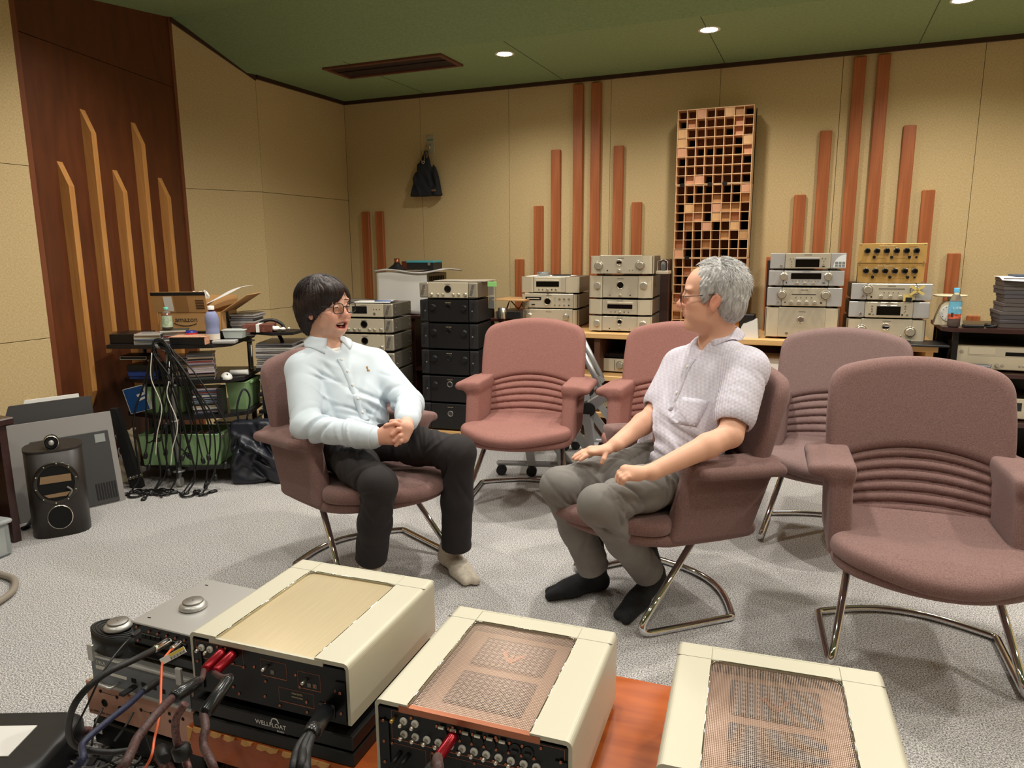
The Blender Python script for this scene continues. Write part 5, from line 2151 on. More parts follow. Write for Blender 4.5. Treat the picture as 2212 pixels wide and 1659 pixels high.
t = unit('amplifier', 'silver amplifier with yellow tape crossed over its right knob, under the gold unit', 'amplifier', (p[0] + .012, p[1], SZ + .250), rz, .44, .108, .40, 'lines',
         [('knob', .205, .62, .024, 1), ('knob', .79, .62, .024, 1), ('slot', .34, .66, .66, .70), ('knob', .375, .20, .010), ('knob', .495, .20, .010), ('knob', .615, .20, .010), ('btn', .15, .20, .008), ('btn', .255, .18, .005, m_hole)]
         + [('btn', .41 + .058 * k, .46, .0035) for k in range(4)], col=m_silver, col2=m_champ2, brand=BR, brand_v=.86, wing=.20, group=G4)
m_tape = M('masking_tape_yellow', (214, 190, 110), .7)
for a in (35, -38):
    tp = obj('masking_tape', MB().box(-.045, .045, -.0012, .0004, -.007, .007), m_tape, t)
    tp.location = (.355, -.030, .072)
    tp.rotation_euler = (0, math.radians(a), 0)
obj('price_card', MB().box(.285, .335, -.016, -.0135, .004, .045), m_tape, t)
obj('card_front', MB().box(.298, .332, -.0175, -.016, .0, .028), m_black_plastic, t)

# gold twin control unit
m_gold = M('gold_panel', (210, 168, 98), 0.36, 0.3, vary=(4, .04))
g = thing('control_unit', 'gold twin-panel control unit with twelve black knobs on top of a stack', 'amplifier', (.222, 4.99, SZ + .358), math.radians(1.5))
for j in range(2):
    zb = .002 + j * .120
    pn = obj('gold_panel', MB().box(-.004 * j, .362 + .004 * j, -.006 - .004 * j, 0, zb, zb + .118, bev=.002), m_gold, g)
    for k in range(6):
        kx = .045 + .053 * k
        mobj('knob', knob_mesh(.0155, .030, 0), m_knobblack, g, (kx, -.008, zb + .074))
        mobj('knob_cap', disc_mesh(.0105, .002), m_ringmetal if False else m_dispblack, g, (kx, -.038, zb + .074))
        mobj('knob_ring', ring_mesh(.0165, .003, .004), m_ringmetal, g, (kx, -.008, zb + .074))
    for kx in (.085, .180, .275):
        mobj('switch', knob_mesh(.008, .018, 0), m_knobblack, g, (kx, -.008, zb + .036))
    mobj('switch', disc_mesh(.006, .01), m_knobblack, g, (.312, -.008, zb + .036))
    for kx in (.008, .354):
        for kz in (.008, .110):
            mobj('screw', disc_mesh(.004, .003), m_silver_dark, g, (kx, -.008, zb + kz))
    text('Audio Consolette', .013, M('ink_cream', (250, 236, 196), .5), g, (.155, -.0112, zb + .104), FRONT, .0002)
    text(BR, .006, m_ink, g, (.160, -.0112, zb + .1135), FRONT, .0002)
    text('stereo consolette', .006, m_ink, g, (.290, -.0112, zb + .098), FRONT, .0002)
    ln = MB()
    for kx in (.10, .195, .215):
        ln.box(kx, kx + .045, -.0112, -.0105, zb + .0295, zb + .0303)
    obj('printed_line', ln, m_ink, g)
obj('chassis', MB().box(.012, .350, 0, .22, 0, .236), M('chassis_bronze', (112, 92, 60), .5, .4), g)

# ---- skyline diffuser: three modules of wooden cells standing on the shelf
m_qgrid = M_wood('diffuser_slat', (212, 168, 124), (230, 190, 146), scale=(20, 20, 20), rough=.6)
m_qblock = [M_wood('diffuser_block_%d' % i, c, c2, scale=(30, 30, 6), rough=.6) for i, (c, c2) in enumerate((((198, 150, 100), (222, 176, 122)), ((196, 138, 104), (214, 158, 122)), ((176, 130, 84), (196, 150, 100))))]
m_qdeep = M_wood('diffuser_block_shaded', (92, 56, 36), (118, 74, 48), scale=(30, 30, 6), rough=.7)  # recess shade put into the wood colour of the deep blocks
q = thing('sound_diffuser', 'tall narrow wooden sound diffuser of small square cells at different depths', 'diffuser', (-.978, 5.36, SZ))
CW, QD, NS = .0632, .15, .0042
PAT = ['113113b0', '0a1111a1', '311110a1', '30111103', '3100010b', '01111110', '11111111', '0b301110', '11001003', '1011b10a', '03a13bb1', '0ab03ba0', '0a130130', '10011b13', 'a01b1100', '30011011']
rs = random.Random(4)
while len(PAT) < 24:
    PAT.append(''.join(rs.choice('011110ab3') for _ in range(8)))
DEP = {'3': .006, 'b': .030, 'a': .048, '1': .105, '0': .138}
blk = MB().box(-CW / 2 + NS, CW / 2 - NS, 0, .1, -CW / 2 + NS, CW / 2 - NS).mesh('block')
ztop = 8 * CW * 3 + .006
vs_me = MB().box(-NS / 2, NS / 2, 0, QD, 0, 8 * CW).mesh('slat_upright')
hs_me = MB().box(0, 8 * CW, 0, QD - .002, -NS / 2, NS / 2).mesh('slat_cross')
for m3 in range(3):
    zb = m3 * (8 * CW + .003)
    ox = -.004 * m3 * .5 + .008
    for i in range(9):
        mobj('slat', vs_me, m_qgrid, q, (ox + i * CW, .001 * (m3 % 2), zb))
        mobj('slat', hs_me, m_qgrid, q, (ox, .001 + .001 * (m3 % 2), zb + i * CW * .9995 + (.002 if i == 0 else (-.002 if i == 8 else 0))))
    for r_ in range(8):
        row = PAT[(2 - m3) * 8 + r_]
        for c_ in range(8):
            dd = DEP[row[c_]] + rs.uniform(-.006, .006) * (row[c_] in '01')
            dd = min(dd, QD - .006)
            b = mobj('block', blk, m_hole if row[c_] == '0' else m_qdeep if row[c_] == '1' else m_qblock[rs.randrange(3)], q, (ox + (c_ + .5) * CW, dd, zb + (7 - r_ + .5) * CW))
            b.scale = (1, (QD - .001 - dd) / .1, 1)
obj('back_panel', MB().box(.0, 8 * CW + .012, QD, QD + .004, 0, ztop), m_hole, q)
for (u, zz) in ((.04, 1), (.28, 1), (.40, 1), (.06, 2 - 1.0), (.28, .98)):
    pass
m_clip = M('clip_black', (14, 14, 15), .4)
for u, m3 in ((.05, 2), (.24, 2), (.34, 2), (.10, 1), (.30, 1)):
    obj('clip', MB().box(u - .016, u + .016, -.008, .01, m3 * (8 * CW + .003) - .012, m3 * (8 * CW + .003) + .010, bev=.003), m_clip, q)

# small things on the shelf between the stacks
gb = thing('gift_box', 'flat grey and orange box lying on the pine shelf behind the grey-haired man', 'box', (-.93, 4.93, SZ), math.radians(2))
obj('box_base', MB().box(0, .27, 0, .20, 0, .034, bev=.001), M('box_grey', (104, 102, 104), .6), gb)
obj('lid', MB().box(-.001, .271, -.001, .201, .034, .043, bev=.001), M('box_orange', (206, 92, 50), .6), gb)
obj('colour_tag', MB().box(.008, .030, -.0022, -.0005, .020, .030), M('tag_green', (60, 150, 110), .6), gb)
text('ADVANCE', .011, M('ink_white', (235, 232, 226), .6), gb, (.045, -.0012, .009), FRONT, .0002)
text('ISS', .008, m_paper, gb, (.019, -.0026, .025), FRONT, .0002)
cab = catmull([(-.86 + .03 * math.sin(k * 1.9) + .012 * k, 5.02 + .02 * math.cos(k * 2.3), SZ + .050 + .008 * (k % 3)) for k in range(12)], 6)
obj('white_cable', MB().tube(cab, .0035, 6), M('cable_white', (222, 218, 206), .5), label='bunched white cable on top of the grey and orange box', cat='cable')
obj('black_box', MB().box(0, .10, 0, .10, 0, .095, bev=.004), m_black_plastic, loc=(-.475, 5.12, SZ + .04), label='small black cube standing behind the white camera, beside the diffuser', cat='box')
obj('cream_box', MB().box(0, .12, 0, .12, 0, .04, bev=.003), M('box_cream', (196, 178, 138), .6), loc=(-.485, 5.11, SZ), label='low cream box under the small black cube', cat='box')
# white wedge speaker
ws = thing('wedge_camera', 'small white rounded wedge-shaped device on the shelf beside the large amplifier', 'device', (-.385, 4.95, SZ))
prof_w = [(-.045, .0), (-.055, .03), (-.056, .07), (-.047, .088), (.035, .125), (.040, .115), (.052, .0)]
obj('shell', MB().prism([(x, z) for x, z in prof_w], -.03, .05, axis=1), M('shell_white', (222, 220, 216), .4), ws)
obj('slot', MB().prism([(-.038, .0935), (.022, .1205), (.020, .1235), (-.040, .0965)], -.02, .012, axis=1), m_hole, ws)
# tall brown speaker cabinets half hidden behind the two stacks
for x, y, lab in ((-1.045, 5.375, 'tall brown wooden cabinet behind the stack left of the diffuser'), (-.322, 5.385, 'tall brown wooden cabinet behind the stack right of the diffuser')):
    c = thing('wooden_cabinet', lab, 'cabinet', (x, y, SZ))
    sgn = -1 if x < -1 else 1
    xa, xb = (-.30, .045) if x < -1 else (-.018, .30)
    obj('carcass', MB().box(xa, xb, 0, .09, 0, .50 if x < -1 else .515, bev=.004), m_batten_red if x > -1 else m_shelfback, c)
    obj('front_frame', MB().box(xa + .01, xb - .008, -.008, 0, .01, .49), M('grille_brown', (50, 30, 24), .9), c)
# glass tube cage at the side of the top preamplifier
tc = thing('tube_cage', 'small glass-sided tube amplifier end behind the topmost champagne preamplifier', 'amplifier', (-1.030, 5.02, SZ + .405))
obj('base', MB().box(0, .085, 0, .12, 0, .02, bev=.002), m_champ, tc)
obj('rail', MB().tube([(.01, .005, .02), (.01, .005, .085), (.05, .005, .10), (.08, .005, .085), (.08, .005, .02)], .003, 6), m_ringmetal, tc)
obj('glass_tube', MB().lathe((.045, .03, .02), [(.014, 0), (.016, .02), (.016, .05), (.010, .062), (0, .065)], 14, cap=False), m_clear, tc)
obj('tube_plate', MB().box(.036, .054, .024, .036, .025, .06), M('tube_grey', (60, 74, 70), .4, .4), tc)

# boxes inside the shelf
un = unit('amplifier', 'silver amplifier with a big volume knob inside the pine shelf, flat black box on it', 'amplifier', (-1.50, 5.0, .470), 0, .30, .105, .34, 'flat', [('knob', .80, .52, .024, 1), ('slot', .66, .1, .67, .9)], col=m_champ, body=m_black_plastic)
obj('flat_black_box', MB().box(0, .28, 0, .28, 0, .03, bev=.002), M('carton_black', (40, 32, 28), .7), loc=(-1.49, 5.03, .575), rz=.08, label='flat dark carton lying on the amplifier inside the shelf', cat='box')
unit('amplifier', 'cream-fronted unit standing upright inside the shelf beside the chair back', 'amplifier', (-1.16, 4.97, .470), 0, .30, .185, .34, 'flat', [('slot', .03, .06, .035, .94)], col=m_champ, body=m_black_plastic)
unit('amplifier', 'grey unit on the lower shelf board behind the folded tables', 'amplifier', (-1.45, 5.0, .205), 0, .44, .15, .34, 'flat', [('btn', .2, .5, .01)], col=m_champ, body=m_casegrey)
obj('white_storage_box', MB().box(0, .40, 0, .3, 0, .16, bev=.01), m_paper, loc=(-.36, 4.98, .470), label='white box inside the shelf beside the grey-haired man', cat='box')
unit('amplifier', 'champagne unit inside the right end of the pine shelf', 'amplifier', (.05, 5.0, .470), 0, .44, .15, .34, 'flat', [('knob', .2, .5, .02), ('knob', .8, .5, .02)], col=m_champ)
# black tray sticking out at the shelf's right end
obj('black_tray', MB().box(0, .24, 0, .25, 0, .012, bev=.003), m_black_plastic, loc=(.49, 4.80, SZ + .001), rz=.04, label='thin black tray on the right end of the pine shelf', cat='tray')

# ---- black stack and the silver stack beside it
p = (-2.641, 4.59)
rz = math.radians(6.6)
obj('platform', MB().box(0, .52, 0, .45, 0, .022), m_pine, loc=(p[0] - .03, p[1] - .05, .012), rz=rz, label='thin pine board under the black amplifier stack', cat='board')
GB = 'black amplifier stack'
zs = [.036, .240, .443, .634, .826]
hs = [.200, .200, .188, .189, .169]
labs = ['black amplifier with pale round window at the bottom of the black stack', 'black amplifier second from the bottom of the black stack', 'middle black amplifier of the stack, glass window showing a glint',
        'black amplifier second from the top among the black ones', 'topmost black amplifier, directly under the silver unit']
m_disc_dim = M('window_grey', (58, 58, 62), .3)
for i in range(5):
    els = [('port', .5, .62 if i == 0 else .70, .020, m_disc_dim if i == 0 else m_dispblack, m_knobblack if i > 1 else m_silver_dark)]
    if i > 0:
        els += [('knob', .235, .66, .022), ('knob', .765, .64, .022)]
    unit('amplifier', labs[i], 'amplifier', (p[0], p[1], zs[i]), rz, .44, hs[i], .41, 'textured', els, col=m_blackmetal, body=m_blackwing, brand=BR, ink=m_inklight, knobmat=m_knobblack, footmat=m_blackmetal, group=GB, brand_v=.88)
unit('amplifier', 'silver amplifier with round black window on top of the black stack', 'amplifier', (p[0], p[1], .998), rz, .44, .120, .40, 'textured',
     [('port', .5, .58, .024, m_dispblack, m_knobblack)] + [('knob', u, .22, r) for u, r in ((.215, .012), (.33, .0085), (.42, .0085), (.595, .0085), (.685, .0085), (.80, .012))], col=m_champ, body=m_casegrey, brand=BR, group=GB)
th = obj('magazine', MB().box(0, .40, 0, .26, 0, .006), M('magazine_cover', (196, 186, 170), .4, vary=(6, .3)), loc=(p[0] + .05, p[1] + .12, 1.119), rz=rz, label='magazines lying on the silver amplifier over the black stack', cat='magazine')
gs = thing('clear_pouch', 'clear plastic pouch with a green top hanging beside the silver amplifier', 'pouch', (p[0] + .47, p[1] + .16, .93))
obj('pouch', MB().box(0, .06, 0, .008, 0, .17, bev=.002), m_clear, gs)
obj('green_header', MB().box(-.004, .064, -.002, .010, .155, .19, bev=.002), M('header_green', (150, 216, 130), .5), gs)

p = (-3.195, 4.344)
rz = math.radians(8.9)
GS = 'silver stack behind the man in the pale shirt'
sl = [(.868, .105, 'silver network player with black display, topmost behind the laughing man', 'textured', [('disp', .30, .25, .56, .80), ('btn', .68, .60, .004), ('btn', .73, .60, .004), ('btn', .78, .60, .004), ('btn', .69, .25, .010)], m_champ),
      (.757, .108, 'silver amplifier with six small knobs, second from top behind the laughing man', 'textured', [('port', .5, .60, .024, m_dispblack, m_knobblack)] + [('knob', u, .22, r) for u, r in ((.215, .012), (.33, .0085), (.42, .0085), (.595, .0085), (.685, .0085), (.80, .012))], m_champ),
      (.628, .125, 'silver amplifier with one dark window, third from top behind the laughing man', 'textured', [('port', .5, .60, .024, m_dispblack, m_knobblack), ('knob', .80, .22, .012)], m_champ),
      (.490, .130, 'silver amplifier fourth from top, seen over the shirt sleeve', 'textured', [], m_champ),
      (.360, .128, 'grey-silver amplifier fifth from top, seen beside the shirt sleeve', 'textured', [], m_champ),
      (.238, .120, 'dark grey unit low in the stack beside the shirt sleeve', 'textured', [], m_champ),
      (.118, .118, 'dark grey unit second from the floor behind the left chair', 'textured', [], m_champ),
      (0.0, .116, 'dark grey unit on the floor behind the left chair', 'textured', [], m_champ)]
for z, h_, lab, fc, els, c in sl:
    u_ = unit('amplifier', lab, 'amplifier', (p[0], p[1], z), rz, .44, h_, .36, fc, els, col=c, body=m_casegrey, brand=BR if els else None, group=GS)
    if z > .4:
        for yy in (.06, .31):
            for zz in (.3, .75):
                sc = mobj('screw', disc_mesh(.005, .003), m_ringmetal, u_, (.438, yy, .011 + (h_ - .011) * zz))
                sc.rotation_euler = (0, 0, math.pi / 2)
obj('paper_sheet', MB().slab(lambda u, v: (.30 * u, .22 * v, .004 + .012 * math.sin(3.1 * v) * u), 8, 6, .002), m_paper, loc=(p[0] + .10, p[1] + .03, .973), rz=rz + .1, label='white papers and a pen lying on the silver network player', cat='paper')
obj('blue_pen', MB().cyl((0, 0, 0), (.12, .02, 0), .004, n=8), M('pen_blue', (40, 90, 170), .4), loc=(p[0] + .30, p[1] + .05, .992), rz=rz, label='blue pen on the papers on the network player', cat='pen')

# ---- paper-draped stack in the corner, on a dark rack
m_mahog = M_wood('dark_mahogany', (46, 22, 20), (62, 32, 28), scale=(3, 30, 30), rough=.35, coat=.2)
dr = thing('dark_rack', 'dark brown rack in the back corner carrying the paper-draped stack', 'rack', (-3.75, 4.95, 0))
obj('top_board', MB().box(0, 1.62, 0, .55, .815, .84, bev=.004), m_mahog, dr)
obj('lower_board', MB().box(.03, 1.59, .02, .53, .40, .425), m_mahog, dr)
for x in (.02, .80, 1.56):
    obj('upright', MB().box(x, x + .035, .03, .52, 0, .815), m_mahog, dr)
pd = thing('draped_unit', 'stack of units draped with white paper in the back corner', 'amplifier', (-3.27, 5.02, .84), math.radians(2))
obj('case', MB().box(.005, .44, .01, .36, 0, .325, bev=.003), m_casegrey, pd)
obj('paper_drape', MB().slab(lambda u, v: (-.006 + .452 * u, -.004 - .010 * math.sin(9 * u + 2 * v) * v * .5, .335 - .325 * v + .01 * math.sin(5 * u) * v), 20, 10, .003), m_paper, pd)
obj('newspaper', MB().slab(lambda u, v: (-.02 + .60 * u, -.02 + .38 * v, .333 + .012 * math.sin(7 * u + 3 * v) + .03 * max(0, u - .8)), 18, 8, .012), M('newsprint', (196, 192, 186), .85, vary=(30, .12)), pd)
vent = MB()
for k in range(9):
    vent.box(.4405, .4425, .05 + .030 * k, .066 + .030 * k, .24, .30)
obj('vent_slit', vent, m_hole, pd, kind='stuff')
tb = thing('tool_case', 'black plastic case with a teal lid on top of the paper-draped stack', 'case', (-3.04, 5.09, 1.19), math.radians(3))
obj('case_body', MB().box(0, .24, 0, .16, 0, .055, bev=.004), m_black_plastic, tb)
obj('lid', MB().box(-.002, .242, -.002, .162, .055, .072, bev=.004), M('lid_teal', (64, 148, 156), .45), tb)
obj('latch', MB().box(.19, .212, -.008, .002, .035, .06, bev=.002), m_silver_dark, tb)
hn = thing('driver_unit', 'black cone with a copper magnet lying on the newspaper by the teal case', 'speaker part', (-3.17, 5.16, 1.186))
obj('cone', MB().lathe((0, 0, 0), [(.085, 0), (.075, .012), (.03, .045), (.022, .06), (0, .06)], 24, cap=False), m_black_plastic, hn)
obj('magnet', MB().lathe((0, 0, .058), [(.022, 0), (.022, .035), (0, .036)], 18, cap=False), m_copper, hn)
obj('copper_block', MB().box(.03, .13, .02, .09, .0, .07, bev=.003), m_copper, hn)
st = [(-3.72, 5.0, 'loose newspapers piled at the left end of the dark corner rack')]
obj('newspaper_pile', MB().slab(lambda u, v: (.38 * u, .30 * v, .004 + .0 * u), 8, 5, .09), M_stripes('paper_edges', [(210, 206, 198), (150, 146, 140), (226, 222, 214)], 2, 220), loc=(-3.71, 5.02, .84), label=st[0][2], cat='paper')
# clutter on the rack right of the black stack
tt = thing('turntable_base', 'silver and dark turntable chassis on the dark rack beside the black stack', 'turntable', (-2.20, 5.0, .84))
obj('plinth', MB().box(-.02, .20, 0, .30, 0, .05, bev=.003), m_casegrey, tt)
obj('motor', MB().lathe((.045, -.035, 0), [(.033, 0), (.033, .075), (.028, .08), (0, .082)], 20, cap=False), m_ringmetal, tt)
obj('power_box', MB().box(.085, .20, -.05, -.005, 0, .055, bev=.004), m_black_plastic, tt)
obj('cardboard', MB().box(-.04, .22, -.03, .30, .13, .138), M('cardboard', (196, 152, 100), .8), tt)
obj('bracket', MB().tube([(.02, .1, .05), (.05, .1, .13), (.12, .1, .06), (.17, .1, .13)], .006, 6), m_copper, tt)

# ---- dark rack on the right with bottle, kitchen scale and boxes
rr = thing('dark_rack', 'dark brown rack at the right edge with the bottle and grey boxes on top', 'rack', (.685, 4.80, 0))
m_blackpost = M('post_black', (20, 18, 18), .4, .3)
obj('top_board', MB().prism([(0, .52), (.0, .05), (.05, 0), (1.7, 0), (1.7, .52)], .862, .885), m_mahog, rr)
obj('shelf_board', MB().prism([(0, .52), (.0, .05), (.05, 0), (1.7, 0), (1.7, .52)], .610, .632), m_mahog, rr)
obj('shelf_board', MB().prism([(0, .52), (.0, .05), (.05, 0), (1.7, 0), (1.7, .52)], .33, .352), m_mahog, rr)
obj('floor_board', MB().prism([(0, .52), (.0, .05), (.05, 0), (1.7, 0), (1.7, .52)], .06, .082), m_mahog, rr)
for x, y in ((.06, .05), (.03, .45), (1.6, .05), (1.6, .45)):
    obj('post', MB().box(x, x + .03, y, y + .03, 0, .862), m_blackpost, rr)
obj('rear_panel', MB().box(.02, 1.68, .50, .515, .02, .86), m_blackpost, rr)
ld = unit('disc_player', 'wide champagne laser disc player inside the dark right-hand rack', 'disc player', (.775, 4.88, .632), 0, .44, .150, .38, 'flat',
          [('plate', .13, .56, .99, .94, m_champ2), ('tray', .14, .62, .44, .90), ('disp', .55, .60, .98, .76), ('btn', .06, .72, .010), ('knob', .47, .20, .010), ('btn', .40, .20, .008), ('btn', .53, .20, .008), ('btn', .72, .20, .005), ('btn', .76, .20, .005)], col=m_champ)
unit('disc_player', 'champagne unit on the low shelf of the dark right-hand rack', 'disc player', (.775, 4.88, .352), 0, .44, .13, .38, 'flat', [('btn', .1, .5, .008), ('disp', .4, .4, .8, .8)], col=m_champ)
obj('grey_adapter', MB().box(0, .10, 0, .07, 0, .045, bev=.006), M('adapter_grey', (110, 110, 114), .6), loc=(.84, 4.80, .632), label='small grey adapter lying in front of the laser disc player', cat='adapter')
# green tea bottle with a blue label
def bottle(label, loc, r, h, capc, bodymat, liquid, labmat, lab0, lab1, cat='bottle', fill=.2):
    b = thing('drink_bottle', label, cat, loc)
    k = h
    obj('bottle_body', MB().lathe((0, 0, 0), [(r * .7, 0), (r, .03 * k), (r, .62 * k), (r * .96, .66 * k), (r * .72, .78 * k), (r * .42, .86 * k), (r * .40, .90 * k)], 24), bodymat, b)
    if liquid:
        obj('drink', MB().lathe((0, 0, .004), [(r * .66, 0), (r * .95, .028 * k), (r * .95, fill * k), (0, fill * k)], 24, cap=False), liquid, b)
    obj('label_sleeve', MB().lathe((0, 0, 0), [(r * 1.012, lab0 * k), (r * 1.012, lab1 * k)], 24, cap=False), labmat, b)
    obj('cap', MB().lathe((0, 0, .89 * k), [(r * .46, 0), (r * .46, .10 * k), (r * .42, .112 * k), (0, .113 * k)], 18, cap=False), capc, b)
    return b


m_pet = M('pet_plastic', (214, 216, 210), 0.1, trans=0.85, ior=1.15)
m_tea = M('dark_tea', (92, 28, 22), 0.15, trans=.2)
bt = bottle('tea bottle with a light blue cap and picture label on the right-hand rack', (.742, 4.86, .885), .033, .225, M('cap_blue', (104, 186, 226), .4), m_pet, m_tea, M('label_blue', (108, 180, 210), .45, vary=(30, .25)), .22, .66)
lbl = MB().lathe((0, 0, 0), [(.0338, .050), (.0338, .078)], 24, cap=False)
obj('label_scene', lbl, M('label_scene', (196, 92, 62), .5, vary=(70, .6)), bt)
bc = MB()
for k in range(7):
    a = math.radians(-128 + 3.2 * k)
    bc.box(.0340 * math.cos(a) - .0006, .0340 * math.cos(a) + .0006, .0340 * math.sin(a) - .0006, .0340 * math.sin(a) + .0006, .062, .085)
obj('barcode', bc, m_ink, bt)
tx = text('むぎ茶', .016, m_paper, bt, (.006, -.0342, .112), (math.pi / 2, 0, .15), .0003)
# kitchen scale
ks = thing('kitchen_scale', 'cream kitchen scale with a round dial and flat pan behind the tea bottle', 'scale', (.735, 5.02, .885))
obj('scale_body', MB().prism([(-.075, 0), (-.066, .05), (-.045, .115), (-.02, .14), (.02, .14), (.045, .115), (.066, .05), (.075, 0)], -.035, .045, axis=1), M('scale_cream', (224, 214, 184), .4), ks)
obj('dial', MB().lathe_dir((0, -.035, .07), (0, -.042, .07), [(0, .050), (.8, .050), (1, .046)], 28), m_paper, ks)
tk = MB()
for k in range(12):
    a = 2 * math.pi * k / 12
    tk.box(.040 * math.cos(a) - .002, .040 * math.cos(a) + .002, -.0432, -.042, .07 + .040 * math.sin(a) - .002, .07 + .040 * math.sin(a) + .002)
obj('dial_mark', tk, m_ink, ks)
obj('stem', MB().cyl((0, .01, .14), (0, .01, .165), .012, n=14), m_paper, ks)
obj('pan', MB().lathe((0, .01, .165), [(.02, 0), (.085, .002), (.092, .010), (.088, .012), (0, .008)], 28, cap=False), M('pan_cream', (232, 222, 188), .35), ks)
obj('black_wallet', MB().box(0, .10, 0, .07, 0, .016, bev=.003), m_black_plastic, loc=(.795, 4.84, .885), rz=.05, label='flat black wallet beside the tea bottle', cat='wallet')
kk = catmull([(.93 + .03 * math.cos(k * 1.3), 4.87 + .02 * math.sin(k * 1.3), .892 + .006 * (k % 3)) for k in range(10)], 5)
obj('key_ring', MB().tube(kk, .006, 6), m_black_plastic, label='small black bunch of keys between the wallet and the grey boxes', cat='keys')
# strapped stack of grey boxes
GBx = 'grey flat boxes strapped in a pile'
m_boxes = [M('archive_grey_%d' % i, c, .6) for i, c in enumerate(((92, 84, 82), (84, 80, 84), (98, 92, 90)))]
names = ['lowest', 'second lowest', 'third', 'fourth', 'fifth', 'topmost']
for i in range(6):
    b = thing('archive_box', '%s grey flat box in the strapped pile on the right-hand rack' % names[i], 'box', (.985 + rs.uniform(-.012, .006), 4.90, .885 + .047 * i), rs.uniform(-.03, .03), GBx)
    obj('tray', MB().box(0, .33, 0, .25, 0, .026, bev=.002), m_boxes[i % 3], b)
    obj('lid', MB().box(-.003, .333, -.003, .253, .027, .046, bev=.002), m_boxes[(i + 1) % 3], b)
obj('binding_strap', MB().box(0, .018, 0, .002, 0, .285), m_black_plastic, loc=(1.115, 4.892, .885), label='black strap round the pile of grey boxes', cat='strap')
obj('paper_sheet', MB().slab(lambda u, v: (.36 * u - .02, .24 * v - .03 - .05 * (u > .1) * (1 - v) * .3, .002 - .06 * max(0, .35 - v) * (1 - abs(u - .3))), 12, 10, .002), m_paper, loc=(.98, 4.90, 1.168), label='white sheet hanging over the pile of grey boxes', cat='paper')
obj('blue_folder', MB().box(0, .24, 0, .16, 0, .012, bev=.002), M('folder_slate', (70, 84, 104), .6), loc=(1.04, 4.95, 1.171), rz=.05, label='slate blue folder lying on the white sheet', cat='folder')
S = SDF(np.arange(-.02, .22, .004), np.arange(-.06, .12, .004), np.arange(-.01, .08, .004))
S.ell((.11, .03, .022), (.075, .05, .024), None, .02)
for k in range(5):
    S.cone((.07 + .012 * k, .0, .03), (.03 + .022 * k, -.03 - .006 * (k % 2), .016 + .006 * (k % 3)), .014, .011, .006)
S.folds((.1, .02, .03), .1, (1, .4, 0), .03, .004, 3)
gl = S.mesh('work_glove')
gl.materials.append(M('glove_grey', (62, 58, 54), .95, bump=(200, .5, .002)))
obj('work_glove', gl, None, loc=(1.08, 4.97, 1.184), label='crumpled dark grey work glove on top of the folder', cat='glove')

# ---- folded flip-top tables on castors behind the chairs
m_alu = M('table_frame_silver', (176, 178, 180), .35, .6)
m_top = M('table_top_grey', (196, 196, 192), .5)


def folded_table(label, x, y, rz):
    t = thing('folding_table', label, 'table', (x, y, 0), rz, 'nested folding tables')
    obj('table_top', MB().box(-.085, -.06, -.28, .45, .30, .74, bev=.006), m_top, t)
    for yy in (-.22, .38):
        obj('leg', MB().prism([(-.045, .43), (.005, .43), (.26, .085), (.205, .085)], yy - .02, yy + .02, axis=1), m_alu, t)
        obj('rear_leg', MB().prism([(-.055, .40), (-.010, .40), (.04, .085), (-.01, .085)], yy - .045, yy - .025, axis=1), m_alu, t)
        obj('foot_bar', MB().box(-.20, .30, yy - .018, yy + .018, .062, .088, bev=.008), m_alu, t)
        obj('hub', MB().cyl((-.02, yy - .035, .425), (-.02, yy + .035, .425), .042, n=18), m_black_plastic, t)
        obj('brace', MB().tube([(.075, yy, .50), (-.055, yy, .76)], .017, 8), m_alu, t)
        obj('link_bar', MB().prism([(-.05, .40), (.0, .40), (.095, .49), (.06, .52), (-.05, .45)], yy - .025, yy + .025, axis=1), m_alu, t)
        for xx in (-.17, .27):
            obj('castor', MB().cyl((xx, yy - .018, .031), (xx, yy + .018, .031), .031, n=18), m_black_plastic, t)
            obj('castor_fork', MB().box(xx - .012, xx + .012, yy - .022, yy + .022, .045, .07, bev=.003), m_black_plastic, t)
    return t


folded_table('silver folded table on castors seen beside the empty chair, nearest of the nested ones', -1.24, 4.22, math.radians(17))
folded_table('silver folded table nested behind the empty chair, second from the right', -1.42, 4.18, math.radians(17))
folded_table('silver folded table nested behind the empty chair, farthest left', -1.60, 4.14, math.radians(17))

# ---- dark drawstring bag hanging from a wall hook
wh = thing('wall_hook', 'small pale metal hook plate on the back wall above the dark bag', 'hook', (-3.070, WALL_Y, 2.215))
obj('plate', MB().box(-.036, .036, -.006, 0, -.075, .075, bev=.002), M('hook_plate', (196, 192, 172), .4, .3), wh)
obj('green_strip', MB().box(-.030, .026, -.0072, -.005, .030, .040), M('strip_green', (60, 140, 120), .5), wh)
obj('hook', MB().tube([(0, -.006, .0), (0, -.022, -.012), (0, -.026, -.035), (0, -.014, -.045)], .005, 8), m_ringmetal, wh)
db = thing('drawstring_bag', 'dark navy drawstring bag hanging from the hook on the back wall', 'bag', (-3.095, WALL_Y - .055, 1.79))
S = SDF(np.arange(-.20, .20, .005), np.arange(-.07, .07, .005), np.arange(-.02, .42, .005))


def bagshape(X, Y, Z):
    t = np.clip(Z / .37, 0, 1)
    w = .148 * (1 - t) + .022 * t + .020 * np.sin(t * math.pi) ** 2
    return smax(smax(np.abs(X - .012 * t) - w, np.abs(Y) - .040 * (1 - t * .55), .03), np.abs(Z - .185) - .185, .012)


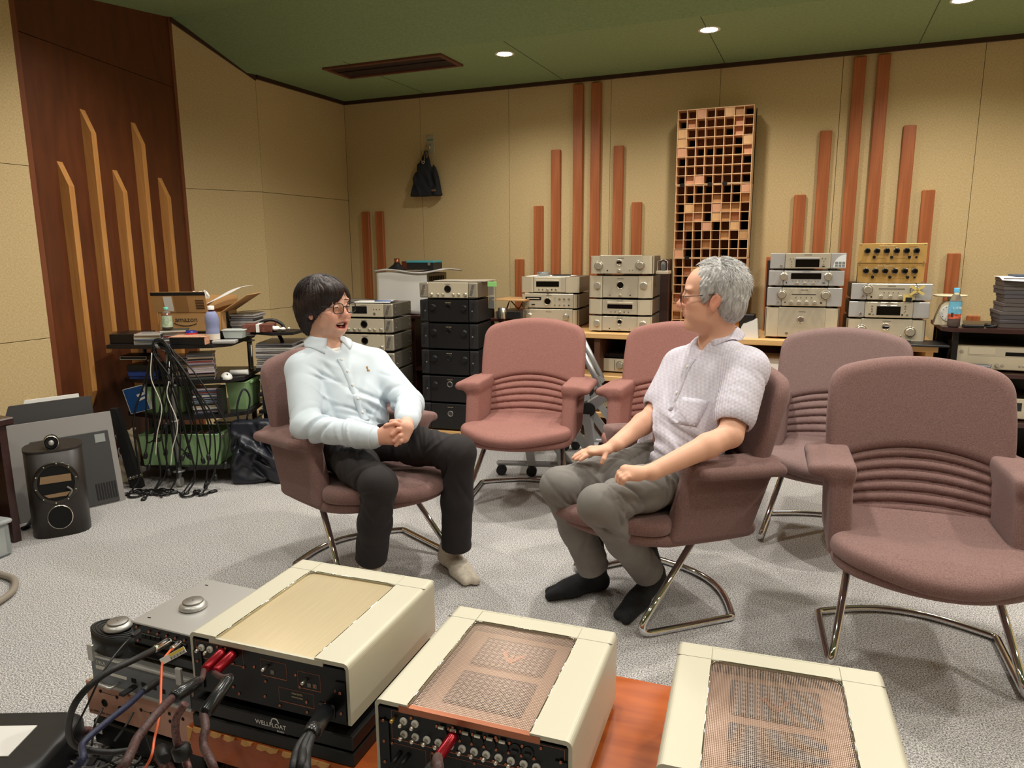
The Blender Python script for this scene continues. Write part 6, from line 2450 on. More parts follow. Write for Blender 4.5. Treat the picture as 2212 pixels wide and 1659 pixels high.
S.put(bagshape, (-9, -9, -9), (9, 9, 9), .001)
S.folds((0, -.03, .27), .15, (1, 0, .1), .04, .006, 8)
S.folds((0, -.03, .12), .16, (1, 0, .5), .07, .005, 9)
bm2 = relax(S.mesh('pouch'), 1)
bm2.materials.append(M('bag_navy', (30, 33, 40), .8, bump=(300, .2, .001)))
obj('pouch', bm2, None, db)
obj('label_patch', MB().box(.075, .115, -.045, -.041, .035, .05), M('patch_brown', (120, 84, 60), .7), db)
m_string = M('string_tan', (150, 124, 92), .8)
obj('draw_string', MB().tube(catmull([(-.01, -.03, .36), (-.02, -.036, .30), (-.002, -.04, .275), (.012, -.036, .30), (.004, -.03, .36), (.02, -.01, .42)], 6), .0028, 6), m_string, db)
obj('draw_string', MB().tube(catmull([(.02, -.02, .36), (.04, -.03, .33), (.03, -.035, .31), (.018, -.02, .36), (.022, -.01, .41), (.026, .025, .385)], 6), .0028, 6), m_string, db)
obj('ring', MB().tube([(.0 + .012 * math.cos(a), -.041, .272 + .012 * math.sin(a)) for a in [2 * math.pi * k / 14 for k in range(14)]], .0022, 6, closed=True), m_ringmetal, db)

# ================================================================ left side: trolley of discs and papers, loudspeaker, bags
EX = nrm((_r[0], _r[1], 0))
EY = np.array([-EX[1], EX[0], 0])
RP = onz(398, 1045, 0)
RA = math.atan2(EX[1], EX[0])


def rk(x, y, z=0.0):
    """trolley space: x to the right, y away, z up, from the foot of its front pole"""
    return tuple(RP + EX * x + EY * y + np.array([0, 0, z]))


m_shelfblack = M('trolley_shelf_black', (24, 21, 22), .4)
m_pole = M('trolley_pole_grey', (150, 150, 148), .35, .7)
m_green = M('bin_green', (146, 182, 128), .55, vary=(4, .05))
m_card = M('carton_brown', (190, 146, 92), .8, vary=(5, .05))
m_carddark = M('carton_tape', (160, 118, 70), .5)
m_navy = M('navy_cloth', (24, 27, 36), .7, bump=(60, .4, .004))

tr = thing('disc_trolley', 'black trolley with grey poles, loaded with discs, bins and magazines', 'trolley', rk(0, 0), RA)
LV = [('top_shelf', .83, [(-.36, -.02), (-.22, -.03), (.02, -.05), (.24, -.02), (.32, .06), (.30, .50), (-.38, .50)]),
      ('second_shelf', .62, [(-.34, .10), (-.12, .0), (.05, -.03), (.26, .02), (.36, .12), (.34, .50), (-.38, .50)]),
      ('third_shelf', .415, [(-.34, .10), (-.12, .0), (.05, -.03), (.27, .02), (.38, .12), (.36, .50), (-.38, .50)]),
      ('bottom_shelf', .115, [(-.34, .10), (-.16, .0), (.05, -.04), (.28, .0), (.40, .12), (.38, .50), (-.38, .50)])]
for nm, z, poly in LV:
    obj(nm, MB().prism(poly, z - .022, z), m_shelfblack, tr)
for x, y in ((.0, -.05), (-.34, .36), (.30, .40)):
    obj('pole', MB().cyl((x, y, .07), (x, y, .835), .016, n=16), m_pole, tr)
    for z in (.80, .60, .395, .095):
        obj('collar', MB().lathe((x, y, z - .004), [(.016, 0), (.034, 0), (.034, .006), (.016, .008)], 20), m_pole, tr)
    obj('castor', MB().cyl((x - .012, y, .028), (x + .012, y, .028), .028, n=16), M('castor_clear', (170, 170, 166), .3), tr)
    obj('castor_stem', MB().cyl((x, y, .04), (x, y, .075), .012, n=10), m_pole, tr)
# side shelf for magazines
sr = thing('magazine_rack', 'black side rack right of the trolley holding magazine piles', 'rack', rk(.42, .24), RA)
for z in (.655, .50, .395):
    obj('shelf_board', MB().box(-.02, .33, -.04, .32, z - .02, z), m_shelfblack, sr)
for x, y in ((.0, -.02), (.30, -.02), (.0, .29), (.30, .29)):
    obj('post', MB().box(x, x + .02, y, y + .02, 0, .655), m_shelfblack, sr)
obj('top_arm', MB().prism([(-.06, .02), (.10, -.08), (.22, -.05), (.24, .10), (.10, .16), (-.06, .12)], .855, .872), m_shelfblack, sr)
obj('arm_support', MB().tube([(.1, .05, .655), (.14, .05, .76), (.10, .05, .855)], .012, 8), m_shelfblack, sr)

CDC = [(40, 40, 44), (150, 60, 50), (196, 190, 180), (70, 84, 110), (214, 206, 190), (116, 96, 84), (186, 160, 130), (90, 90, 94), (60, 70, 64), (200, 176, 190)]
m_cds = [M('disc_spine_%d' % i, c, .4) for i, c in enumerate(CDC)]
m_jewel = M('jewel_case', (176, 176, 176), .15, vary=(20, .15))
cd_me = MB().box(0, .142, 0, .125, 0, .0098, bev=.0008).mesh('case_body')
cdspine = MB().box(.002, .140, -.0006, .0006, .001, .0088).mesh('spine_card')
cdside = MB().box(.1414, .1426, .006, .119, .001, .0088).mesh('spine_card')


def cd(x, y, z, rz, label, group, k, first=[None]):
    t = thing('disc_case', label, 'disc case', rk(x, y, z), RA + rz, group)
    mobj('case_body', cd_me, m_jewel if k % 3 else m_cds[(k // 3) % 10], t, (0, 0, 0))
    mobj('spine_card', cdspine, m_cds[k % 10], t, (0, 0, 0))
    mobj('spine_card', cdside, m_cds[(k + 4) % 10], t, (0, 0, 0))
    return t


def cd_pile(x, y, z, n, group, what, seed, rz0=0.0):
    R = random.Random(seed)
    for i in range(n):
        lab = '%s %s' % ({0: 'lowest disc case', n - 1: 'uppermost disc case'}.get(i, 'disc case inside'), what)
        cd(x + R.uniform(-.006, .006), y + R.uniform(-.004, .006), z + i * .0102, rz0 + R.uniform(-.05, .05), lab, group, R.randrange(60))


cd_pile(-.20, -.02, .83, 6, 'disc cases at the front of the trolley top', 'of the pile at the front left of the trolley top', 1, .15)
cd_pile(-.075, .04, .83, 7, 'disc cases in the second pile on the trolley top', 'of the pile under the small tea bottle', 2, .3)
cd_pile(.085, -.01, .62, 15, 'disc cases on the second trolley shelf', 'of the tall pile on the second trolley shelf', 3, .32)
cd_pile(-.06, .05, .62, 13, 'disc cases behind the cables on the second shelf', 'of the pile behind the hanging cables', 4, .1)
cd_pile(.095, .0, .415, 15, 'disc cases on the third trolley shelf', 'of the pile on the third trolley shelf', 5, .3)
for i in range(4):
    b = thing('disc_box', ['lowest blue disc box on the second trolley shelf', 'second blue disc box from below on the second trolley shelf', 'black disc box on the blue ones at the left of the second shelf', 'black box with a white outline sticking out at the left of the second shelf'][i], 'disc box', rk(-.29 - .03 * (i == 3), .06 - .01 * i, .62 + (0, .018, .05, .115)[i]), RA, 'disc boxes at the left of the second shelf')
    hh = (.017, .030, .034, .024)[i]
    obj('box_body', MB().box(0, .16, 0, .14, 0, hh, bev=.001), M('box_blue', (40, 70, 150), .5) if i < 2 else m_black_plastic, b)
    if i == 3:
        fr = MB()
        fr.box(.004, .156, -.001, 0, .003, .0045)
        fr.box(.004, .156, -.001, 0, hh - .0045, hh - .003)
        fr.box(.004, .0055, -.001, 0, .003, hh - .003)
        fr.box(.1545, .156, -.001, 0, .003, hh - .003)
        obj('white_outline', fr, m_paper, b)
obj('black_drawer_box', MB().box(0, .17, 0, .20, 0, .056, bev=.003), M('box_black_satin', (22, 18, 18), .35), loc=rk(-.36, .02, .83), rz=RA, label='long black box at the left end of the trolley top', cat='box')
o = obj('empty_disc_case', MB().box(0, .142, 0, .010, 0, .125, bev=.001), m_clear, loc=rk(-.195, -.035, .832), rz=RA + .1, label='clear empty disc case leaning against the disc pile', cat='disc case')
o.rotation_euler = (math.radians(-62), 0, RA + .1)

# bottles, tub, mouse and books on top
bottle('small tea bottle with a mint green cap on the disc pile', rk(-.052, .085, .904), .029, .130, M('cap_mint', (120, 210, 190), .4), m_pet, M('tea_brown', (120, 70, 40), .2), M('label_green', (186, 206, 176), .5, vary=(60, .35)), .12, .62, fill=.7)
pb = thing('covered_bottle', 'drink bottle in a lavender knitted cover with a white cap', 'bottle', rk(.222, .05, .85))
obj('cover', MB().lathe((0, 0, 0), [(.036, 0), (.038, .03), (.037, .06), (.035, .075), (.038, .09), (.038, .12), (.034, .14), (.022, .16)], 24), M('knit_lavender', (140, 148, 186), .9, bump=(160, .5, .002), stretch=(1, 1, 5)), pb)
obj('base_band', MB().lathe((0, 0, 0), [(.0375, 0), (.0385, .034)], 24, cap=False), M('band_cream', (226, 216, 200), .7), pb)
obj('neck', MB().lathe((0, 0, .16), [(.016, 0), (.014, .012)], 16), m_tea, pb)
obj('cap', MB().lathe((0, 0, .170), [(.018, 0), (.018, .022), (0, .024)], 18, cap=False), m_paper, pb)
tub = thing('gum_tub', 'small dark blue gum tub with red and white label', 'tub', rk(.075, .10, .83))
obj('tub', MB().lathe((0, 0, 0), [(.030, 0), (.034, .01), (.034, .055), (.026, .066), (.0, .068)], 22, cap=False), M('tub_blue', (30, 44, 130), .35), tub)
obj('label_oval', MB().lathe_dir((-.008, -.033, .022), (-.008, -.0365, .022), [(0, .017), (1, .016)], 20), m_paper, tub)
obj('red_band', MB().lathe((0, 0, .044), [(.0345, 0), (.0345, .010)], 22, cap=False), M('band_red', (206, 50, 60), .4), tub)
text('FREE', .010, M('ink_navy', (30, 40, 110), .5), tub, (-.008, -.0372, .022), FRONT, .0002)
bk = thing('thick_book', 'thick black book with a floral patterned spine at the front of the trolley top', 'book', rk(.01, -.04, .83), RA)
obj('book_block', MB().box(0, .20, 0, .15, 0, .042, bev=.002), m_black_plastic, bk)
obj('patterned_spine', MB().box(.196, .204, -.001, .151, -.001, .044, bev=.003), M('floral', (214, 160, 130), .6, vary=(110, .45)), bk)
obj('cover_board', MB().box(-.002, .205, -.003, .153, .042, .045), M('floral_cover', (206, 158, 128), .6, vary=(90, .4)), bk)
obj('slim_recorder', MB().box(0, .13, 0, .07, 0, .018, bev=.004), m_silver, loc=rk(.235, -.01, .83), rz=RA + .1, label='slim silver device beside the thick book', cat='device')
pt = thing('food_tub', 'small pale plastic tub on the right of the trolley top', 'tub', rk(.255, .13, .845), RA)
obj('tub', MB().prism([(.0, 0), (.10, 0), (.112, .045), (-.012, .045)], 0, .08, axis=1), M('tub_pale', (196, 206, 200), .4), pt)
obj('rim', MB().box(-.016, .116, -.004, .084, .043, .050, bev=.002), M('tub_rim', (210, 216, 212), .3), pt)
bb = thing('banded_book', 'dark red patterned book with a white band on the side arm', 'book', rk(.345, .18, .873), RA + .08)
obj('book_block', MB().box(0, .17, 0, .12, 0, .046, bev=.002), M('book_red', (112, 62, 48), .6, vary=(70, .5)), bb)
obj('paper_band', MB().box(.078, .098, -.001, .121, -.0006, .047), m_paper, bb)
hp_ = catmull([(.0, 0, .01), (.02, .0, .05), (.08, .01, .062), (.13, .02, .04), (.15, .02, .01)], 6)
obj('headphone_band', MB().tube(hp_, .010, 8), m_black_plastic, loc=rk(.40, .30, .872), rz=RA, label='black headphone band behind the banded book', cat='headphones')
S = SDF(np.arange(-.02, .16, .004), np.arange(-.05, .1, .004), np.arange(-.01, .06, .004))
S.ell((.07, .02, .015), (.07, .04, .016), None, .01)
S.folds((.07, .02, .02), .09, (1, .5, 0), .03, .006, 9)
cm_ = S.mesh('white_cloth')
cm_.materials.append(m_tee)
obj('white_cloth', cm_, None, loc=rk(.47, .22, .874), rz=RA, label='crumpled white cloth on the end of the side arm', cat='cloth')
ms = thing('computer_mouse', 'white and black computer mouse on the second trolley shelf', 'mouse', rk(.285, .04, .62), RA + .5)
S = SDF(np.arange(-.05, .05, .003), np.arange(-.07, .07, .003), np.arange(-.005, .05, .003))
S.ell((0, 0, .008), (.031, .055, .030), None, .004)
S.half((0, 0, 0), (0, 0, -1))
cm_ = S.mesh('shell')
cm_.materials.append(m_paper)
obj('shell', cm_, None, ms)
obj('side_grip', MB().tube([(-.030, -.03, .008), (-.032, 0, .010), (-.030, .03, .008)], .007, 6), m_black_plastic, ms)
obj('scroll_wheel', MB().cyl((-.003, -.034, .028), (.003, -.034, .028), .008, n=12), m_black_plastic, ms)
obj('white_tube', MB().cyl((0, 0, .016), (.10, .02, .016), .016, n=14), m_paper, loc=rk(.26, .16, .62), rz=RA, label='white tube lying behind the computer mouse', cat='tube')

# open cardboard box with lettering
ab = thing('cardboard_box', 'open brown cardboard box with a printed word on its front, on the trolley', 'box', rk(-.165, .22, .878), RA)
obj('flat_black_case', MB().box(0, .40, 0, .26, 0, .042, bev=.003), M('box_black_satin', (22, 18, 18), .35), loc=rk(-.14, .215, .8345), rz=RA, label='flat black case under the cardboard box on the trolley', cat='case')
W_, D_, H_ = .375, .25, .115
obj('front_side', MB().box(0, W_, 0, .004, 0, H_), m_card, ab)
obj('rear_side', MB().box(0, W_, D_ - .004, D_, 0, H_), m_card, ab)
obj('left_side', MB().box(0, .004, 0, D_, 0, H_), m_card, ab)
obj('right_side', MB().box(W_ - .004, W_, 0, D_, 0, H_), m_card, ab)
obj('base', MB().box(0, W_, 0, D_, 0, .004), m_card, ab)
fl = obj('flap', MB().box(-.02, .30, -.004, 0, 0, .125), m_card, ab, loc=(0, 0, H_))
fl.rotation_euler = (math.radians(14), 0, 0)
obj('tape_band', MB().box(-.021, .301, -.0055, -.0035, .104, .124), m_black_plastic, fl)
obj('shipping_label', MB().box(.05, .10, -.0055, -.0035, .008, .098), m_paper, fl)
obj('packing_tape', MB().box(.11, .19, -.005, -.003, .0, .104), m_carddark, fl)
bar = MB()
for k in range(6):
    bar.box(.235, .285, -.0052, -.003, .02 + .010 * k, .026 + .010 * k)
obj('printed_code', bar, M('ink_brown', (74, 50, 30), .8), fl)
rf_ = obj('flap', MB().box(0, W_, 0, .004, 0, .09), m_card, ab, loc=(0, D_, H_))
rf_.rotation_euler = (math.radians(-20), 0, 0)
sf = obj('flap', MB().box(0, .004, 0, D_, 0, .19), m_card, ab, loc=(W_, 0, H_))
sf.rotation_euler = (0, math.radians(58), 0)
text('amazon', .044, M('print_black', (26, 22, 20), .8), ab, (.165, -.0008, .070), FRONT, .0004)
arrow = catmull([(.09, -.001, .050), (.13, -.001, .036), (.18, -.001, .034), (.225, -.001, .046)], 6)
obj('printed_arrow', MB().tube(arrow, .0022, 5), M('print_black', (0, 0, 0)), ab)
obj('side_tape', MB().box(W_ - .001, W_ + .0012, .07, .11, .0, H_), m_black_plastic, ab)
obj('paper_roll', MB().slab(lambda u, v: (.20 + .30 * u, .03 + .20 * v, .13 + .10 * u + .04 * math.sin(math.pi * u) * v + .03 * u * u), 10, 6, .0025), m_paper, ab)
S = SDF(np.arange(.10, .30, .004), np.arange(.04, .22, .004), np.arange(.08, .26, .004))
S.ell((.20, .12, .20), (.055, .05, .032), None, .01)
S.folds((.2, .12, .2), .09, (1, .4, .6), .03, .007, 5)
cm_ = S.mesh('plastic_bag')
cm_.materials.append(M('bag_film', (226, 224, 218), .3))
obj('plastic_bag', cm_, None, ab)

# magazines
R = random.Random(11)
MG = [(210, 208, 204), (226, 224, 220), (186, 184, 182), (160, 160, 166), (236, 234, 230)]
m_mag = [M_stripes('magazine_pages_%d' % i, [c, tuple(max(0, v - 50) for v in c), c], 2, 900) for i, c in enumerate(MG)]
m_cov = [M('magazine_cover_%d' % i, c, .35) for i, c in enumerate(((40, 40, 48), (60, 70, 110), (196, 190, 186), (90, 60, 60), (30, 30, 34)))]


def mag_pile(x, y, z, n, w, d, group, what, seed):
    R = random.Random(seed)
    zz = z
    for i in range(n):
        h_ = R.choice([.009, .012, .014])
        lab = '%s %s' % ({0: 'lowest magazine', n - 1: 'uppermost magazine'}.get(i, 'magazine inside'), what)
        t = thing('magazine', lab, 'magazine', rk(x + R.uniform(-.008, .008), y + R.uniform(-.006, .006), zz), RA + R.uniform(-.06, .06), group)
        obj('pages', MB().box(0, w, 0, d, .0008, h_ - .0008), m_mag[R.randrange(5)], t)
        obj('cover', MB().box(-.001, w + .001, -.001, d + .001, h_ - .0009, h_), m_cov[R.randrange(5)], t)
        zz += h_ + .0006
    return zz


mag_pile(.215, .33, .835, 11, .145, .20, 'magazines behind the cardboard box', 'of the pile right of the cardboard box', 21)
mag_pile(.40, .22, .655, 12, .22, .26, 'magazines on the side rack', 'of the white pile on the side rack behind the chair', 22)
mag_pile(.41, .23, .50, 8, .21, .25, 'darker magazines on the middle of the side rack', 'of the dark pile on the middle rack board', 23)
mag_pile(.41, .23, .395, 6, .21, .25, 'magazines on the lowest side rack board', 'of the low pile on the lowest rack board', 24)

# green bins
def bin_(label, x, y, z, w, d, h, rz=0.0, k=0.05):
    t = thing('green_bin', label, 'bin', rk(x, y, z), RA + rz, 'green plastic bins')
    a = .012
    def wall(p0, p1, q0, q1):
        return
    lo = [(a, a), (w - a, a), (w - a, d - a), (a, d - a)]
    hi = [(0, 0), (w, 0), (w, d), (0, d)]
    for i, nm in enumerate(('front_side', 'right_side', 'rear_side', 'left_side')):
        j = (i + 1) % 4
        mb = MB()
        c = np.array([w / 2, d / 2])
        def inn(p, s=.004):
            v = c - np.array(p)
            return np.array(p) + v / np.linalg.norm(v) * s
        P = [(*lo[i], 0), (*lo[j], 0), (*hi[j], h), (*hi[i], h)]
        Q = [(*inn(lo[i]), 0), (*inn(lo[j]), 0), (*inn(hi[j]), h), (*inn(hi[i]), h)]
        mb.add(P + Q, [(0, 1, 2, 3), (7, 6, 5, 4), (0, 4, 5, 1), (1, 5, 6, 2), (2, 6, 7, 3), (3, 7, 4, 0)])
        obj(nm, mb, m_green, t)
    obj('base', MB().box(a, w - a, a, d - a, 0, .004), m_green, t)
    obj('rim', MB().tube([(0, 0, h), (w, 0, h), (w, d, h), (0, d, h)], .004, 6, closed=True), m_green, t)
    obj('handle_lip', MB().box(w - .002, w + .012, d * .25, d * .75, h - .018, h - .002, bev=.003), m_green, t)
    return t


bin_('large green bin full of disc cases on the bottom trolley shelf', -.235, -.01, .115, .46, .24, .185)
R = random.Random(5)
for k in range(22):
    o = thing('disc_case', 'disc case filed upright in the large green bin, %s' % ('left half' if k < 11 else 'right half'), 'disc case', rk(-.215 + .0195 * k, .02, .150), RA, 'disc cases filed in the green bin')
    b = mobj('case_body', cd_me, m_cds[R.randrange(10)], o, (0, 0, 0))
    b.rotation_euler = (0, math.radians(-76), 0)
bin_('green bin behind the hanging cables on the third trolley shelf', -.245, .06, .415, .255, .22, .155)
bin_('green bin at the right end of the third trolley shelf', .235, .14, .415, .12, .26, .165)
bx = thing('boxed_software', 'blue software box with a white emblem, tilted on the third shelf', 'box', rk(-.285, .03, .418), RA)
bo = obj('carton', MB().box(0, .115, 0, .04, 0, .145, bev=.001), M('carton_blue', (28, 78, 140), .45), bx)
bo.rotation_euler = (0, math.radians(-14), 0)
bo2 = obj('white_edge', MB().box(-.003, .118, .001, .039, -.002, .147), m_paper, bx)
bo2.rotation_euler = (0, math.radians(-14), 0)
em = MB()
em.prism([(.07, .085), (.112, .09), (.112, .105), (.068, .10)], -.0012, 0, axis=1)
em.prism([(.07, .06), (.112, .068), (.112, .08), (.066, .075)], -.0012, 0, axis=1)
e_ = obj('white_emblem', em, m_paper, bx)
e_.rotation_euler = (0, math.radians(-14), 0)
obj('black_book', MB().box(0, .030, 0, .13, 0, .155, bev=.002), M('book_black', (30, 28, 28), .45, vary=(60, .3)), loc=rk(.235, .0, .415), rz=RA + .2, label='black book standing upright at the front of the third shelf', cat='book')
# clear plastic boxes low down
for k, (x, y, z, w, d, h) in enumerate(((.04, .27, .115, .20, .20, .09), (.10, .26, .215, .22, .22, .085))):
    cb = thing('clear_box', ('lower clear plastic box beside the large green bin', 'upper clear plastic box with a lid beside the large green bin')[k], 'box', rk(x, y, z), RA, 'clear plastic boxes')
    obj('tub', MB().box(0, w, 0, d, 0, h, bev=.006), M('clear_box_plastic', (206, 212, 212), .15, trans=.6, ior=1.2), cb)
    obj('lid', MB().box(-.006, w + .006, -.006, d + .006, h, h + .014, bev=.004), M('clear_box_lid', (216, 220, 220), .2, trans=.5, ior=1.2), cb)
# paper bag
pbg = thing('paper_bag', 'crumpled cream paper bag with a string handle left of the trolley', 'bag', rk(-.36, .02, .0), RA + .2)
S = SDF(np.arange(-.08, .16, .005), np.arange(-.06, .12, .005), np.arange(-.01, .36, .005))
S.put(lambda X, Y, Z: smax(smax(np.abs(X - .03) - .055, np.abs(Y - .03) - .03 + (Z - .1) * .06, .012), np.abs(Z - .165) - .165, .01), (-9, -9, -9), (9, 9, 9), .001)
S.folds((.03, 0, .2), .16, (.5, .2, 1), .06, .007, 3)
cm_ = S.mesh('bag')
cm_.materials.append(M('paper_cream', (214, 200, 170), .8))
obj('bag', cm_, None, pbg)
obj('handle', MB().tube(catmull([(.0, -.02, .15), (-.0, -.045, .22), (.05, -.045, .23), (.05, -.03, .10), (.03, -.04, .05)], 6), .004, 6), m_paper, pbg)

# cables hung over the front hook
GC = 'black cables hung on the trolley'
hook = obj('cable_hook', MB().tube([(0, 0, 0), (0, -.06, .0), (0, -.075, .018)], .008, 8), m_pole, tr, loc=(-.02, -.06, .825))
R = random.Random(31)
m_cord = M('cord_black', (17, 17, 18), .4)
for k in range(11):
    a = -.15 + .03 * k + (.02 if k > 5 else -.012) + R.uniform(-.01, .01)
    b = a + R.uniform(.05, .16)
    top = .835 + R.uniform(-.03, .03)
    low = R.uniform(.02, .22)
    yy = -.11 - .006 * (k % 5)
    pts = [(a + R.uniform(-.02, .02), yy, low + R.uniform(.0, .2)), (a - .012 + R.uniform(-.03, .02), yy, .36 + R.uniform(-.08, .08)), (a * .6 - .03, yy, .62 + R.uniform(-.04, .04)), (-.055 + .004 * k * .4, yy + .01, top - .03), (-.02, yy + .03, top + .01),
           (.028 + .003 * k, yy + .01, top - .03), (b * .45 + .05, yy, .62 + R.uniform(-.04, .04)), (b + .02 + R.uniform(-.03, .03), yy, .36), (b + R.uniform(-.03, .03), yy - .01, low)]
    if k % 3 == 0:
        pts = [(pts[0][0] - .04, yy - .05, .012), (pts[0][0] - .01, yy - .01, .10)] + pts[1:]
    if k % 4 == 1:
        pts = pts[:-1] + [(b + .0, yy - .02, .12), (b - .05, yy - .08, .014)]
    c = thing('power_cable', 'black cable hung in a loop over the trolley hook, %s' % ('far left' if k < 2 else 'left' if k < 4 else 'middle' if k < 7 else 'right' if k < 9 else 'far right'), 'cable', rk(0, 0), RA, GC)
    cp = catmull(pts, 7)
    obj('cord', MB().tube(cp, .0042 if k % 3 else .0052, 7), m_cord, c)
    for e, e2 in ((cp[0], cp[1]), (cp[-1], cp[-2])):
        d_ = nrm(e - e2)
        obj('plug', MB().lathe_dir(e - d_ * .005, e + d_ * .035, [(0, .006), (.3, .011), (.8, .012), (1, .009)], 10), m_black_plastic, c)
for k, x in enumerate((-.045, .035)):
    pts = catmull([(x, -.14, .80 - .16 * k), (x - .012, -.15, .66 - .1 * k), (x + .03, -.15, .50 - .1 * k), (x - .01, -.15, .34 - .08 * k), (x - .03, -.15, .22 - .06 * k)], 8)
    obj('pale_cable', MB().tube(pts, .0028, 7), M('cable_white', (0, 0, 0)), loc=rk(0, 0), rz=RA, label=('off-white cord hanging left of the trolley pole', 'off-white cord hanging right of the trolley pole')[k], cat='cable')
for k in range(9):
    a = R.uniform(-.25, .25)
    pts = [(a + .05 * math.sin(1.1 * j + k), -.16 - .03 * (k % 3) + .04 * math.cos(1.7 * j + k), .007 + .004 * (j % 2)) for j in range(7)]
    c = thing('floor_cable', 'black cable end lying on the carpet at the foot of the trolley, %s' % ('left' if a < -.05 else 'right' if a > .08 else 'centre'), 'cable', rk(0, 0), RA, 'cable ends on the carpet')
    cp = catmull(pts, 6)
    obj('cord', MB().tube(cp, .005, 7), m_cord, c)
    d_ = nrm(cp[-1] - cp[-2])
    obj('plug', MB().lathe_dir(cp[-1], cp[-1] + d_ * .045, [(0, .007), (.3, .012), (.8, .013), (1, .009)], 10), m_black_plastic, c)

# cartons and navy bag behind the left chair
for k, (z, rz_, lab) in enumerate(((0.0, .1, 'lower brown carton behind the navy bag'), (.20, .14, 'upper brown carton behind the navy bag'))):
    c = thing('brown_carton', lab, 'box', rk(.42, .26, z), RA + rz_, 'brown cartons')
    obj('carton', MB().box(0, .24, 0, .22, 0, .185 - .02 * k, bev=.002), m_card, c)
    obj('tape', MB().box(.10, .14, -.001, .221, .0005, .1865 - .02 * k), m_carddark, c)
nb = thing('navy_bag', 'shiny dark navy tote bag slumped on the carpet left of the chair', 'bag', tuple(onz(560, 1040, 0)), RA)
S = SDF(np.arange(-.19, .19, .006), np.arange(-.12, .16, .006), np.arange(-.02, .46, .006))


def bagf(X, Y, Z):
    w = .150 - .12 * np.clip(Z - .1, 0, 1) + .03 * np.clip(.1 - Z, 0, 1)
    return smax(smax(np.abs(X + .10 * (Z - .1)) - w, np.abs(Y - .02) - .085 + .12 * np.clip(Z - .05, 0, 1), .03), np.abs(Z - .185) - .185, .02)


S.put(bagf, (-9, -9, -9), (9, 9, 9), .001)
S.folds((0, -.05, .12), .20, (.6, 0, 1), .09, .014, 2, 9)
S.folds((.05, -.05, .25), .17, (1, 0, .5), .08, .014, 4, 9)
S.folds((-.06, -.06, .2), .15, (1, 0, -.6), .07, .012, 6, 7)
cm_ = relax(S.mesh('bag'), 2)
cm_.materials.append(M('navy_nylon', (30, 32, 42), .38, bump=(25, .2, .004)))
obj('bag', cm_, None, nb)
obj('handle', MB().tube(catmull([(-.09, 0, .34), (-.085, -.03, .46), (-.05, -.01, .56), (-.03, .03, .50), (-.06, .03, .36)], 6), .006, 6), m_navy, nb)

# ---- loudspeaker cabinet with an empty driver opening
sp = thing('loudspeaker', 'dark rounded loudspeaker cabinet with an open driver hole, teardrop tweeter on top', 'loudspeaker', tuple(onz(136, 1141, 0)), math.radians(54))
sp.scale = (.60, .62, .68)
m_spk = M('speaker_brown_black', (48, 42, 38), .42)
w, dpt, hh = .205, .40, .66
plan = []
for i in range(40):
    a = 2 * math.pi * i / 40
    x, y = math.cos(a), math.sin(a)
    e = .62
    px_, py_ = math.copysign(abs(x) ** e, x) * .205, math.copysign(abs(y) ** e, y) * .20
    if py_ > 0:
        px_ *= 1 - .45 * (py_ / .2) ** 2
    plan.append((px_, py_))
HZ = .62
obj('cabinet', MB().prism(plan, .0, HZ, smooth=True), m_spk, sp)
obj('top_cap', MB().prism([(x * 1.01, y * 1.01) for x, y in plan], HZ, HZ + .012), M('speaker_leather', (44, 38, 35), .55, bump=(300, .3, .001)), sp)
yf = -.2005
obj('driver_ring', MB().lathe_dir((0, yf - .004, .395), (0, yf + .006, .395), [(0, .128), (0, .150), (.6, .155), (1, .157)], 40, cap=False), M('ring_gunmetal', (74, 70, 66), .2, .8), sp)
obj('driver_hole', MB().lathe_dir((0, yf - .0015, .395), (0, yf + .001, .395), [(0, .135), (1, .135)], 36), m_hole, sp)
obj('inner_brace', MB().prism([(-.110, .40), (.105, .40), (.105, .452), (-.10, .452)], yf - .004, yf - .0015, axis=1), M('brace_mdf', (150, 122, 90), .7), sp)
obj('inner_brace', MB().prism([(-.06, .295), (.06, .295), (.095, .325), (-.09, .318)], yf - .004, yf - .0015, axis=1), M('brace_mdf', (0, 0, 0)), sp)
for k in range(10):
    a = 2 * math.pi * k / 10 + .2
    mobj('bolt', disc_mesh(.005, .004), m_ringmetal, sp, (.142 * math.cos(a), yf - .005, .395 + .142 * math.sin(a)))
obj('lead_wire', MB().tube(catmull([(.07, yf - .006, .36), (.10, yf - .012, .33), (.075, yf - .01, .29)], 6), .007, 7), M('wire_grey', (130, 126, 120), .5), sp)
obj('port_ring', MB().lathe_dir((0, yf - .004, .145), (0, yf + .004, .145), [(0, .083), (.3, .088), (1, .090)], 36, cap=False), m_ringmetal, sp)
obj('port_hole', MB().lathe_dir((0, yf - .002, .145), (0, yf + .001, .145), [(0, .084), (1, .084)], 32), m_hole, sp)
tw = obj('tweeter', MB().lathe_dir((0, -.175, HZ + .06), (0, .10, HZ + .055), [(0, .040), (.03, .052), (.12, .056), (.35, .045), (.7, .022), (1, .006)], 24), M('gloss_black', (12, 12, 13), .08), sp)
obj('tweeter_ring', MB().lathe_dir((0, -.178, HZ + .06), (0, -.172, HZ + .06), [(0, .047), (.5, .052), (1, .053)], 26, cap=False), m_ringmetal, tw)
obj('tweeter_dome', MB().lathe_dir((0, -.186, HZ + .06), (0, -.172, HZ + .06), [(0, .004), (.4, .016), (1, .022)], 20), m_silver, tw)

